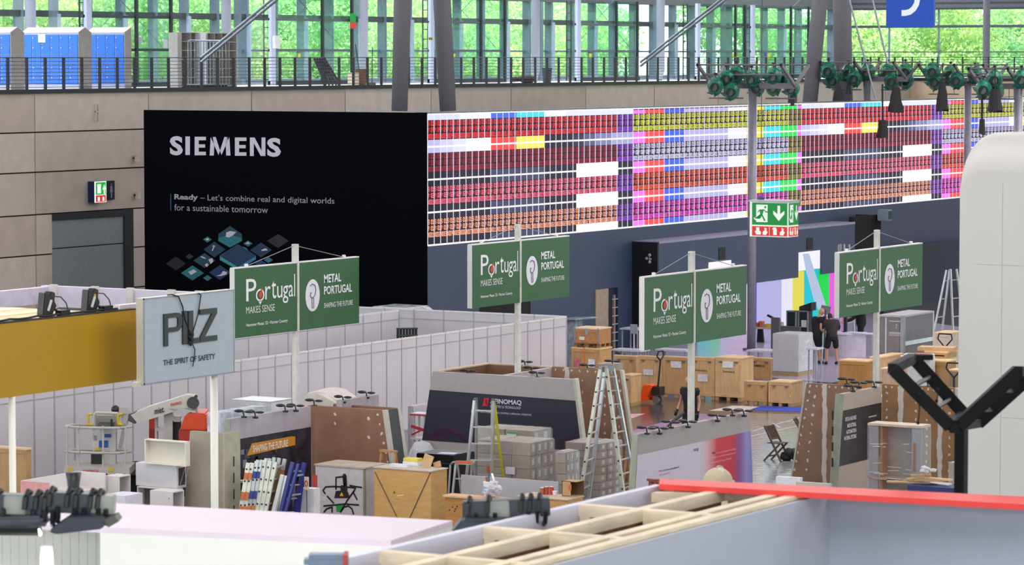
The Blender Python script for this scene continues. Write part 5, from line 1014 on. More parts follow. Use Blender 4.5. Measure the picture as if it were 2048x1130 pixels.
bm_.bm.faces.new(rws[0]); bm_.bm.faces.new(rws[-1][::-1]); o = bm_.done('shell', w_m, wb_)
for p_ in o.data.polygons: p_.use_smooth = len(p_.vertices) == 4
B().box(x0 + .75, x0 + .756, y0 - .003, y0, .3, zt2 - .8).box(x0 + .3, x0 + 9, y0 - .003, y0, 6.6, 6.606).box(x0 + .3, x0 + 9, y0 - .003, y0, 4.1, 4.106).done('panel_joint', M('a8a5a0'), wb_)
# ---------------------------------------------------------------- black V gantry
D1, D2 = 31.0, 32.4; gk = M('08090b', rough=.6, spec=.2); gg = thing('black_gantry', 'black V shaped empty lighting gantry on a slim black post at right', 'lighting gantry', atD(1922, 980, 31.6) * 1)
g = gg.location; gg.location = (g.x, g.y, 0)
f_ = [(1785, 737), (1899, 852), (1917, 852), (2036, 742)]; r_ = [(1826, 716), (1930, 830), (1955, 846), (2060, 752)]
F_ = [atD(u, v, D1) for u, v in f_]; Rr = [atD(u, v, D2) for u, v in r_]
for A in (F_, Rr): B().bar(A[0], A[1], .12, .12).bar(A[1], A[2], .12, .12).bar(A[2], A[3], .12, .12).done('side_frame', gk, gg)
B().bar(F_[0], Rr[0], .09, .09).done('end_bar', gk, gg); B().bar(F_[3], Rr[3], .09, .09).done('end_bar', gk, gg); B().bar(F_[1], Rr[1], .1, .08).bar(F_[2], Rr[2], .1, .08).done('keel_bar', gk, gg)
for i, (p, q) in enumerate(((0, 1), (3, 2))):
    for t_ in (.33, .72): B().cyl(F_[p].lerp(F_[q], t_), Rr[p].lerp(Rr[q], t_), .022, 10).done('crossbar', M('2c3032', rough=.4, metal=.4), gg)
pc = atD(1923, 845, 31.7); B().box(pc.x - .05, pc.x + .05, pc.y - .05, pc.y + .05, 0, pc.z).done('post', gk, gg); pe = (F_[0] + Rr[0]) / 2 + V((.05, 0, .0))
for a_, b2 in (((1838, 790), (1836, 846)), ((1875, 780), (1873, 802)), ((1985, 815), (1997, 820))):
    p, q = atD(*a_, D1 - .1), atD(*b2, D1 - .1); B().tube([p, (p + q) / 2 + V((.01, 0, 0)), q], .006, 5).ball(q, .018, sub=1).ball(p, .02, sub=1).done('dangling_lead', gk, gg)
pq = atD(1848, 714, 31.8); B().obox(pq, .16, .12, .05, YAW).done('end_bracket', gk, gg)
# ---------------------------------------------------------------- exit sign cubes
def exit_cube(label, u0, u1, u2, vt, D, three, hang):
    x0, x1, y0, y1, _, zt3 = box3(u0, u1, u2, vt, D); s = x1 - x0; zb3 = onY(u1, vt + (62 if hang is None else 70), y0).z
    t = thing('exit_sign_cube', label, 'exit sign', ((x0 + x1) / 2, (y0 + y1) / 2, 0 if hang is None else zb3))
    h = zt3 - zb3; B().box(x0, x1, y0, y1, zb3, zt3).done('white_case', M('dfe2df', rough=.4, emit=0), t)
    B().box(x0 - .02, x1 + .02, y0 - .02, y1 + .02, zt3, zt3 + .03).done('lid', M('a8a4ac', rough=.5), t)
    G, Rd, W = M('0c9e46', emit=.75), M('ec3230', emit=.85), M('f2fbee', emit=.95)
    def face(fn):
        # fn(a, z) -> point, a in 0..1 across, z in 0..1 up
        def pl(pts, m, nm, k_=1):
            b = B(); b.bm.faces.new([b.bm.verts.new(fn(a, z, .004 * k_)) for a, z in pts]); return b.done(nm, m, t)
        pl([(.06, .34), (.98, .34), (.98, .97), (.06, .97)], G, 'green_panel'); pl([(.06, .03), (.98, .03), (.98, .30), (.06, .30)], Rd, 'red_panel')
        pl([(0, 0), (.05, 0), (.05, 1), (0, 1)], W, 'lit_edge'); pl([(.06, .30), (.98, .30), (.98, .34), (.06, .34)], W, 'lit_edge')
        pl([(.17, .42), (.47, .42), (.47, .92), (.17, .92)], W, 'door_pictogram', 2); pl([(.10, .52), (.17, .46), (.17, .56), (.12, .55)], W, 'door_pictogram', 2)
        cyc = [(.41 + .028 * math.cos(i * .7), .85 + .035 * math.sin(i * .7)) for i in range(9)]; pl(cyc, G, 'runner', 3)
        for q in ([(.26, .78), (.38, .79), (.34, .62), (.28, .62)], [(.20, .70), (.27, .79), (.30, .77), (.22, .69)], [(.36, .78), (.42, .70), (.48, .70), (.48, .73), (.43, .73), (.38, .79)], [(.27, .64), (.33, .64), (.30, .54), (.13, .55), (.13, .52), (.28, .51)], [(.30, .64), (.35, .62), (.42, .47), (.38, .45)]): pl(q, G, 'runner', 3)
        pl([(.73, .90), (.80, .90), (.80, .66), (.91, .76), (.91, .66), (.765, .46), (.62, .66), (.62, .76), (.73, .66)], W, 'arrow_pictogram', 2)
        n_ = 3 if three else 2
        for i in range(n_):
            a0 = .08 + i * .9 / n_; w_ = .88 / n_
            if i: pl([(a0 - .015, .03), (a0 - .005, .03), (a0 - .005, .30), (a0 - .015, .30)], W, 'divider', 2)
            if i == 0: pl([(a0 + .2 * w_, .27), (a0 + .4 * w_, .27), (a0 + .4 * w_, .17), (a0 + .5 * w_, .15), (a0 + .48 * w_, .06), (a0 + .22 * w_, .06), (a0 + .12 * w_, .15), (a0 + .22 * w_, .18)], W, 'fire_pictogram', 2)
            elif i == n_ - 1: pl([(a0 + .2 * w_, .06), (a0 + .42 * w_, .06), (a0 + .42 * w_, .23), (a0 + .34 * w_, .28), (a0 + .2 * w_, .27), (a0 + .14 * w_, .23), (a0 + .2 * w_, .22)], W, 'fire_pictogram', 2)
            else: pl([(a0 + .1 * w_, .08), (a0 + .16 * w_, .08), (a0 + .16 * w_, .18), (a0 + .4 * w_, .17), (a0 + .46 * w_, .24), (a0 + .36 * w_, .27), (a0 + .1 * w_, .27)], W, 'fire_pictogram', 2)
            pl([(a0 + .6 * w_, .06), (a0 + .8 * w_, .05), (a0 + .9 * w_, .14), (a0 + .82 * w_, .18), (a0 + .84 * w_, .24), (a0 + .7 * w_, .27), (a0 + .72 * w_, .19), (a0 + .6 * w_, .14)], W, 'flame_pictogram', 2)
    face(lambda a, z, o: (x0 + a * s, y0 - o, zb3 + z * h)); face(lambda a, z, o: (x1 + o, y0 + a * (y1 - y0), zb3 + z * h))
    if hang is None: B().box(x1 - .16, x1 - .02, y0 + .3, y0 + .42, 0, zb3).done('post', M('5c5f5f', rough=.5), t)
    else:
        p = onY(hang, vt, (y0 + y1) / 2); B().cyl((p.x, p.y, zt3), (p.x, p.y, 21.9), .008, 5).done('suspension_cable', dk, t); B().ball((p.x, p.y, zt3 + .05), .07, .05, .04, 2).done('cable_joint', M('223a6c'), t)
    return t
exit_cube('exit sign cube on a grey post, low in the middle left', 583, 645, 674, 860, 73, True, None)
exit_cube('exit sign cube hanging on a wire in front of the lamp mast', 1500, 1576, 1597, 405, 59, False, 1522)
# ---------------------------------------------------------------- ladders
alu = M('b9bcbe', rough=.32, metal=.55); alw = M('d6d8cc', rough=.4, metal=.1); yel = M('b5b02c', rough=.45)
def fl(p, q):
    """carry the line p->q down to the floor"""
    d = q - p; return q + d * ((0 - q.z) / d.z) if abs(d.z) > 1e-6 else q
def side(t, A, Bq, D, D2, n, w_, mat, m2=None, rung=.018, tofloor=True, rmat=None, dd=.0):
    a0, a1 = atD(*A[0], D), atD(*A[1], D + dd); b0, b1 = atD(*Bq[0], D2), atD(*Bq[1], D2 + dd)
    if tofloor: a1, b1 = fl(a0, a1), fl(b0, b1)
    B().bar(a0, a1, w_, w_ * .5, up=V((.3, 1, 0))).done('rail', mat, t); B().bar(b0, b1, w_, w_ * .5, up=V((.3, 1, 0))).done('rail', m2 or mat, t)
    for i in range(n): f = (i + .6) / n; B().bar(a0.lerp(a1, f), b0.lerp(b1, f), rung * 2, rung * 1.5).done('rung', rmat or alu, t)
    return a0, a1, b0, b1
t = thing('step_ladder', 'tall double-sided aluminium step ladder before the raw board wall', 'ladder', (0, 0, 0)); p = atD(1213, 1000, 72); t.location = (p.x, p.y, 0)
e1 = side(t, ((1200.5, 739), (1162, 980)), ((1210, 738), (1178, 993)), 71.5, 72.3, 11, .085, alw, alu)
e2 = side(t, ((1212.5, 737), (1246, 978)), ((1226, 737), (1269, 970)), 71.6, 72.4, 11, .085, alw, alu)
B().bar(e1[0], e1[2], .06, .12).bar(e2[0], e2[2], .06, .12).bar(e1[2], e2[2], .05, .1).done('hinge', M('9aa0a4', metal=.4), t)
for e, f in ((e2, .88),): q = e[0].lerp(e[1], f); B().bar(q + V((0, -.03, .12)), q + V((0, -.03, -.12)), .06, .06).done('blue_sticker', M('2c78b0'), t); q = e[0].lerp(e[1], .96); B().bar(q + V((0, -.03, .08)), q + V((0, -.03, -.1)), .1, .08).done('red_foot_band', M('d84434'), t)
for e in (e1, e2):
    b = B()
    for i in range(11): q = e[0].lerp(e[1], (i + .6) / 11); b.cyl(q + V((0, -.05, 0)), q + V((0, -.02, 0)), .018, 8)
    b.done('rung_plug', M('1a1c20'), t)['kind'] = 'stuff'
t = thing('step_ladder', 'aluminium step ladder with yellow rear leg before the navy banner', 'ladder', (0, 0, 0)); p = atD(968, 1000, 71); t.location = (p.x, p.y, 0)
e1 = side(t, ((949, 801), (933, 955)), ((985.5, 802), (983, 952)), 70, 70, 8, .07, alu, alu)
e2 = side(t, ((953, 800), (951.5, 955)), ((989, 806), (1006, 958)), 70.6, 70.6, 8, .06, M('8d8a88', rough=.5, metal=.3), yel, rung=.012)
q0, q1 = atD(988, 806, 70.2), atD(984.6, 950, 70.2); B().bar(q0, fl(q0, q1), .05, .04, up=V((.3, 1, 0))).done('yellow_rail', yel, t)
B().bar(e1[0], e2[0], .05, .1).bar(e1[2], e2[2], .06, .12).done('hinge', M('5c5c60'), t)
t = thing('step_stool', 'low aluminium step stool with orange edge left of the ladder', 'step stool', (0, 0, 0)); p = atD(925, 990, 69); t.location = (p.x, p.y, 0)
side(t, ((912, 925), (905, 990)), ((943, 925), (941, 990)), 68.4, 68.4, 3, .05, alu); side(t, ((915, 926), (922, 985)), ((946, 927), (952, 985)), 68.9, 68.9, 2, .04, alu)
a, b2, c, d = atD(911, 924, 68.3), atD(946, 925, 68.3), atD(950, 922, 69.0), atD(916, 921, 69.0); B().slab([a, b2, c, d], (0, 0, -.05)).done('top_step', alu, t); B().bar(a, b2, .03, .06).done('orange_edge', M('c8683c'), t)
B().tube([atD(911, 924, 68.3), atD(905, 925, 68.4), atD(901, 930, 68.5), fl(atD(901, 930, 68.5), atD(897, 990, 68.5))], .02, 6).done('hand_rail', alu, t)
for lab, D, pts, nm in (('aluminium step ladder in front of the dark teal partition at right', 98, ((1893, 540), (1868, 662), (1899, 540), (1884, 662), (1901, 538), (1906, 662), (1913, 538), (1928, 662)), 7), ('small step ladder top showing above the rightmost green sign', 119, ((1677, 489), (1671, 590), (1681, 488), (1680, 590), (1688, 488), (1690, 590), (1698, 489), (1704, 590)), 9)):
    t = thing('step_ladder', lab, 'ladder', (0, 0, 0)); p = atD((pts[0][0] + pts[6][0]) / 2, 700, D); t.location = (p.x, p.y, 0)
    side(t, pts[0:2], pts[2:4], D, D + .8, nm, .06, alu); side(t, pts[4:6], pts[6:8], D, D + .8, nm, .06, alu)
# ladder bundle leaning at the yellow slogan booth
cols = ['c86a3a', 'c9773f', '2c3f88', '2c3f88', None, None, None]
tops = [(497, 926), (505, 926), (514, 923), (521, 923), (530, 921), (540, 922), (551, 924)]; bots = [(483, 1016), (491, 1017), (499, 1017), (507, 1017), (515, 1018), (524, 1018), (532, 1019)]
ords = ['first, outermost left', 'second from the left', 'third from the left', 'fourth from the left', 'fifth from the left', 'sixth from the left', 'rightmost aluminium one']
for i, (a_, b_2) in enumerate(zip(tops, bots)):
    D = 66.3; t = thing('extension_ladder', 'aluminium ladder leaning in the row by the yellow strip, ' + ords[i], 'ladder', (0, 0, 0), 'ladders leaning in a row'); p = atD(b_2[0], 1016, D); t.location = (p.x, p.y, 0)
    a0, a1 = atD(*a_, D), atD(*b_2, D); a1 = fl(a0, a1); up_ = V((1, 0, 0))
    B().bar(a0, a1, .05, .085, up=V((1, .2, 0))).done('rail', alw if i < 2 or i > 3 else alu, t); off = V((-.12, .5, 0)); B().bar(a0 + off, a1 + off, .05, .07, up=V((1, .2, 0))).done('rail', alu, t)
    for k in range(8): q = a0.lerp(a1, (k + .5) / 8); B().bar(q, q + off, .03, .03).done('rung', alu, t); 
    b = B()
    for k in range(8): q = a0.lerp(a1, (k + .5) / 8); b.ball(q + V((.0, -.035, 0)), .022, .012, .022, 1)
    b.done('rung_plug', M('1c2028'), t)['kind'] = 'stuff'
    if cols[i]:
        for f0, f1 in ((.10, .17), (.30, .38), (.45, .53)): q0, q1 = a0.lerp(a1, f0), a0.lerp(a1, f1); B().bar(q0 + V((.01, -.03, 0)), q1 + V((.01, -.03, 0)), .03, .075, up=V((1, .2, 0))).done('sticker', M(cols[i] if (i in (2, 3) and f0 < .4) or i < 2 else 'c9773f', rough=.5), t)
blu = M('252c7c', rough=.45)
t = thing('step_ladder', 'dark blue folding ladder leaning right of the aluminium row', 'ladder', (0, 0, 0)); p = atD(580, 1016, 66); t.location = (p.x, p.y, 0)
side(t, ((586, 925), (563, 1018)), ((609, 926), (590, 1018)), 66, 66.5, 7, .10, blu, blu, rmat=alu); side(t, ((597, 928), (573, 1018)), ((609, 926), (598, 1018)), 65.8, 66.3, 5, .07, blu, blu, rmat=alu)
def plank(label, u0, v0, u1, v1, D, w_, th_, col, name='plank', cat='board'):
    a0, a1 = atD(u0, v0, D), atD(u1, v1, D); a1 = fl(a0, a1); b = B().bar(a0, a1, w_, th_, up=V((.4, 1, 0))); return tag(b.done(name, M(col, rough=.55, var=.05)), label, cat)
plank('brown board leaning between the ladders and the white planks', 563, 938, 540, 1018, 66.6, .16, .05, '8a6448')
plank('white plank leaning left of the dark blue ladder', 566, 950, 549, 1020, 66.2, .12, .05, 'cfcfcc'); plank('white plank with yellow lower end beside the dark blue ladder', 574, 952, 561, 1020, 66.1, .09, .04, 'd6d8d0')
# white round table end with fire signs, below the exit cube
tbox('white_plinth', 'plain white low plinth behind the grey post of the low exit cube', 'panel', *box3(600, 628, 640, 978, 66.5)[:2], *box3(600, 628, 640, 978, 66.5)[2:4], 0, zv(978, 66.5), M('dadadc', rough=.5))
for u, v, lab, D in ((615, 967, 'small fire hose sign board with red ring beside the grey post', 66.2), (632, 963, 'small red sign plate at the white graffiti crate edge', 68)):
    p = atD(u, v, D); t = thing('fire_sign', lab, 'sign', (p.x, p.y, 0)); B().box(p.x - .08, p.x + .02, p.y, p.y + .02, p.z - .13, p.z + .13).done('board', M('cdb8a8' if u < 620 else 'b83838'), t); B().box(p.x - .05, p.x - .03, p.y + .02, p.y + .04, 0, p.z + .1).done('stand', M('6a6a6a'), t)
    if u < 620:
        b = B()
        for i in range(14): a0, a1 = 2 * math.pi * i / 14, 2 * math.pi * (i + 1) / 14; b.cyl((p.x - .03 + .03 * math.cos(a0), p.y - .004, p.z + .055 * math.sin(a0)), (p.x - .03 + .03 * math.cos(a1), p.y - .004, p.z + .055 * math.sin(a1)), .009, 5)
        b.done('red_ring', M('a8302c'), t)
# graffiti crate
x0, x1, y0, y1, _, z1 = box3(631, 729, 773, 935, 68.5); gc_ = thing('graffiti_crate', 'white crate with sprayed black symbol and flame warning sticker', 'crate', ((x0 + x1) / 2, y0, 0))
B().box(x0, x1, y0, y1, 0, z1 - .03).done('body', M('bdb8ba', rough=.6, var=.06), gc_); B().box(x0 - .02, x1 + .02, y0 - .02, y1 + .02, z1 - .03, z1).done('lid', M('b4a898', rough=.6), gc_); B().box(x1 - .03, x1 + .012, y0 - .012, y0 + .03, 0, z1 - .03).done('corner_strip', M('8c8070'), gc_)
bkp = M('121012', rough=.6, var=0)
def gp(u, v): q = onY(u, v, y0 - .006); return q
def spray(pts, r):
    b = B(); n_ = 10
    for i, (u, v) in enumerate(pts): q = gp(u, v); b.bm.faces.new([b.bm.verts.new((q.x + r * math.cos(2 * math.pi * k / n_), q.y - .0005 * i, q.z + r * math.sin(2 * math.pi * k / n_))) for k in range(n_)])
    for (a_, b_2) in zip(pts, pts[1:]):
        q, q2 = gp(*a_), gp(*b_2); d = (q2 - q); n2 = V((-d.z, 0, d.x)).normalized() * r; b.bm.faces.new([b.bm.verts.new(v_) for v_ in (q + n2, q2 + n2, q2 - n2, q - n2)])
    o = b.done('sprayed_mark', bkp, gc_); return o
spray([(672, 978), (672, 955), (689, 953), (690, 978)], .018); spray([(689, 952), (691, 980), (684, 975), (686, 985)], .05); puv('Y', y0, [(669, 996), (672, 982), (692, 980), (696, 984), (701, 996)], bkp, gc_, off=.01)
for ptl in ([(650, 987), (646, 981), (651, 974), (665, 973), (690, 974), (702, 975), (711, 976), (708, 982), (695, 1000), (682, 1022)], [(700, 971), (710, 973), (723, 975)], [(706, 984), (714, 999)], [(655, 993), (667, 1006)], [(648, 1012), (690, 1008), (717, 1010)], [(648, 1024), (653, 1018), (664, 1014), (664, 1024)], [(681, 1024), (688, 1014), (697, 1012), (704, 1018), (707, 1028)]): spray(ptl, .018)
puv('Y', y0, [(680, 992), (688, 992), (684, 984)], M('e0a020', var=0), gc_, off=.016); puv('Y', y0, [(672, 1010), (687, 1010), (683, 1024), (673, 1024)], M('16903c', var=0), gc_, off=.003); puv('Y', y0, [(633, 990), (653, 994), (650, 1001), (634, 999)], M('cfc4c4', var=.15, scale=30), gc_, off=.003)
tbox('grey_board', 'narrow grey board standing between the white and golden crates', 'board', *[f for f in box3(736, 748, 750, 953, 69.5)][:4], 0, zv(953, 69.5), M('9a9496', rough=.6))
# golden crate
x0, x1, y0, y1, _, z1 = box3(748, 862, 894, 942, 67.0); gd = thing('golden_crate', 'golden plywood crate with V shaped cable and clutter on its lid', 'crate', ((x0 + x1) / 2, y0, 0))
B().box(x0, x1, y0, y1, 0, z1 - .02).done('body', M('c79a5c', rough=.6, var=.08, scale=2.5, kind='wood'), gd); B().box(x0 - .02, x1 + .02, y0 - .02, y1 + .02, z1 - .02, z1).done('lid', M('bdb0a4', rough=.6), gd)
B().tube([onY(750, 944, y0 - .01), onY(792, 1030, y0 - .01), onY(808, 1060, y0 - .01), onY(822, 1030, y0 - .01), onY(861, 944, y0 - .01)], .008, 5).done('v_cable', M('4a443c'), gd)
puv('Y', y0, [(785, 987), (793, 987), (789, 979)], M('c8a020', var=0), gd, off=.008); puv('Y', y0, [(787, 985.5), (791, 985.5), (789, 981.5)], M('3c3420', var=0), gd, off=.014)
text('!', onY(788.7, 985, y0), (1, 0, 0), .008, .03, M('c8a020', var=0), gd, off=.02)
puv('Y', y0, [(795, 990), (807, 989), (807, 991.5), (795, 992.5)], M('e0c89c', var=0), gd, off=.006); puv('Y', y0, [(792, 997), (802, 998), (802, 998.8), (792, 997.8)], M('a88450', var=0), gd, off=.006)
zl3 = z1
def on_lid(label, u, v, sx, sy, sz, col, nm='small_box', cat='box', rz=0, rx=0, lift=0, z=None):
    q = onZ(u, v, z if z is not None else zl3); return tag(B().obox((q.x, q.y, (z if z is not None else zl3) + sz / 2 + .002 + lift), sx, sy, sz, rz, rx).done(nm, M(col, rough=.6)), label, cat)
on_lid('white box with yellow side on the golden crate, lower one', 826, 930, .36, .22, .075, 'dcdce4'); 
q = onZ(826, 930, zl3); tag(B().box(q.x - .17, q.x + .17, q.y - .1, q.y + .1, zl3 + .08, zl3 + .145).done('small_box', M('d8c24a', rough=.5)), 'yellow and white carton stacked on the golden crate', 'box')
on_lid('flat long white carton at the left of the golden crate lid', 800, 934, .4, .14, .06, 'd4d4dc'); 
q = onZ(855, 935, zl3); tag(B().obox((q.x, q.y, zl3 + .13), .2, .03, .26, .3, 0, .35).done('wood_offcut', M('c8a47c', rough=.7)), 'tilted plywood offcut with a hole on the golden crate', 'offcut'); tag(B().obox((q.x + .17, q.y + .1, zl3 + .06), .2, .03, .12, -.3, 0, -.3).done('wood_offcut', M('c09a70', rough=.7)), 'smaller plywood offcut leaning right on the golden crate', 'offcut')
# crates with tools at centre bottom
x0, x1, y0, y1, _, z1 = box3(890, 1020, 1035, 1000, 64.0); c1 = thing('tool_crate', 'honey brown chest with open holes below the white bucket', 'crate', ((x0 + x1) / 2, y0, 0))
B().box(x0, x1, y0, y1, 0, z1 - .04).done('body', M('a8743a', rough=.6, var=.15, scale=3, kind='wood'), c1); B().box(x0 - .03, x1 + .03, y0 - .04, y1 + .03, z1 - .035, z1).done('lid', M('cba37c', rough=.65), c1)
for u, v in ((905, 1014), (911, 1018), (914, 1013), (899, 1020), (909, 1022)): q = onY(u, v, y0 - .003); B().cyl(q, q + V((0, -.004, 0)), .016, 8).done('hole', M('2c2018'), c1)
def bucket(label, u, v, D, r, h, col, z0, lid=None, lab=None, nm='bucket', cat='bucket'):
    p = onZ(u, v, z0); t = thing(nm, label, cat, (p.x, p.y, z0)); B().cyl((p.x, p.y, z0), (p.x, p.y, z0 + h), r * .86, 20, r).done('body', M(col, rough=.4, var=.02), t, smooth=False); B().cyl((p.x, p.y, z0 + h), (p.x, p.y, z0 + h + .02), r * 1.06, 20).done('rim', M(col, rough=.4), t)
    if lab: B().box(p.x - r * .6, p.x + r * .2, p.y - r - .004, p.y - r + .01, z0 + h * .3, z0 + h * .75).done('label_sheet', M(lab), t)
    return t, p
t, p = bucket('white plastic bucket with tilted lid and tools on the brown chest', 981, 991, 64, .14, .25, 'e0e2e4', z1 + .002, lab='7cb4cc'); B().cyl((p.x + .06, p.y - .02, z1 + .32), (p.x + .09, p.y + .0, z1 + .33), .12, 20).done('lid', M('e6e8ea'), t); B().cyl((p.x - .02, p.y, z1 + .1), (p.x - .05, p.y, z1 + .42), .02, 8).done('tool_handle', M('4c5c6c'), t); B().cyl((p.x - .07, p.y + .03, z1 + .1), (p.x - .1, p.y, z1 + .36), .02, 8).done('tool_handle', M('8c5c3c'), t)
b = B(); q = onZ(955, 1001, z1); q.y = y0 + .12
for i in range(14): b.ball((q.x + random.uniform(-.09, .16), q.y + random.uniform(-.08, .08), z1 + .07 + random.uniform(-.02, .14)), .09, .07, .06, 2, .5)
tag(b.done('plastic_bag', M('d0ccd4', rough=.25, var=.1, scale=12, alpha=.55)), 'crumpled clear plastic bag beside the white bucket', 'bag')
x0, x1, y0, y1, _, z2 = box3(1035, 1135, 1166, 999, 64.5); c2 = thing('tool_crate', 'pale plywood chest carrying cans and an open carton', 'crate', ((x0 + x1) / 2, y0, 0))
B().box(x0, x1, y0, y1, 0, z2 - .02).done('body', M('c09460', rough=.6, var=.1, scale=3, kind='wood'), c2); B().box(x0 - .02, x1 + .02, y0 - .02, y1 + .02, z2 - .02, z2).done('lid', M('bca894', rough=.65), c2)
for u, col, lab, h in ((1084, 'a8603c', 'brown can at the left of the can row', .13), (1093, 'a04028', 'taller red brown can, second in the can row', .15), (1103, 'b83c30', 'red and white can, third in the can row', .15)):
    q = onZ(u, 989, z2); t = thing('paint_can', lab, 'can', (q.x, q.y, z2)); B().cyl((q.x, q.y, z2 + .001), (q.x, q.y, z2 + h), .045, 14).done('body', M(col, rough=.4), t); B().cyl((q.x, q.y, z2 + h), (q.x, q.y, z2 + h + .01), .04, 14).done('lid', M('dcd0c8'), t)
q = onZ(1111, 990, z2); bucket('small white tub with red lid in front of the cans', 1110, 990, 64, .05, .06, 'e0d8dc', z2 + .002, nm='tub', cat='tub')
q = onZ(1146, 991, z2); ob = thing('open_carton', 'open brown cardboard carton tipped on the pale chest', 'box', (q.x, q.y, z2)); s_ = .15
cbm = M('b08c60', rough=.7, var=.06); B().box(q.x - s_, q.x + .04, q.y - .17, q.y - .16, z2 + .002, z2 + .3).done('side', cbm, ob); B().box(q.x - s_, q.x - s_ + .01, q.y - .17, q.y + .12, z2 + .002, z2 + .3).done('side', cbm, ob); B().box(q.x - s_, q.x + .18, q.y + .11, q.y + .12, z2 + .002, z2 + .3).done('side', M('6c5038'), ob); B().box(q.x - s_, q.x + .18, q.y - .17, q.y + .12, z2 + .001, z2 + .012).done('bottom', cbm, ob); B().box(q.x - s_, q.x + .18, q.y - .17, q.y + .12, z2 + .29, z2 + .3).done('top_flap', cbm, ob)
puv('Y', q.y - .17, [(1137, 970), (1143, 969), (1143, 980), (1137, 981)], M('b85c2c', var=0), ob)
tbox('grey_board', 'long grey panel lying upright behind the chests with cans', 'board', *box3(922, 1116, 1118, 966, 66.6)[:2], box3(922, 1116, 1118, 966, 66.6)[2], box3(922, 1116, 1118, 966, 66.6)[2] + .04, 0, zv(964, 66.6), M('a7a6ac', rough=.55, var=.03))
p = onZ(1043, 992, .9); b = B().ball((p.x, p.y, .84), .2, .2, .16, 2, .05); tag(b.cyl((p.x, p.y, 0), (p.x, p.y, .8), .1, 10).done('dark_barrel', M('2c2624', rough=.6)), 'dark round topped container between the two chests', 'container')
# wrapped carton stacks: each layer is its own carton row
def stack(label, u0, u1, u2, vt, D, rows, cu_, cs, col, group=None):
    x0, x1, y0, y1, _, z1 = box3(u0, u1, u2, vt, D); t = thing('wrapped_carton_stack', label, 'carton stack', ((x0 + x1) / 2, (y0 + y1) / 2, 0), group); z00 = .14; hh = (z1 - z00) / rows
    for r_ in range(rows):
        for i in range(cu_):
            for j in range(cs):
                xa, xb_ = x0 + (x1 - x0) * i / cu_, x0 + (x1 - x0) * (i + 1) / cu_; ya_, yb_2 = y0 + (y1 - y0) * j / cs, y0 + (y1 - y0) * (j + 1) / cs; jx = random.uniform(-.012, .012)
                if i not in (0, cu_ - 1) and j not in (0, cs - 1) and r_ < rows - 1: continue
                c_ = B().box(xa + .006 + jx, xb_2 if False else xb_ - .006 + jx, ya_ + .006 + jx, yb_2 - .006 + jx, z00 + r_ * hh + .004, z00 + (r_ + 1) * hh - .004).done('carton', M(col[(r_ + i + j) % len(col)], rough=.6, var=.06), t)
                if i == cu_ - 1: B().box(xb_ + jx - .006, xb_ + jx - .003, ya_ + .1, ya_ + .1 + (yb_2 - ya_) * .35, z00 + r_ * hh + hh * .3, z00 + r_ * hh + hh * .8).done('label_sheet', M('d0ccca', rough=.6), c_)
    B().box(x0 - .01, x1 + .01, y0 - .01, y1 + .01, .0, .14).done('pallet_base', M('9a7c58', rough=.8), t)
    B().box(x0 - .03, x1 + .03, y0 - .03, y1 + .03, .1, z1 + .012).done('clear_wrap', glass('wrap', (.97, .97, .98), .14, .15), t, bevel=.03)
    b = B(); rn_ = random.Random(u0)
    for i in range(16): xx = rn_.uniform(x0, x1 - .2); yy = rn_.uniform(y0 + .1, y1 - .1); b.bar((xx, yy, z1 + .016), (xx + rn_.uniform(.05, .2), yy + rn_.uniform(-.1, .1), z1 + .017), .007, .003)
    b.done('wrap_crease', M('d8d6dc', rough=.25), t); return t, (x0, x1, y0, y1, z1)
cc = ['a79a92', 'aca098', 'a3958c']
t, bb = stack('large wrapped carton stack behind the yellow legged ladder', 952, 1060, 1108, 886, 70.6, 6, 3, 4, cc)
q0, q1 = onY(1011, 933, bb[2] - .035), onY(1030, 949, bb[2] - .035); B().box(q0.x, q1.x, bb[2] - .04, bb[2] - .035, q1.z, q0.z).done('white_paper', M('dcd4e0'), t); q0, q1 = onY(974, 932, bb[2] - .035), onY(981, 944, bb[2] - .035); B().box(q0.x, q1.x, bb[2] - .04, bb[2] - .035, q1.z, q0.z).done('orange_mark', M('d8542c'), t)
t, bb2 = stack('rear wrapped pallet with low wide cartons and a green label', 956, 1065, 1103, 862, 73.8, 5, 2, 2, ['a89c90', 'b0a498'])
q0, q1 = onY(1014, 864, bb2[2] - .035), onY(1033, 871, bb2[2] - .035); B().box(q0.x, q1.x, bb2[2] - .04, bb2[2] - .035, q1.z - .05, q0.z).done('label_sheet', M('c4d0c0'), t); B().box(q0.x, q1.x, bb2[2] - .042, bb2[2] - .04, q0.z - .03, q0.z).done('green_band', M('3c9c5c'), t)
stack('small wrapped carton stack beside the large one', 1111, 1131, 1157, 905, 69.6, 7, 1, 3, cc); stack('tall wrapped carton stack behind the tall double ladder', 1130, 1200, 1243, 888, 73.2, 8, 2, 3, cc)
# black covered machine behind golden crate
x0, x1, y0, y1, _, z1 = box3(832, 905, 950, 911, 71.8); t = thing('black_case', 'large black case with a paper sheet on top behind the golden crate', 'case', ((x0 + x1) / 2, y0, 0)); B().box(x0, x1, y0, y1, .05, z1).done('body', M('121216', rough=.35), t, bevel=.02); B().box(x0, x1, y0, y1, 0, .05).done('base', M('2a2a2c'), t); B().box(x0 - .02, x1 + .02, y0 - .02, y1 + .02, z1 - .2, z1 - .17).done('rim_strip', M('3a3a40', metal=.4), t)
q = onZ(896, 908, z1); tag(B().obox((q.x, q.y, z1 + .012), .4, .25, .02, .2).done('paper_sheet', M('c8c4dc')), 'white paper lying on the black case', 'paper')
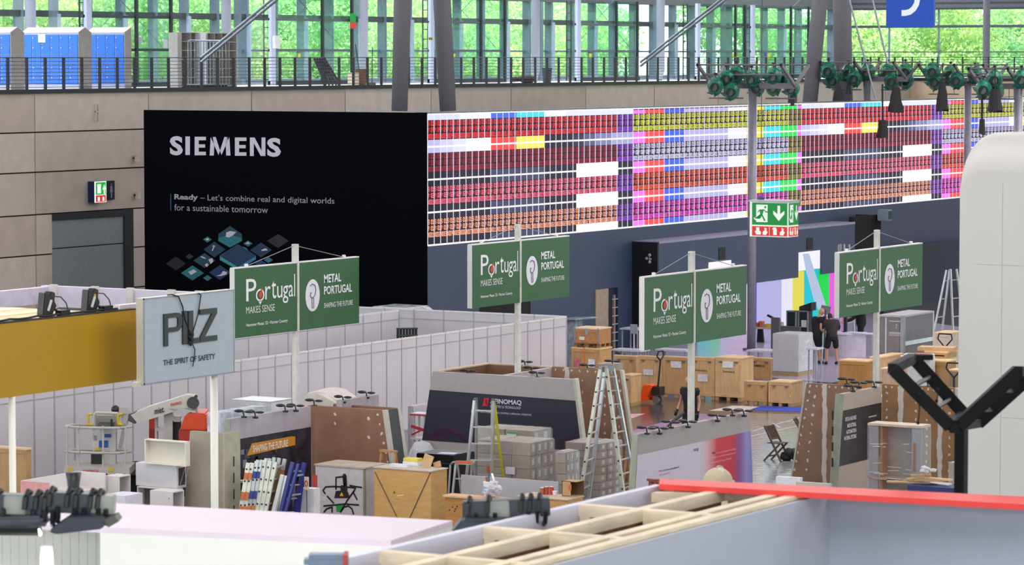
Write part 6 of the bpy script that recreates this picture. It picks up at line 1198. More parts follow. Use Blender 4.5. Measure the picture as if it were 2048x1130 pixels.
# wooden saw horse stools near the brown booth
def trestle(label, u, v, D, w_, h_, col='b88a5c'):
    p = atD(u, v, D); t = thing('wooden_trestle', label, 'trestle', (p.x, p.y, 0)); m = M(col, rough=.7, var=.1); z = p.z
    B().box(p.x - w_ / 2, p.x + w_ / 2, p.y - .04, p.y + .04, z - .05, z).done('top_bar', m, t)
    for sx in (-1, 1):
        for sy in (-1, 1): B().bar((p.x + sx * w_ * .42, p.y, z - .04), (p.x + sx * w_ * .5, p.y + sy * .28, .0), .045, .035).done('leg', m, t)
        B().bar((p.x + sx * w_ * .47, p.y - .16, z * .45), (p.x + sx * w_ * .47, p.y + .16, z * .45), .04, .03).done('brace', m, t)
trestle('pale wooden trestle in front of the grey framed doorway', 777, 900, 70.5, .42, 1); trestle('small pale wooden trestle behind the tall ladder foot', 1262, 905, 73.5, .25, 1)
# white stand with red strap right of the brown booth
x0, x1, y0, y1, _, z1 = box3(815, 826, 856, 812, 84); tbox('wrapped_panel_stack', 'grey white wrapped panel stack right of the brown booth', 'panel stack', x0, x1, y0, y1, 0, z1, M('b8b4bc', rough=.4, var=.08, scale=4, bump=.4), bevel=.02)
x0, x1, y0, y1, _, z1 = box3(826, 850, 862, 829, 80.8); t = thing('white_rack', 'white frame rack with red strap behind the brown booth', 'rack', ((x0 + x1) / 2, y0, 0))
for x in (x0, x1 - .04):
    for y in (y0, y1 - .04): B().box(x, x + .04, y, y + .04, 0, z1).done('leg', M('c8c8cc'), t)
for z in (z1, z1 * .55): B().box(x0 - .05, x1 + .05, y0 - .05, y1 + .05, z - .02, z + .02).done('shelf', M('dcd4dc'), t)
B().box(x0 - .055, x1 + .055, y0 - .055, y0 - .05, z1 - .035, z1 + .0).done('red_edge', M('c02838'), t); B().bar((x0, y0 - .07, z1 * .78), (x1, y0 - .07, z1 * .72), .03, .07).bar((x0, y0 - .06, z1 * .62), (x1, y0 - .06, z1 * .74), .03, .04).done('red_strap', M('c02838'), t)
p = onZ(845, 890, .8); b = B().ball((p.x, p.y, .5), .35, .3, .4, 2, .2); tag(b.ball((p.x, p.y, .22), .4, .35, .22, 2, .2).done('white_sack', M('ccd0d4', rough=.6)), 'crumpled pale sack right of the doorway of the brown booth', 'sack')
# ---------------------------------------------------------------- boom lift
DL = 75.0; bw = M('b9b4ae', rough=.5, var=.03); org = M('d8451c', rough=.4, var=.03); kk = M('17181a', rough=.5)
p = atD(195, 960, DL); bl = thing('boom_lift', 'white articulated boom lift with basket and orange body at left', 'lift', (p.x, p.y, 0))
def ps(pts, D, ex, name, mat, parent, **k): return B().slab([atD(u, v, D) for u, v in pts], AX * ex).done(name, mat, parent, **k)
for vv, nm in ((853, 'upper_rail'), (903, 'lower_rail')):
    a = [atD(130, vv, DL - .8), atD(160, vv + 2, DL - 1.0), atD(206, vv + 3, DL - 1.0), atD(240, vv + 3, DL - .9), atD(262, vv, DL - .6), atD(252, vv - 3, DL - .1), atD(186, vv - 3, DL + .1), atD(146, vv - 4, DL - .1), atD(130, vv, DL - .8)]
    B().tube(a, .03, 8).done(nm, bw, bl)
for u in (134, 157, 206, 251): a = atD(u, 852, DL - .9); c = atD(u, 938, DL - .9); B().cyl(a, c, .022, 8).done('post', bw, bl)
ps([(128, 934), (259, 936), (259, 951), (128, 949)], DL - 1.0, 1.1, 'basket_floor', bw, bl)
for i, u in enumerate(range(128, 256, 9)): ps([(u, 947), (u + 5, 947), (u + 8, 951.5), (u + 3, 951.5)], DL - 1.01, .008, 'hazard_stripe', kk if i % 2 else M('d0b830'), bl)
for u in (136, 217): ps([(u, 935), (u + 10, 935), (u + 10, 943), (u, 943)], DL - 1.02, .01, 'yellow_sticker', M('d0b42c'), bl)
def vtext(s, u0, vb, vt, u1, D, mat, parent, rise=0, **k):
    a, b_ = atD(u0, vb, D), atD(u1, vb - rise, D); xd = (b_ - a); return text(s, a, xd, xd.length, atD(u0, vt, D).z - a.z, mat, parent, up=V((0, 0, 1)), off=.01, **k)
vtext('mateco', 166, 944.5, 938.5, 197, DL - 1.04, M('b83030', var=0), bl, bold=.02)
ps([(185, 857), (231, 860), (231, 903), (185, 902)], DL - .35, .3, 'control_column', M('c4c2c0', rough=.5), bl); ps([(182, 904), (204, 904), (204, 935), (182, 935)], DL - .4, .3, 'black_panel', kk, bl); ps([(208, 905), (231, 905), (231, 936), (208, 936)], DL - .35, .25, 'lower_column', bw, bl)
for q in ([(209, 868), (222, 868), (222, 875), (209, 875)], [(198, 881), (204, 881), (204, 895), (198, 895)], [(208, 881), (216, 881), (216, 895), (208, 895)]): ps(q, DL - .37, .01, 'blue_sticker', M('2456a0'), bl)
ps([(187, 871), (193, 871), (193, 881), (187, 881)], DL - .37, .01, 'grey_sticker', M('8a8a90'), bl); ps([(190, 896), (201, 896), (201, 901), (190, 901)], DL - .37, .01, 'yellow_sticker', M('d0b42c'), bl)
B().tube([atD(186, 856, DL - .5), atD(188, 830, DL - .5), atD(192, 825, DL - .5), atD(236, 827, DL - .5), atD(240, 832, DL - .5), atD(239, 856, DL - .5)], .035, 8).done('console_hoop', bw, bl)
ps([(191, 831), (233, 832), (233, 855), (191, 854)], DL - .25, .06, 'console_back', M('8f8c80'), bl); B().slab([atD(194, 853, DL - .8), atD(226, 854, DL - .8), atD(229, 845, DL - .4), atD(199, 844, DL - .4)], V((0, 0, -.05))).done('control_panel', kk, bl); B().cyl(atD(223, 848, DL - .6), atD(223, 838, DL - .6), .025, 8).done('joystick', kk, bl)
for u in (176, 236): B().tube([atD(u + 9, 828, DL - .55), atD(u, 829, DL - .55), atD(u, 848, DL - .55), atD(u + 9, 850, DL - .55)], .03, 8).done('yellow_guard', M('c8ac28'), bl)
B().ball(atD(231, 819, DL - .2), .1, sub=2).done('beacon', kk, bl, smooth=True); B().bar(atD(234, 820, DL - .2), atD(252, 822, DL), .14, .14).done('rotator', bw, bl); B().bar(atD(250, 819, DL), atD(246, 850, DL), .12, .2).done('bracket', bw, bl); B().bar(atD(252, 840, DL), atD(240, 896, DL), .06, .08).done('levelling_link', bw, bl)
ps([(257, 829), (270, 824), (270, 848), (256, 842)], DL - .1, .35, 'boom_head', M('4a4a4c', rough=.5), bl)
ps([(261, 830), (297, 814), (373, 790), (390, 792), (383, 812), (330, 829), (275, 847), (268, 838)], DL - .15, .4, 'main_boom', M('c2bcb4', rough=.5, var=.03), bl)
ps([(340, 812), (392, 822), (391, 826), (339, 817)], DL - .2, .12, 'tie_link', bw, bl); B().cyl(atD(386, 806, DL - .2), atD(386, 806, DL + .3), .14, 16).cyl(atD(392, 793, DL - .2), atD(392, 793, DL + .3), .04, 10).done('knuckle', M('3a3a3c'), bl); ps([(383, 800), (393, 797), (395, 826), (386, 826)], DL - .1, .3, 'rear_link', bw, bl)
vtext('miet.', 309, 829, 817, 329, DL - .18, M('1c1c1e', var=0), bl, rise=5, bold=.02); vtext('mateco', 341, 812.5, 806, 363, DL - .18, M('b83030', var=0), bl, rise=5, bold=.02)
mq = B(); mq.slab([atD(u, v, DL + .1) for u, v in ((310, 832), (314, 832), (314, 962), (310, 962))], AX * .3).slab([atD(u, v, DL + .1) for u, v in ((328, 812), (345, 815), (345, 962), (328, 962))], AX * .3).slab([atD(u, v, DL + .1) for u, v in ((314, 856), (328, 856), (328, 862), (314, 862))], AX * .3)
mq.done('mast', bw, bl); ps([(345, 833), (362, 834), (358, 842), (345, 842)], DL + .1, .3, 'mast_arm', bw, bl); ps([(345, 844), (360, 844), (360, 950), (345, 950)], DL + .3, .3, 'engine_bay', kk, bl)
ps([(359, 860), (370, 830), (380, 826), (412, 827), (413, 861)], DL - .2, 1.0, 'orange_hood', org, bl, bevel=.03); ps([(357, 861), (414, 861), (414, 940), (360, 940)], DL - .22, 1.0, 'orange_body', M('a82c1c', rough=.45), bl); ps([(298, 838), (309, 835), (309, 858), (298, 858)], DL + .6, .5, 'orange_hood', org, bl); ps([(298, 858), (309, 858), (309, 930), (298, 930)], DL + .6, .5, 'orange_body', M('a82c1c', rough=.45), bl)
ps([(262, 935), (400, 940), (400, 955), (262, 950)], DL + .1, .9, 'chassis', M('5a5a5c'), bl)
for u, D in ((263, DL + .6), (385, DL), (300, DL + 1.2)):
    c = atD(u, 0, D); c.z = .42; B().cyl(c, c + V((.25, -.1, 0)), .42, 24).done('wheel', M('1a1a1c', rough=.8), bl)
# ---------------------------------------------------------------- white furniture at left
wh_ = M('ccc6c4', rough=.5, var=.02); cr_ = M('d2ccbc', rough=.55, var=.03); pk = M('d89a98', rough=.6)
def obx(u0, u1, u2, vt, vb, D): x0, x1, y0, y1, _, z1 = box3(u0, u1, u2, vt, D); return x0, x1, y0, y1, zv(vb, D) if vb else 0, z1
def openbox(label, u0, u1, u2, vt, vb, D, side='Y', mat=None, dep=None, zb=None, inner=None, zt=None):
    x0, x1, y0, y1, z0, z1 = obx(u0, u1, u2, vt, vb, D); m = mat or wh_; w_ = .022
    if zb is not None: z0 = zb
    if zt is not None: z1 = zt
    if dep: y1 = y0 + dep
    t = thing('white_cube_box', label, 'box', ((x0 + x1) / 2, (y0 + y1) / 2, z0))
    B().box(x0, x1, y0, y1, z0, z0 + w_).done('bottom', m, t); B().box(x0, x1, y0, y1, z1 - w_, z1).done('top', m, t); B().box(x0, x0 + w_, y0, y1, z0 + w_, z1 - w_).done('side', m, t)
    if side == 'Y': B().box(x1 - w_, x1, y0, y1, z0 + w_, z1 - w_).done('side', m, t); B().box(x0 + w_, x1 - w_, y1 - w_, y1, z0 + w_, z1 - w_).done('back', inner or m, t)
    else: B().box(x0 + w_, x1, y0, y0 + w_, z0 + w_, z1 - w_).done('side', m, t); B().box(x0 + w_, x1, y1 - w_, y1, z0 + w_, z1 - w_).done('side', m, t)
    return t, (x0, x1, y0, y1, z0, z1)
x0, x1, y0, y1, _, z1 = box3(41, 98, 212, 966, 64.5); cn = thing('white_counter', 'white L shaped counter with pink end, lower left', 'counter', ((x0 + x1) / 2, y0, 0)); xa = x0 + .05
B().box(x0, x0 + .04, y0 + .02, y1, 0, z1).done('parapet', wh_, cn); B().box(x0 + .04, x1, y1 - .04, y1, 0, z1).done('parapet', wh_, cn); B().box(x0 + .04, x1, y0 + .02, y1 - .04, 0, z1 - .28).done('seat_block', wh_, cn); B().box(x0, x1, y0, y0 + .02, 0, z1 - .0).done('pink_end', pk, cn)
openbox('white cube open to the right, beside the white counter', 211, 238, 261, 953, None, 66, side='X')
tbox('low_white_box', 'low flat white box in front of the white cube', 'box', *box3(211, 250, 285, 992, 63.5)[:4], 0, zv(992, 63.5), M('cfcad4', rough=.5))
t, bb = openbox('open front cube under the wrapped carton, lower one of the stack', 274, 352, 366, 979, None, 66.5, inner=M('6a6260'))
t, bb2 = openbox('white cube in front of the stack with a dark dot on its face', 300, 345, 368, 984, None, 64.8, side='X'); q = onY(338, 997, bb2[2] - .002); B().cyl(q, q + V((0, -.004, 0)), .012, 8).done('dot', M('5a5458'), t)
x0, x1, y0, y1, _, _ = box3(271, 354, 373, 932, 66.6); zq = zv(931, 66.6)
tg = thing('wrapped_carton', 'white wrapped carton in the middle of the cube stack', 'box', ((x0 + x1) / 2, y0, bb[5])); B().box(x0, x1, y0, y1, bb[5] + .001, zq).done('carton', M('c4c0c4', rough=.45, var=.06, scale=3, bump=.3), tg, bevel=.01); B().box(x1, x1 + .004, y0 + .05, y1 - .05, bb[5] + .06, zq - .06).done('dark_opening', M('3c383c'), tg)
for k in range(4): B().bar((x1 + .008, y0 + .1 + .15 * k, bb[5] + .08), (x1 + .008, y0 + .25 + .12 * k, zq - .08), .012, .006).done('wrap_line', M('a8a4a8'), tg)
openbox('cream white open box on top of the cube stack', 289, 371, 380, 884, 929, 66.4, inner=cr_, mat=M('d8d2c6', rough=.5), zb=zq + .002)
x0, x1, y0, y1, z0, z1 = obx(303, 385, 392, 876, 884, 67.6)
# leaning grey panel
pg = thing('grey_end_panel', 'tall grey beige tapered panel behind the right white post', 'wall panel', (atD(412, 1000, 66.8).x, atD(412, 1000, 66.8).y, 0)); a0 = onY(380, 862, atD(412, 900, 66.8).y); a1 = onY(446, 864, a0.y); dx = (onY(368, 1011, a0.y).x - a0.x) * a0.z / (a0.z - onY(368, 1011, a0.y).z)
B().slab([(a0.x + dx, a0.y, 0), (a1.x, a0.y, 0), (a1.x, a0.y, a0.z), (a0.x, a0.y, a0.z)], (0, .1, 0)).done('board', M('989080', rough=.65, var=.04), pg); B().box(a1.x, a1.x + .03, a0.y, a0.y + .55, 0, a0.z).done('side_board', M('a8a490', rough=.6), pg)
for i in range(4): B().box(a1.x + .03, a1.x + .034, a0.y + .3, a0.y + .34, .8 + i * .33, 1.0 + i * .33).done('slot', M('1a1c18'), pg)
x0, x1, y0, y1, _, z1 = box3(446, 494, 500, 962, 67.2); t = thing('dark_lidded_crate', 'tan crate with dark upper band left of the ladder row', 'crate', ((x0 + x1) / 2, y0, 0)); B().box(x0, x1, y0, y1, 0, z1 - .2).done('body', M('b08a5c', rough=.65, var=.1), t); B().box(x0, x1, y0 - .005, y1, z1 - .2, z1 - .04).done('dark_band', M('1a1a20'), t); B().box(x0 - .03, x1 + .08, y0 - .05, y1 + .02, z1 - .04, z1).done('lid', M('c8b090'), t)
def tall(label, nm, cat, u0, u1, u2, vt, D, mat, bev=.01, wrap=False, top=None):
    x0, x1, y0, y1, _, z1 = box3(u0, u1, u2, vt, D); t = thing(nm, label, cat, ((x0 + x1) / 2, (y0 + y1) / 2, 0)); B().box(x0, x1, y0, y1, 0, z1).done('body', mat, t, bevel=bev)
    if top: B().box(x0 - .01, x1 + .01, y0 - .01, y1 + .01, z1, z1 + .01).done('top_panel', top, t)
    return t, (x0, x1, y0, y1, z1)
tall('white display cabinet standing behind the yellow slogan booth wall', 'white_cabinet', 'cabinet', 464, 541, 583, 804, 78.5, M('d4d4d4', rough=.5), top=M('e8eaee', rough=.4))
tall('cabinet in grey crinkled foil left of the yellow slogan booth wall', 'foil_cabinet', 'cabinet', 414, 441, 535, 826, 72.5, foil)
a = atD(640, 800, 79.5); b = B(); z = onZ(640, 790, 2.7).z
q = [atD(599, 812, 79.5), atD(612, 786, 80), atD(634, 784, 80), atD(655, 789, 80), atD(678, 806, 79.5)]
tg = B(); tg.slab([V((p.x, p.y, 0)) if i in (-1,) else p for i, p in enumerate(q)] + [V((q[4].x, q[4].y, .0)), V((q[0].x, q[0].y, .0))], (-.3, 1.3, 0)); tag(tg.done('cloth_covered_heap', M('d0c8c2', rough=.8, var=.04), bevel=.03), 'tall heap under a pale cloth behind the left booths', 'covered heap')
# ---------------------------------------------------------------- lighting masts
mp = M('8f8c9a', rough=.45, metal=.2); ms = M('77727a', rough=.5, metal=.2)
def bagmat():
    if 'bag' in _m: return _m['bag']
    m = bpy.data.materials.new('green_bag'); m.use_nodes = True; nt = m.node_tree; p = nt.nodes['Principled BSDF']; p.inputs['Base Color'].default_value = lin('157a62'); p.inputs['Roughness'].default_value = .25; p.inputs['Alpha'].default_value = .72
    n = nt.nodes.new('ShaderNodeTexNoise'); n.inputs['Scale'].default_value = 5; b = nt.nodes.new('ShaderNodeBump'); b.inputs['Strength'].default_value = .9; b.inputs['Distance'].default_value = .03; nt.links.new(n.outputs[0], b.inputs['Height']); nt.links.new(b.outputs[0], p.inputs['Normal'])
    r = nt.nodes.new('ShaderNodeValToRGB'); r.color_ramp.elements[0].position = .35; r.color_ramp.elements[1].position = .7; r.color_ramp.elements[0].color = lin('11604f'); r.color_ramp.elements[1].color = lin('2b9c80'); nt.links.new(n.outputs[0], r.inputs[0]); nt.links.new(r.outputs[0], p.inputs[0]); _m['bag'] = m; return m
bgm = bagmat(); bgd = M('06201c', rough=.4)
def bagged(u, v, D, lab, r=.24):
    p = atD(u, v, D); t = thing('bagged_lamp', lab, 'stage lamp', (p.x, p.y, p.z - r)); rn_ = random.Random(u * 7 + v)
    b = B(); b.ball(p, r * .95, r * .95, r * 1.08, 3, .10)
    for k in range(3): an = rn_.uniform(2.6, 5.2); b.slab([p + V((math.cos(an) * .5 * r, -.05, math.sin(an) * .5 * r)), p + V((math.cos(an) * 1.45 * r, -.06, math.sin(an) * 1.25 * r)), p + V((math.cos(an + .5) * 1.05 * r, -.04, math.sin(an + .5) * 1.1 * r))], (0, .02, 0))
    b.done('green_bag', bgm, t, smooth=True)
    y = -1 if rn_.random() < .8 else 1
    B().cyl(p + V((.05, -.02, -.02)), p + V((.1, -r * .97, -.05)), r * .45, 16, r * .55).done('lamp_body', bgd, t); B().cyl(p + V((.1, -r * .98, -.05)), p + V((.1, -r * .99, -.05)), r * .4, 14).done('lens', M('123c36', rough=.2), t)
    B().cyl(p + V((0, 0, r)), p + V((0, 0, r + .12)), .02, 6).box(p.x - .05, p.x + .05, p.y - .03, p.y + .03, p.z + r + .08, p.z + r + .16).done('clamp', kk, t)
def mast(label, up, D, vsp, us0, us1, vs_u, wpx, vtop, foot=None, half=1.0, short=None):
    pb = atD(up, vsp, D); t = thing('lighting_mast', label, 'lighting mast', (pb.x, pb.y, 0), 'lamp masts with green bagged lamps'); r = wpx * D / F / 2
    B().cyl((pb.x, pb.y, 0), (pb.x, pb.y, pb.z), r, 20).done('pole', mp, t, smooth=True); B().cyl((pb.x, pb.y, 0), (pb.x, pb.y, .06), r * 2, 20).done('base_plate', ms, t)
    xa, xb_ = onY(us0, vsp, pb.y).x, onY(us1, vsp, pb.y).x; B().box(xa, xb_, pb.y - .09, pb.y + .09, pb.z - .02, pb.z + .17).done('spine_beam', ms, t); zt4 = zv(vtop, D); hz = zt4 - pb.z
    for u in vs_u:
        x = onY(u, vsp, pb.y).x
        for s_ in (-1, 1): B().bar((x, pb.y, pb.z + .08), (x, pb.y + s_ * half, zt4), .09, .10).done('arm', ms, t); B().bar((x, pb.y + s_ * half, zt4 - .02), (x, pb.y + s_ * (half + .03), zt4 + .05), .08, .08).done('arm_cap', kk, t)
    x2, x3 = min(onY(u, vsp, pb.y).x for u in vs_u) - .05, max(onY(u, vsp, pb.y).x for u in vs_u) + .05
    for s_ in (-1, 1):
        for f_, rr in ((.93, .03), (.5, .03)): B().cyl((x2, pb.y + s_ * half * f_, pb.z + .08 + hz * f_ - .02), (x3, pb.y + s_ * half * f_, pb.z + .08 + hz * f_ - .02), rr, 8).done('lamp_rail', ms, t)
    B().cyl((x2, pb.y - .1, pb.z - .35), (x2 + 1.3, pb.y - .1, pb.z - .35), .025, 8).cyl((x2 + .2, pb.y - .1, pb.z - .35), (x2 + .2, pb.y - .1, pb.z), .015, 6).cyl((x2 + 1.1, pb.y - .1, pb.z - .35), (x2 + 1.1, pb.y - .1, pb.z), .015, 6).done('lower_rail', ms, t)
    B().cyl((x3 - 1.2, pb.y + .1, pb.z - .35), (x3 - .1, pb.y + .1, pb.z - .35), .025, 8).cyl((x3 - .3, pb.y + .1, pb.z - .35), (x3 - .3, pb.y + .1, pb.z), .015, 6).done('lower_rail', ms, t); return t
mast('lamp mast with its full grey pole visible left of the hanging exit cube', 1505, 114, 176, 1424, 1588, (1424, 1590), 17, 130, half=1.05)
t1 = bpy.data.objects
mast('lamp mast standing in front of the black stage curtain', 1734, 134, 162, 1678, 1815, (1668, 1735, 1813), 15, 125, half=1.25)
mast('lamp mast rising behind the white rounded block', 1936, 134, 171, 1856, 1985, (1862, 1932, 1990), 14, 130, half=1.2)
mast('lamp mast at the right picture edge', 2037, 112, 177, 1958, 2075, (1962, 2040), 17, 138, half=1.05)
names = 'first second third fourth fifth sixth seventh eighth ninth tenth'.split()
for D, lst, wh2 in ((113.6, ((1431, 172), (1453, 156), (1473, 147), (1463, 182), (1503, 157), (1513, 175), (1547, 152), (1547, 174), (1563, 156), (1584, 176)), 'leftmost mast'), (133.5, ((1657, 141), (1666, 160), (1698, 146), (1709, 156), (1735, 143), (1776, 144), (1784, 162), (1811, 143), (1812, 160)), 'curtain mast'), (133.5, ((1865, 142), (1870, 163), (1901, 148), (1913, 160), (1950, 150)), 'mast behind the white block'), (111.5, ((1967, 178), (1989, 158), (1992, 182), (2043, 158)), 'right edge mast')):
    for i, (u, v) in enumerate(lst): bagged(u, v, D + (i % 3) * .25, 'green bagged stage lamp, %s from the left on the %s' % (names[i], wh2), .29 if D < 120 else .33)
def blackbag(u, v0, v1, D, wb_, lab, wt_=None):
    a, c = atD(u, v0, D), atD(u, v1, D); h_ = a.z - c.z; w_ = wb_ * D / F / 2; wt2 = (wt_ or wb_ * .45) * D / F / 2; rn_ = random.Random(u); X_ = V((math.cos(YAW), math.sin(YAW), 0)); b = B(); n_ = 10; rows = []
    for r_ in range(6):
        f = r_ / 5; w2 = wt2 + (w_ - wt2) * f; rows.append([b.bm.verts.new(a + X_ * w2 * math.cos(2 * math.pi * k / n_) * rn_.uniform(.9, 1.08) + AX * .16 * math.sin(2 * math.pi * k / n_) * (.6 + .5 * f) + V((0, 0, -h_ * f + (rn_.uniform(-.05, .05) if r_ == 5 else 0)))) for k in range(n_)])
    for r_ in range(5):
        for k in range(n_): b.bm.faces.new((rows[r_][k], rows[r_][(k + 1) % n_], rows[r_ + 1][(k + 1) % n_], rows[r_ + 1][k]))
    b.bm.faces.new(rows[0]); b.bm.faces.new(rows[5][::-1]); t = thing('black_bag', lab, 'bag', (a.x, a.y, c.z)); b.done('cloth', M('12101a', rough=.55, var=.3, scale=6), t); top = v0
    B().cyl(a + V((0, 0, -.02)), a + V((0, 0, .75)), .02, 6).done('hook', kk, t)
blackbag(1676, 168, 222, 133, 31, 'black cloth bag hanging on the left side of the curtain mast', 12); blackbag(1697, 164, 187, 133.4, 12, 'small black bag hanging between lamps of the curtain mast', 5); blackbag(1792, 174, 224, 133, 33, 'black cloth bag hanging on the right side of the curtain mast', 14)
blackbag(1885, 164, 221, 133, 28, 'black cloth bag hanging below the mast behind the white block', 12); blackbag(1990, 178, 223, 111, 32, 'black cloth bag hanging below the right edge mast', 20)
for u, v0, v1, vb, D, lab, w_ in ((1765, 168, 240, 276, 133, 'black pouch on a long strap left of the right hanging bag', 24), (1964, 190, 238, 268, 111.3, 'long black pouch on two straps above the white block', 15)):
    blackbag(u, v1, vb, D, w_, lab, w_ * .7); t = bpy.data.objects.get('black_bag') and [o for o in scene.collection.objects if o.get('label') == lab][0]; B().cyl(atD(u, v0, D), atD(u, v1 + 3, D), .04, 6).done('strap', kk, t)
p = atD(1585, 203, 113.5); t = thing('motor_box', 'small black hoist box hanging from the right arm of the leftmost mast', 'hoist', (p.x, p.y, p.z)); B().box(p.x - .12, p.x + .12, p.y - .1, p.y + .1, p.z - .05, p.z + .18).done('case', kk, t); B().tube([p + V((0, 0, .18)), p + V((.03, 0, .3)), p + V((0, 0, .45))], .02, 6).done('hook', kk, t); B().box(p.x - .05, p.x + .05, p.y - .05, p.y + .05, p.z - .15, p.z - .05).done('socket', kk, t)
# ---------------------------------------------------------------- floor coverings
def sheet(lab, nm, pts, mat, z=.006, cat='floor covering'):
    b = B(); b.slab([onZ(u, v, z) for u, v in pts], (0, 0, -.005)); return tag(b.done(nm, mat), lab, cat)
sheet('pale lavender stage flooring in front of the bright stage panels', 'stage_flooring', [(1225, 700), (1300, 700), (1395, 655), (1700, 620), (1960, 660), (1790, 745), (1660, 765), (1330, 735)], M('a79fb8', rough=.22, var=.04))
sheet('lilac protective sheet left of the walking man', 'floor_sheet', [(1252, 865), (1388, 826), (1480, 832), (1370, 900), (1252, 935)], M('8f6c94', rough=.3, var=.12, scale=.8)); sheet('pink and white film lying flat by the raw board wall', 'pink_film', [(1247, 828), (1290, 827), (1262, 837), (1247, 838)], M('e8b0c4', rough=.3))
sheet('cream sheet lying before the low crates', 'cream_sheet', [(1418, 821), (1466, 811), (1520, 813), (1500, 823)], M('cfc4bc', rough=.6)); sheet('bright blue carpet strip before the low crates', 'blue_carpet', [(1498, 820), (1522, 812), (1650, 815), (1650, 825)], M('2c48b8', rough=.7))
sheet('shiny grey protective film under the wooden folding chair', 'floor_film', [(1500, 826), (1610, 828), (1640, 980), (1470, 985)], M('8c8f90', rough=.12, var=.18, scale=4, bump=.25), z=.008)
b = B()
for l in (((1505, 862), (1612, 832)), ((1500, 873), (1612, 848)), ((1545, 846), (1560, 855)), ((1558, 844), (1612, 843))): p, q = onZ(*l[0], .012), onZ(*l[1], .012); b.bar(p, q, .04, .004)
tag(b.done('tape_line', M('c8ccd0', rough=.4)), 'white tape lines on the shiny floor film', 'tape')
# ---------------------------------------------------------------- folding chairs
wd = M('5a4638', rough=.6, var=.1)
def fchair(label, u, v, rz):
    p = onZ(u, v, 0); t = thing('folding_chair', label, 'chair', (p.x, p.y, 0)); Rz = Matrix.Rotation(rz, 3, 'Z')
    L_ = lambda x, y, z: V((p.x, p.y, 0)) + Rz @ V((x, y, z))
    for sx in (-.2, .2): B().bar(L_(sx, .28, 0), L_(sx, -.22, .88), .03, .045).done('rear_rail', wd, t); B().bar(L_(sx * .85, -.25, 0), L_(sx * .85, .22, .46), .03, .04).done('leg', wd, t)
    B().bar(L_(-.2, -.2, .84), L_(.2, -.2, .84), .02, .07).done('top_rail', wd, t); B().bar(L_(-.2, -.04, .56), L_(.2, -.04, .56), .02, .04).done('lower_rail', wd, t)
    for i in range(5): x = -.14 + .07 * i; B().bar(L_(x, -.045, .56), L_(x, -.2, .84), .012, .035).done('back_slat', wd, t)
    for i in range(7): y = -.12 + .055 * i; B().bar(L_(-.2, y, .46), L_(.2, y, .46), .045, .018).done('seat_slat', wd, t)
    B().bar(L_(-.17, -.15, .12), L_(.17, -.15, .12), .02, .03).done('stretcher', wd, t)
fchair('dark wooden folding chair standing on the shiny floor film', 1552, 922, R(-96)); fchair('dark wooden folding chair half hidden behind the raw board wall', 1606, 905, R(-70))
p = onZ(1580, 922, 0); b = B()
for i in range(9): b.ball((p.x + random.uniform(-.18, .2), p.y + random.uniform(-.1, .1), .12 + random.uniform(-.04, .1)), .14, .12, .11, 2, .3)
tag(b.done('black_sack', M('14151a', rough=.6)), 'crumpled black bag on the floor behind the folding chair', 'bag')
# near items along the red edge
def nbox(lab, nm, cat, u0, u1, u2, vt, D, col, **k): x0, x1, y0, y1, _, z1 = box3(u0, u1, u2, vt, D); return tbox(nm, lab, cat, x0, x1, y0, y1, 0, z1, M(col, rough=.5), **k)
nbox('white box top showing above the red edge right of the software banner', 'white_box', 'box', 1552, 1600, 1605, 956, 60, 'd8d6de'); nbox('grey board showing above the red edge below the raw board wall', 'grey_board', 'board', 1592, 1660, 1664, 968, 58, 'b4aaa4')
q = atD(1436, 950, 60); t = thing('beanbag', 'large cream fabric beanbag with a paper sheet behind the red edge', 'beanbag', (q.x, q.y, 0)); zq_ = q.z; B().ball((q.x, q.y, zq_ - .12), .27, .27, .26, 3).cyl((q.x, q.y, 0), (q.x, q.y, zq_ - .1), .3, 16).done('cover', M('b8aa90', rough=.85, var=.05), t, smooth=True); B().ball((q.x + .03, q.y, zq_ + .13), .07, .06, .05, 2, .3).done('top_handle', M('a09078'), t); B().box(q.x + .05, q.x + .16, q.y - .1, q.y - .08, zq_ - .04, zq_ + .15).done('paper_sheet', M('d4d0c8'), t)
b = B(); p = atD(1312, 955, 60)
for i in range(5): b.obox((p.x + .05 * i, p.y, p.z - .05 - .03 * (i % 2)), .35, .06, .04, .3 * i)
tag(b.box(p.x - .1, p.x + .3, p.y - .1, p.y + .1, 0, p.z - .1).done('wood_stack', M('7a3c28', rough=.7)), 'reddish timber offcuts left of the red edge corner', 'timber')
# wrapped frame at right
x0, x1, y0, y1, _, z1 = box3(1738, 1843, 1850, 852, 71.5); t = thing('timber_wall_unit', 'upright grey wooden frame shrink wrapped in clear film at right', 'wrapped frame', ((x0 + x1) / 2, y0, 0)); gyb = M('a4a6a8', rough=.55, var=.05); y1 = y0 + .45
for a_, b_2 in ((x0, x0 + .22), (x1 - .22, x1)): B().box(a_, b_2, y0, y0 + .05, 0, z1 - .05).done('upright_board', gyb, t)
B().box(x0 + .22, x1 - .22, y0 + .3, y0 + .33, 0, z1 - .05).done('back_board', M('948c84', rough=.5), t); B().box(x0 + .24, x0 + .3, y0 + .05, y0 + .3, 0, z1 - .05).done('inner_strip', M('a8865c'), t); B().box(x0 - .02, x1 + .02, y0 - .03, y1, z1 - .05, z1).done('top_board', M('c8b4a4', rough=.6), t); B().box(x0 - .01, x1 + .01, y0 - .03, y0 + .3, z1 * .43, z1 * .43 + .03).done('shelf', M('c0a890'), t); B().box(x1 - .19, x1 - .12, y0 - .004, y0 + .001, z1 * .52, z1 * .82).done('wood_patch', M('9c7448'), t)
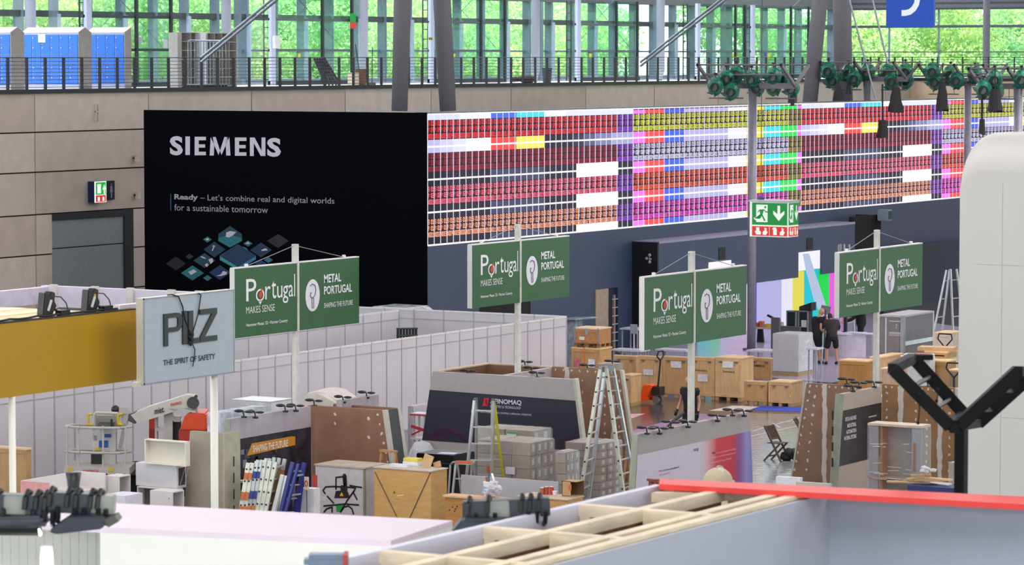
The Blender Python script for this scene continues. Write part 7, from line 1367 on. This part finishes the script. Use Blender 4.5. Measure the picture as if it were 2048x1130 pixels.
B().box(x0 - .03, x1 + .03, y0 - .045, y1 + .02, .02, z1 - .03).done('clear_wrap', glass('wrap2', (.95, .96, .96), .16, .12), t, bevel=.02); b = B(); rn = random.Random(9)
for i in range(34): xx = rn.uniform(x0, x1 - .3); zz = rn.choice((.2, .45, z1 * .45, z1 * .75, z1 * .55)) + rn.uniform(-.08, .12); b.bar((xx, y0 - .05, zz), (xx + rn.uniform(.1, .35), y0 - .05, zz + rn.uniform(-.02, .03)), .008, .006)
b.done('wrap_crease', M('eef0f4', rough=.2), t)
# debris pile right of frame
p = atD(1866, 966, 66); dp = [('c49c74', 1826, 968, 1.0, .12, .03, .3), ('dcdcd8', 1878, 957, .9, .10, .03, -.35), ('bc9468', 1862, 962, .8, .14, .03, .1), ('c8a880', 1897, 964, .5, .12, .03, -.1), ('b48c60', 1848, 960, .4, .1, .05, .7)]
tb = tbox('blue_crate', 'dark blue flat crate under the timber offcuts at right', 'crate', *(lambda a, c: (a.x, c.x, a.y, a.y + .6))(atD(1815, 972, 65), onY(1912, 972, atD(1815, 972, 65).y)), 0, zv(970, 65), M('232c66', rough=.5)); zt5 = zv(970, 65)
for i, (c_, u, v, l_, w_, h_, rz) in enumerate(dp): q = atD(u, v, 65.3); tag(B().obox((q.x, atD(1815, 972, 65).y + .3, zt5 + .02 + i * .034), l_, w_, h_, rz).done('timber_offcut', M(c_, rough=.65)), 'loose timber offcut on the dark blue crate, %s from the bottom of the pile' % names[i], 'offcut')
q = atD(1864, 953, 65.3); b = B()
for i in range(9): b.ball((q.x + random.uniform(-.12, .12), atD(1815, 972, 65).y + .3 + random.uniform(-.05, .05), zt5 + .23 + random.uniform(0, .08)), .08, .05, .05, 1, .6)
tag(b.done('crumpled_paper', M('d0ccd0')), 'crumpled white paper on the timber offcuts', 'paper')
nbox('narrow open cabinet at the foot of the black gantry post', 'side_cabinet', 'cabinet', 1897, 1916, 1926, 926, 70, 'a89e94')
b = B(); q = atD(1740, 756, 80)
for i in range(12): b.ball((q.x - .6 + i * .13, q.y, 1.85 + random.uniform(0, .05)), .12, .25, .06, 1, .5)
tag(b.box(q.x - .7, q.x + 1.0, q.y - .25, q.y + .25, 0, 1.84).done('film_heap', M('cfccd4', rough=.5)), 'white film heaped on cartons behind the right booth walls', 'film')
q = atD(1838, 712, 82); b = B(); tag(b.obox((q.x, q.y, q.z), .7, .4, .1, .2).obox((q.x - .3, q.y, q.z - .04), .35, .3, .06, .4).box(q.x - .3, q.x + .3, q.y, q.y + .3, 0, q.z - .04).done('white_machine', M('d8d4d8', rough=.4)), 'white and orange power tool case on the pile behind the gantry', 'tool case')
tag(B().obox((q.x + .06, q.y - .02, q.z + .055), .35, .3, .02, .2).done('orange_lid', M('e0641c')), 'orange sheet on the white tool case', 'sheet')
# ---------------------------------------------------------------- stage furniture
x0, x1, y0, y1, _, z1 = box3(1640, 1717, 1742, 668, 111); ct = thing('white_counter', 'white curved front counter where three people work', 'counter', ((x0 + x1) / 2, y0 + .5, 0)); pts = []
for i in range(13): a = i / 12; pts.append((x0 + (x1 - x0) * a, y0 + .45 - .45 * math.sin(math.pi * a), 0))
B().slab(pts + [(x1, y0 + .6, 0), (x0, y0 + .6, 0)], (0, 0, z1 - .05)).done('front', M('c4bac8', rough=.4), ct); B().slab([(x, y - .05, z1 - .05) for x, y, z in pts] + [(x1 + .3, y0 + .7, z1 - .05), (x0, y0 + .7, z1 - .05)], (0, 0, .05)).done('worktop', M('dcd2e0', rough=.35), ct); B().box(x1 + .2, x1 + .26, y0 + .6, y0 + .66, 0, z1 - .05).done('leg', M('b8b0bc'), ct)
CTY, CTZ = y0 + .45, z1
tbox('flat_white_board', 'flat white board lying on the curved counter', 'board', x0 + (x1 - x0) * .62, x1 + .1, y0 + .1, y0 + .5, z1 + .001, z1 + .03, M('e4e0ec', rough=.4))
def case(lab, u0, u1, u2, vt, D, col, extra=None, nm='equipment_case', zb=0):
    x0, x1, y0, y1, _, z1 = box3(u0, u1, u2, vt, D); t = thing(nm, lab, 'case', ((x0 + x1) / 2, y0, zb)); B().box(x0, x1, y0, y1, zb, z1).done('body', M(col, rough=.45), t); al_ = M('a8acb0', rough=.3, metal=.6)
    for x in (x0, x1 - .03): B().box(x - .005, x + .035, y0 - .01, y0 + .02, zb, z1).done('corner_profile', al_, t)
    B().box(x0, x1, y0 - .01, y0 + .02, z1 - .04, z1 + .005).done('edge_profile', al_, t); return t, (x0, x1, y0, y1, z1)
t, c_ = case('black flight case with metal corners and a white label, on the stage', 1597, 1616, 1625, 622, 118, '15201f'); q = onY(1603, 640, c_[2]); B().box(q.x, q.x + .2, c_[2] - .02, c_[2] - .01, q.z - .25, q.z).done('label_sheet', M('c4ccd0'), t); zf_ = c_[4]
x0, x1, y0, y1, z1 = c_; tg = thing('stage_monitor', 'black wedge loudspeaker on top of the flight case', 'loudspeaker', ((x0 + x1) / 2, y0, z1)); B().slab([(x0, y0 + .05, z1 + .006), (x1 + .1, y0 + .05, z1 + .006), (x1 + .1, y0 + .05, z1 + .3), (x0 + .35, y0 + .05, z1 + .26), (x0, y0 + .05, z1 + .14)], (0, .4, 0)).done('cabinet', M('14161a', rough=.5), tg); B().box(x0 + .05, x1, y0 + .04, y0 + .05, z1 + .05, z1 + .13).done('grille', M('24262a'), tg)
case('dark green black equipment case left of the flight case', 1573, 1592, 1598, 622, 119, '10211e'); 
t = thing('high_table', 'dark legged bar table covered with tools on the stage', 'table', atD(1530, 695, 117) * 1); q = t.location; t.location = (q.x, q.y, 0); q = V(t.location); a, c = atD(1508, 654, 117), atD(1562, 654, 117); B().box(a.x, c.x, q.y - .35, q.y + .35, a.z - .05, a.z).done('table_top', M('b8a89c', rough=.5), t)
for u in (1520, 1552): r_ = onY(u, 690, q.y); B().slab([(r_.x - .13, q.y, 0), (r_.x + .13, q.y, 0), (r_.x + .07, q.y, a.z - .05), (r_.x - .1, q.y, a.z - .05)], (0, .1, 0)).done('leg', M('16161c'), t)
for i, (u, col, w_, h_, lab) in enumerate(((1515, 'a85a50', .25, .14, 'red tool'), (1523, 'b86a50', .16, .2, 'upright orange red tool'), (1541, 'd0b030', .3, .12, 'yellow tool box'), (1555, '9a9490', .4, .2, 'grey carton'), (1531, 'a08c88', .15, .1, 'small grey part'))): r_ = onY(u, 650, q.y); tbox('tool', lab + ' lying on the dark legged stage table', 'tool', r_.x - w_ / 2, r_.x + w_ / 2, q.y - .1, q.y + .1, a.z + .001, a.z + h_, M(col, rough=.5), bevel=.01)
r_ = onY(1545, 636, q.y); tag(B().bar(onY(1531, 631, q.y) + V((0, .16, 0)), onY(1551, 641, q.y) + V((0, .16, 0)), .07, .07).box(onY(1549, 641, q.y).x, onY(1551, 641, q.y).x + .1, q.y + .12, q.y + .2, a.z, onY(1551, 641, q.y).z + .03).done('tripod_head', M('16161a')), 'black tilted tripod arm on the stage table', 'tripod')
def table(lab, u0, u1, v, D, h_, dep, col='cfc8d8'):
    a, c = atD(u0, v, D), atD(u1, v, D); a = V((a.x, a.y, 0)); c_x = onY(u1, v, a.y).x; z = zv(v, D); t = thing('white_table', lab, 'table', ((a.x + c_x) / 2, a.y, 0)); B().box(a.x, c_x, a.y, a.y + dep, z - .05, z).done('table_top', M(col, rough=.4), t)
    for x in (a.x + .05, c_x - .08):
        for y in (a.y + .04, a.y + dep - .08): B().box(x, x + .04, y, y + .04, 0, z - .05).done('leg', M('9a9aa4'), t)
table('white high table with slim legs in front of the dark booth side', 1239, 1276, 656, 111, 1, .7); table('low white bench behind the leftmost crates', 1222, 1282, 698, 104, 1, .6); table('white low table left of the grey mast base', 1310, 1372, 698, 106, 1, .6); table('white low table right of the grey mast base, behind the wrapped block', 1492, 1546, 700, 106.5, 1, .8); table('small white frame table right of the wrapped block', 1612, 1634, 696, 103.4, 1, .5)
p = atD(1268, 696, 103.9); t = thing('sign_stand', 'small grey plate on a thin stand on the low white bench', 'stand', (p.x, p.y, zv(698, 104))); B().cyl((p.x, p.y, zv(698, 104)), (p.x, p.y, zv(664, 104)), .03, 8).done('pole', M('a8acb4'), t); B().box(p.x - .12, p.x + .12, p.y - .03, p.y, zv(667, 104), zv(648, 104)).done('plate', M('8c949c'), t)
for i, (u, v, D, w_, h_, lab) in enumerate(((1550, 653, 112, .3, .9, 'grey monitor back on the stage, left one'), (1580, 660, 110, .7, .35, 'small grey dark cabinet row between the stage cases'))): q = atD(u, v, D); tbox('monitor', lab, 'monitor', q.x - w_ / 2, q.x + w_ / 2, q.y, q.y + .1, 0, q.z + h_ / 3, M('55535c' if i == 0 else '4a4850', rough=.5))
q = atD(1651, 620, 110.5); t = thing('flat_screen', 'tilted dark flat panel on a stand held beside the counter', 'monitor', (q.x, q.y, 0)); B().obox(q, .32, .04, .28, YAW, 0, R(12)).done('panel', M('6a666e', rough=.5), t); B().cyl((q.x - .05, q.y, 0), q, .03, 8).done('stand', M('3a3a3e'), t); B().obox(q + V((-.02, 0, -.27)), .12, .06, .16, YAW).done('red_grip', M('a82c38'), t)
q = atD(1690, 660, 110.5); q = onY(1690, 660, CTY); t = thing('black_post', 'short black display post standing on the curved counter', 'post', (q.x, q.y, CTZ)); B().box(q.x - .05, q.x + .05, q.y, q.y + .08, CTZ + .02, CTZ + .62).done('post', kk, t); B().box(q.x - .1, q.x + .1, q.y - .05, q.y + .13, CTZ + .001, CTZ + .02).done('base', kk, t)
# door batten ladder on navy wall
q = onX(1226, 640, XL + .1); t = thing('plywood_batten', 'tall plywood batten with cross pins in the dark doorway', 'batten', (q.x, q.y, 0)); z = onX(1226, 590, XL + .1).z; B().box(q.x - .02, q.x + .04, q.y, q.y + .1, 0, z).done('batten', M('8f7a64'), t)
for i in range(6): B().box(q.x + .04, q.x + .06, q.y - .14, q.y + .24, .25 + i * (z - .35) / 5.2, .28 + i * (z - .35) / 5.2).done('cross_pin', M('a8a49c'), t)
q = atD(1299, 519, 115.3); t = thing('wall_spotlight', 'small double headed spotlight on the dark booth side', 'spotlight', (q.x, q.y, q.z - .1)); q.y = YB - .1; q.x = onY(1299, 519, q.y).x
B().cyl((q.x, q.y, q.z - .12), (q.x, q.y, q.z + .14), .02, 8).ball((q.x + .02, q.y - .03, q.z + .14), .06, sub=2).ball((q.x - .1, q.y - .02, q.z + .02), .06, sub=2).ball((q.x + .02, q.y - .03, q.z - .1), .06, sub=2).box(q.x - .03, q.x + .03, q.y, YB, q.z - .03, q.z + .03).done('lamp_head', M('8c8c94', rough=.4), t)
# ---------------------------------------------------------------- people
def skin_mesh(chains, sub=1):
    """chains: list of lists of (point, radius); the first point of every later chain may reuse an earlier point"""
    idx = {}; vs_, rs, es = [], [], []
    for ch in chains:
        prev = None
        for p, r in ch:
            k = tuple(round(c, 4) for c in p)
            if k not in idx: idx[k] = len(vs_); vs_.append(k); rs.append(r)
            i = idx[k]
            if prev is not None and prev != i: es.append((prev, i))
            prev = i
    me = bpy.data.meshes.new('body'); me.from_pydata(vs_, es, []); o = bpy.data.objects.new('tmp', me); scene.collection.objects.link(o)
    md = o.modifiers.new('s', 'SKIN'); md.use_smooth_shade = True
    for i, r in enumerate(rs): sv = me.skin_vertices[0].data[i]; sv.radius = (r, r) if not isinstance(r, tuple) else r; sv.use_root = (i == 0)
    if sub: o.modifiers.new('u', 'SUBSURF').levels = sub
    dg = bpy.context.evaluated_depsgraph_get(); m2 = bpy.data.meshes.new_from_object(o.evaluated_get(dg)); bpy.data.objects.remove(o); return m2
skm = M('c08c72', rough=.55, var=.04)
def human(label, x, y, yaw, J, shirt, pants, hair=None, sleeves=.5, plen=1.0, shoes='1a1a1c', gloves=None, face=V((0, 1, 0))):
    """J: joints in the figure's frame (x to its right, y forward, z up): pelvis chest neck head, and shR elR haR shL elL haL hipR knR anR hipL knL anL"""
    t = thing('person', label, 'person', (x, y, 0)); Rz = Matrix.Rotation(yaw, 3, 'Z'); W = lambda p: Rz @ V(p) + V((x, y, 0)); G = {k: W(v) for k, v in J.items()}
    ch = [[(G['pelvis'], .12), (G['pelvis'].lerp(G['chest'], .5), .11), (G['chest'], .10), (G['neck'], .055), (G['head'] - (G['head'] - G['neck']) * .35, .055)]]
    for s in 'RL':
        ch.append([(G['chest'], .10), (G['sh' + s], .055), (G['sh' + s].lerp(G['el' + s], .5), .048), (G['el' + s], .042), (G['el' + s].lerp(G['ha' + s], .5), .04), (G['ha' + s], .028)])
        ch.append([(G['pelvis'], .13), (G['hip' + s], .095), (G['hip' + s].lerp(G['kn' + s], .5), .08), (G['kn' + s], .056), (G['kn' + s].lerp(G['an' + s], .4), .055), (G['an' + s], .036)])
        d = (G['ha' + s] - G['el' + s]).normalized(); side = d.orthogonal().normalized(); bent = d.cross(side).normalized(); hb = G['ha' + s]
        palm = hb + d * .07
        for k, (o, ln) in enumerate(((-.033, .07), (-.011, .082), (.011, .078), (.033, .062))):
            r0 = hb + d * .03 + side * o * .7; r1 = palm + side * o; ch.append([(r0, .014), (r1, .011), (r1 + d * ln * .5 + bent * .01, .009), (r1 + d * ln * .85 + bent * .03, .007)]) if False else None
        ch.append([(hb, .028), (palm, .03)])
    me = skin_mesh(ch); bm = bmesh.new(); bm.from_mesh(me)
    for s in 'RL':
        d = (G['ha' + s] - G['el' + s]).normalized(); side = d.orthogonal().normalized(); bent = d.cross(side).normalized(); palm = G['ha' + s] + d * .07; b2 = B(); b2.bm.free(); b2.bm = bm
        for o, ln in ((-.028, .06), (-.009, .075), (.010, .07), (.028, .055)): r1 = palm + side * o; b2.cyl(r1 - d * .02, r1 + d * ln * .55 + bent * .008, .010, 6, .009); b2.cyl(r1 + d * ln * .5 + bent * .007, r1 + d * ln + bent * .03, .009, 6, .007)
        b2.cyl(G['ha' + s] + d * .03 + side * .02, G['ha' + s] + d * .07 + side * .065, .012, 6, .009)
    hd = G['head']; n0 = len(bm.verts); g = bmesh.ops.create_uvsphere(bm, u_segments=20, v_segments=14, radius=1); fw = (Rz @ V(face)).normalized(); up = (G['head'] - G['neck']).normalized(); up = (up + V((0, 0, 1))).normalized(); rt = fw.cross(up).normalized(); fw = up.cross(rt).normalized()
    for v in g['verts']:
        a, b_, c = v.co; wx = .076 * (1 - .22 * max(0, -c)); v.co = hd + rt * a * wx + fw * (b_ * .095 + (.012 if b_ > .5 and c < -.4 else 0)) + up * c * .118
    b2 = B(); b2.bm.free(); b2.bm = bm
    b2.cyl(hd + fw * .088 + up * .02, hd + fw * .112 - up * .022, .010, 6, .015)      # nose
    for s in (-1, 1): b2.ball(hd + rt * s * .078 - up * .005, .012, .018, .03, 1)       # ears
    b2.ball(hd + fw * .078 - up * .052, .022, .022, .009, 1)                           # mouth
    me2 = bpy.data.meshes.new('body'); bm.to_mesh(me2); bm.free(); me2.materials.append(skm)
    for p in me2.polygons: p.use_smooth = True
    body = link('body', me2, t)
    for s in (-1, 1): B().ball(hd + rt * s * .03 + fw * .088 + up * .012, .009, sub=1).done('eye', M('241c18', var=0), t)
    cl = []
    ck = [[(G['pelvis'] + V((0, 0, -.12)), .20), (G['pelvis'] + V((0, 0, .04)), .20), (G['pelvis'].lerp(G['chest'], .5), .19), (G['chest'], .19), (G['neck'].lerp(G['chest'], .25), .075)]]
    for s in 'RL':
        pts = [(G['chest'], .19), (G['sh' + s], .12), (G['sh' + s].lerp(G['el' + s], .5), .085)]
        if sleeves > .6: pts += [(G['el' + s], .065), (G['el' + s].lerp(G['ha' + s], .5), .055), (G['el' + s].lerp(G['ha' + s], .92), .043)]
        ck.append(pts)
    m = skin_mesh(ck); b2 = B(); b2.bm.from_mesh(m)
    for s in 'RL': b2.ball(G['sh' + s].lerp(G['chest'], .25), .1, .1, .095, 2); b2.ball(G['sh' + s], .085, .085, .085, 2)
    b2.ball(G['chest'], .15, .13, .13, 2); b2.bm.to_mesh(m); b2.bm.free()
    for p_ in m.polygons: p_.use_smooth = True
    m.materials.append(M(shirt, rough=.8, var=.15, scale=5, bump=.2)); link('shirt', m, t)
    ck = [[(G['pelvis'] + V((0, 0, .14)), .18), (G['pelvis'], .185)]]
    for s in 'RL':
        k_ = G['kn' + s]; pts = [(G['pelvis'], .185), (G['hip' + s], .13), (G['hip' + s].lerp(k_, .5), .108)]
        if plen < .7: pts += [(G['hip' + s].lerp(k_, .97), .105)]
        else: pts += [(k_, .085), (k_.lerp(G['an' + s], .5), .075), (k_.lerp(G['an' + s], .97), .065)]
        ck.append(pts)
    m = skin_mesh(ck); m.materials.append(M(pants, rough=.85, var=.12, scale=5, bump=.2)); link('shorts' if plen < .7 else 'trousers', m, t)
    B().cyl(G['pelvis'] + V((0, 0, -.10)), G['pelvis'] + V((0, 0, -.07)), .15, 16).done('belt', M('1c1a18'), t)
    for s in 'RL':
        a = G['an' + s]; b = B(); f2 = Rz @ V((0, 1, 0)); b.ball(a + f2 * .05 + V((0, 0, .035 - a.z)), .05, .05, .045, 2); b.ball(a + f2 * .14 + V((0, 0, .03 - a.z)), .048, .048, .038, 2); b.ball(a + f2 * .0 + V((0, 0, .06 - a.z)), .048, .048, .06, 2); bmesh.ops.convex_hull(b.bm, input=list(b.bm.verts)); b.done('shoe', M(shoes, rough=.6), t, smooth=True)
        if gloves:
            d = (G['ha' + s] - G['el' + s]).normalized(); side = d.orthogonal().normalized(); pm_ = G['ha' + s]; b = B(); b.cyl(pm_ - d * .03, pm_ + d * .02, .04, 10, .036); b.cyl(pm_ + d * .02, pm_ + d * .09, .036, 10, .042)
            for o in (-.03, -.01, .01, .03): b.cyl(pm_ + d * .08 + side * o, pm_ + d * .15 + side * o, .012, 6, .01)
            b.cyl(pm_ + d * .02 + side * .03, pm_ + d * .07 + side * .075, .014, 6, .011); b.done('glove', M(gloves, rough=.7), t)
    if hair:
        b = B(); g = bmesh.ops.create_uvsphere(b.bm, u_segments=16, v_segments=10, radius=1)
        for v in g['verts']: a, b_, c = v.co; v.co = hd + rt * a * .084 + fw * (b_ * .1 - .012) + up * (c * .122 + .012)
        dele = [v for v in b.bm.verts if (v.co - hd).dot(fw) > .045 and (v.co - hd).dot(up) < .06 or (v.co - hd).dot(up) < -.06]; bmesh.ops.delete(b.bm, geom=dele, context='VERTS'); b.done('hair', M(hair, rough=.8, var=.2, scale=20), t, smooth=True)
    return t
ST = dict(pelvis=(0, 0, .96), chest=(0, .03, 1.34), neck=(0, .05, 1.52), head=(0, .09, 1.67), shR=(.19, .03, 1.44), shL=(-.19, .03, 1.44), hipR=(.1, 0, .9), hipL=(-.1, 0, .9), knR=(.11, .03, .5), knL=(-.11, .02, .5), anR=(.12, 0, .08), anL=(-.12, -.02, .08), elR=(.25, .0, 1.14), haR=(.26, .12, .9), elL=(-.25, .0, 1.14), haL=(-.26, .12, .9))
def pose(**k): d = dict(ST); d.update(k); return d
# man 1: bald, side view facing right, head down, right arm hanging, left hand reaching to the table
g = onZ(1634, 727, 0); human('bald person in black t-shirt and black shorts standing at the counter side', g.x, g.y, YAW + R(-62), pose(chest=(0, .04, 1.36), neck=(0, .09, 1.55), head=(0, .17, 1.69), elR=(.24, -.02, 1.14), haR=(.20, .18, 1.0), elL=(-.2, .22, 1.18), haL=(-.12, .48, 1.08), anL=(-.12, .16, .08), knL=(-.11, .12, .5)), '16181c', '101114', None, .4, .5, face=V((0, .8, -.45)))
# man 2: back view, bending over the counter
g = onZ(1663, 729, 0); human('person in dark long shirt and shorts seen from behind, bending over the counter', g.x, g.y, YAW + R(4), pose(pelvis=(0, -.04, .93), chest=(0, .12, 1.28), neck=(0, .24, 1.42), head=(.0, .34, 1.52), shR=(.2, .15, 1.36), shL=(-.2, .15, 1.36), elR=(.3, .32, 1.16), haR=(.14, .52, 1.06), elL=(-.31, .32, 1.2), haL=(-.14, .56, 1.16), hipR=(.11, -.03, .88), hipL=(-.11, -.03, .88), knR=(.15, 0, .48), anR=(.17, 0, .08), knL=(-.15, 0, .48), anL=(-.17, 0, .08)), '2a2328', '0e0e12', '3a2a22', 1.0, .5, face=V((0, .6, -.7)))
# man 3: behind the counter, facing left, arms forward
g = atD(1722, 700, 113.4); human('person in black behind the counter reaching left with both arms', g.x, g.y, YAW + R(80), pose(neck=(0, .08, 1.53), head=(0, .13, 1.68), elR=(.22, .28, 1.22), haR=(.16, .55, 1.2), elL=(-.22, .28, 1.12), haL=(-.16, .56, 1.02), knR=(.1, .06, .5), anR=(.12, .05, .08)), '0c0c10', '0d0d10', '3a2c24', 1.0, 1.0)
# man 4: walking behind the niop wall, holding a tool
g = onZ(1381, 893, 0); human('bald person in black t-shirt and black gloves walking behind the white sign post', g.x, g.y, YAW + R(150), pose(neck=(0, .08, 1.55), head=(0, .13, 1.70), shR=(.2, .04, 1.45), elR=(.28, .02, 1.16), haR=(.3, .18, .93), elL=(-.24, -.02, 1.15), haL=(-.24, .06, .9), knR=(.1, .16, .5), anR=(.11, .2, .08), knL=(-.1, -.05, .5), anL=(-.11, -.22, .08)), '131317', '101014', None, .4, 1.0, gloves='101012', face=V((0, 1, -.3)))
a = atD(1368, 825, 84.5); c = atD(1338, 850, 84); c2 = fl(a, c); t = thing('long_tool', 'black and green telescopic pole carried by the walking person', 'tool', (c2.x, c2.y, 0)); B().cyl(a, a.lerp(c2, .3), .03, 8).done('grip', kk, t); B().cyl(a.lerp(c2, .3), c2, .022, 8).done('pole', M('6c7c34'), t); B().cyl(a.lerp(c2, .05), a.lerp(c2, .2), .045, 8).done('sleeve', kk, t)
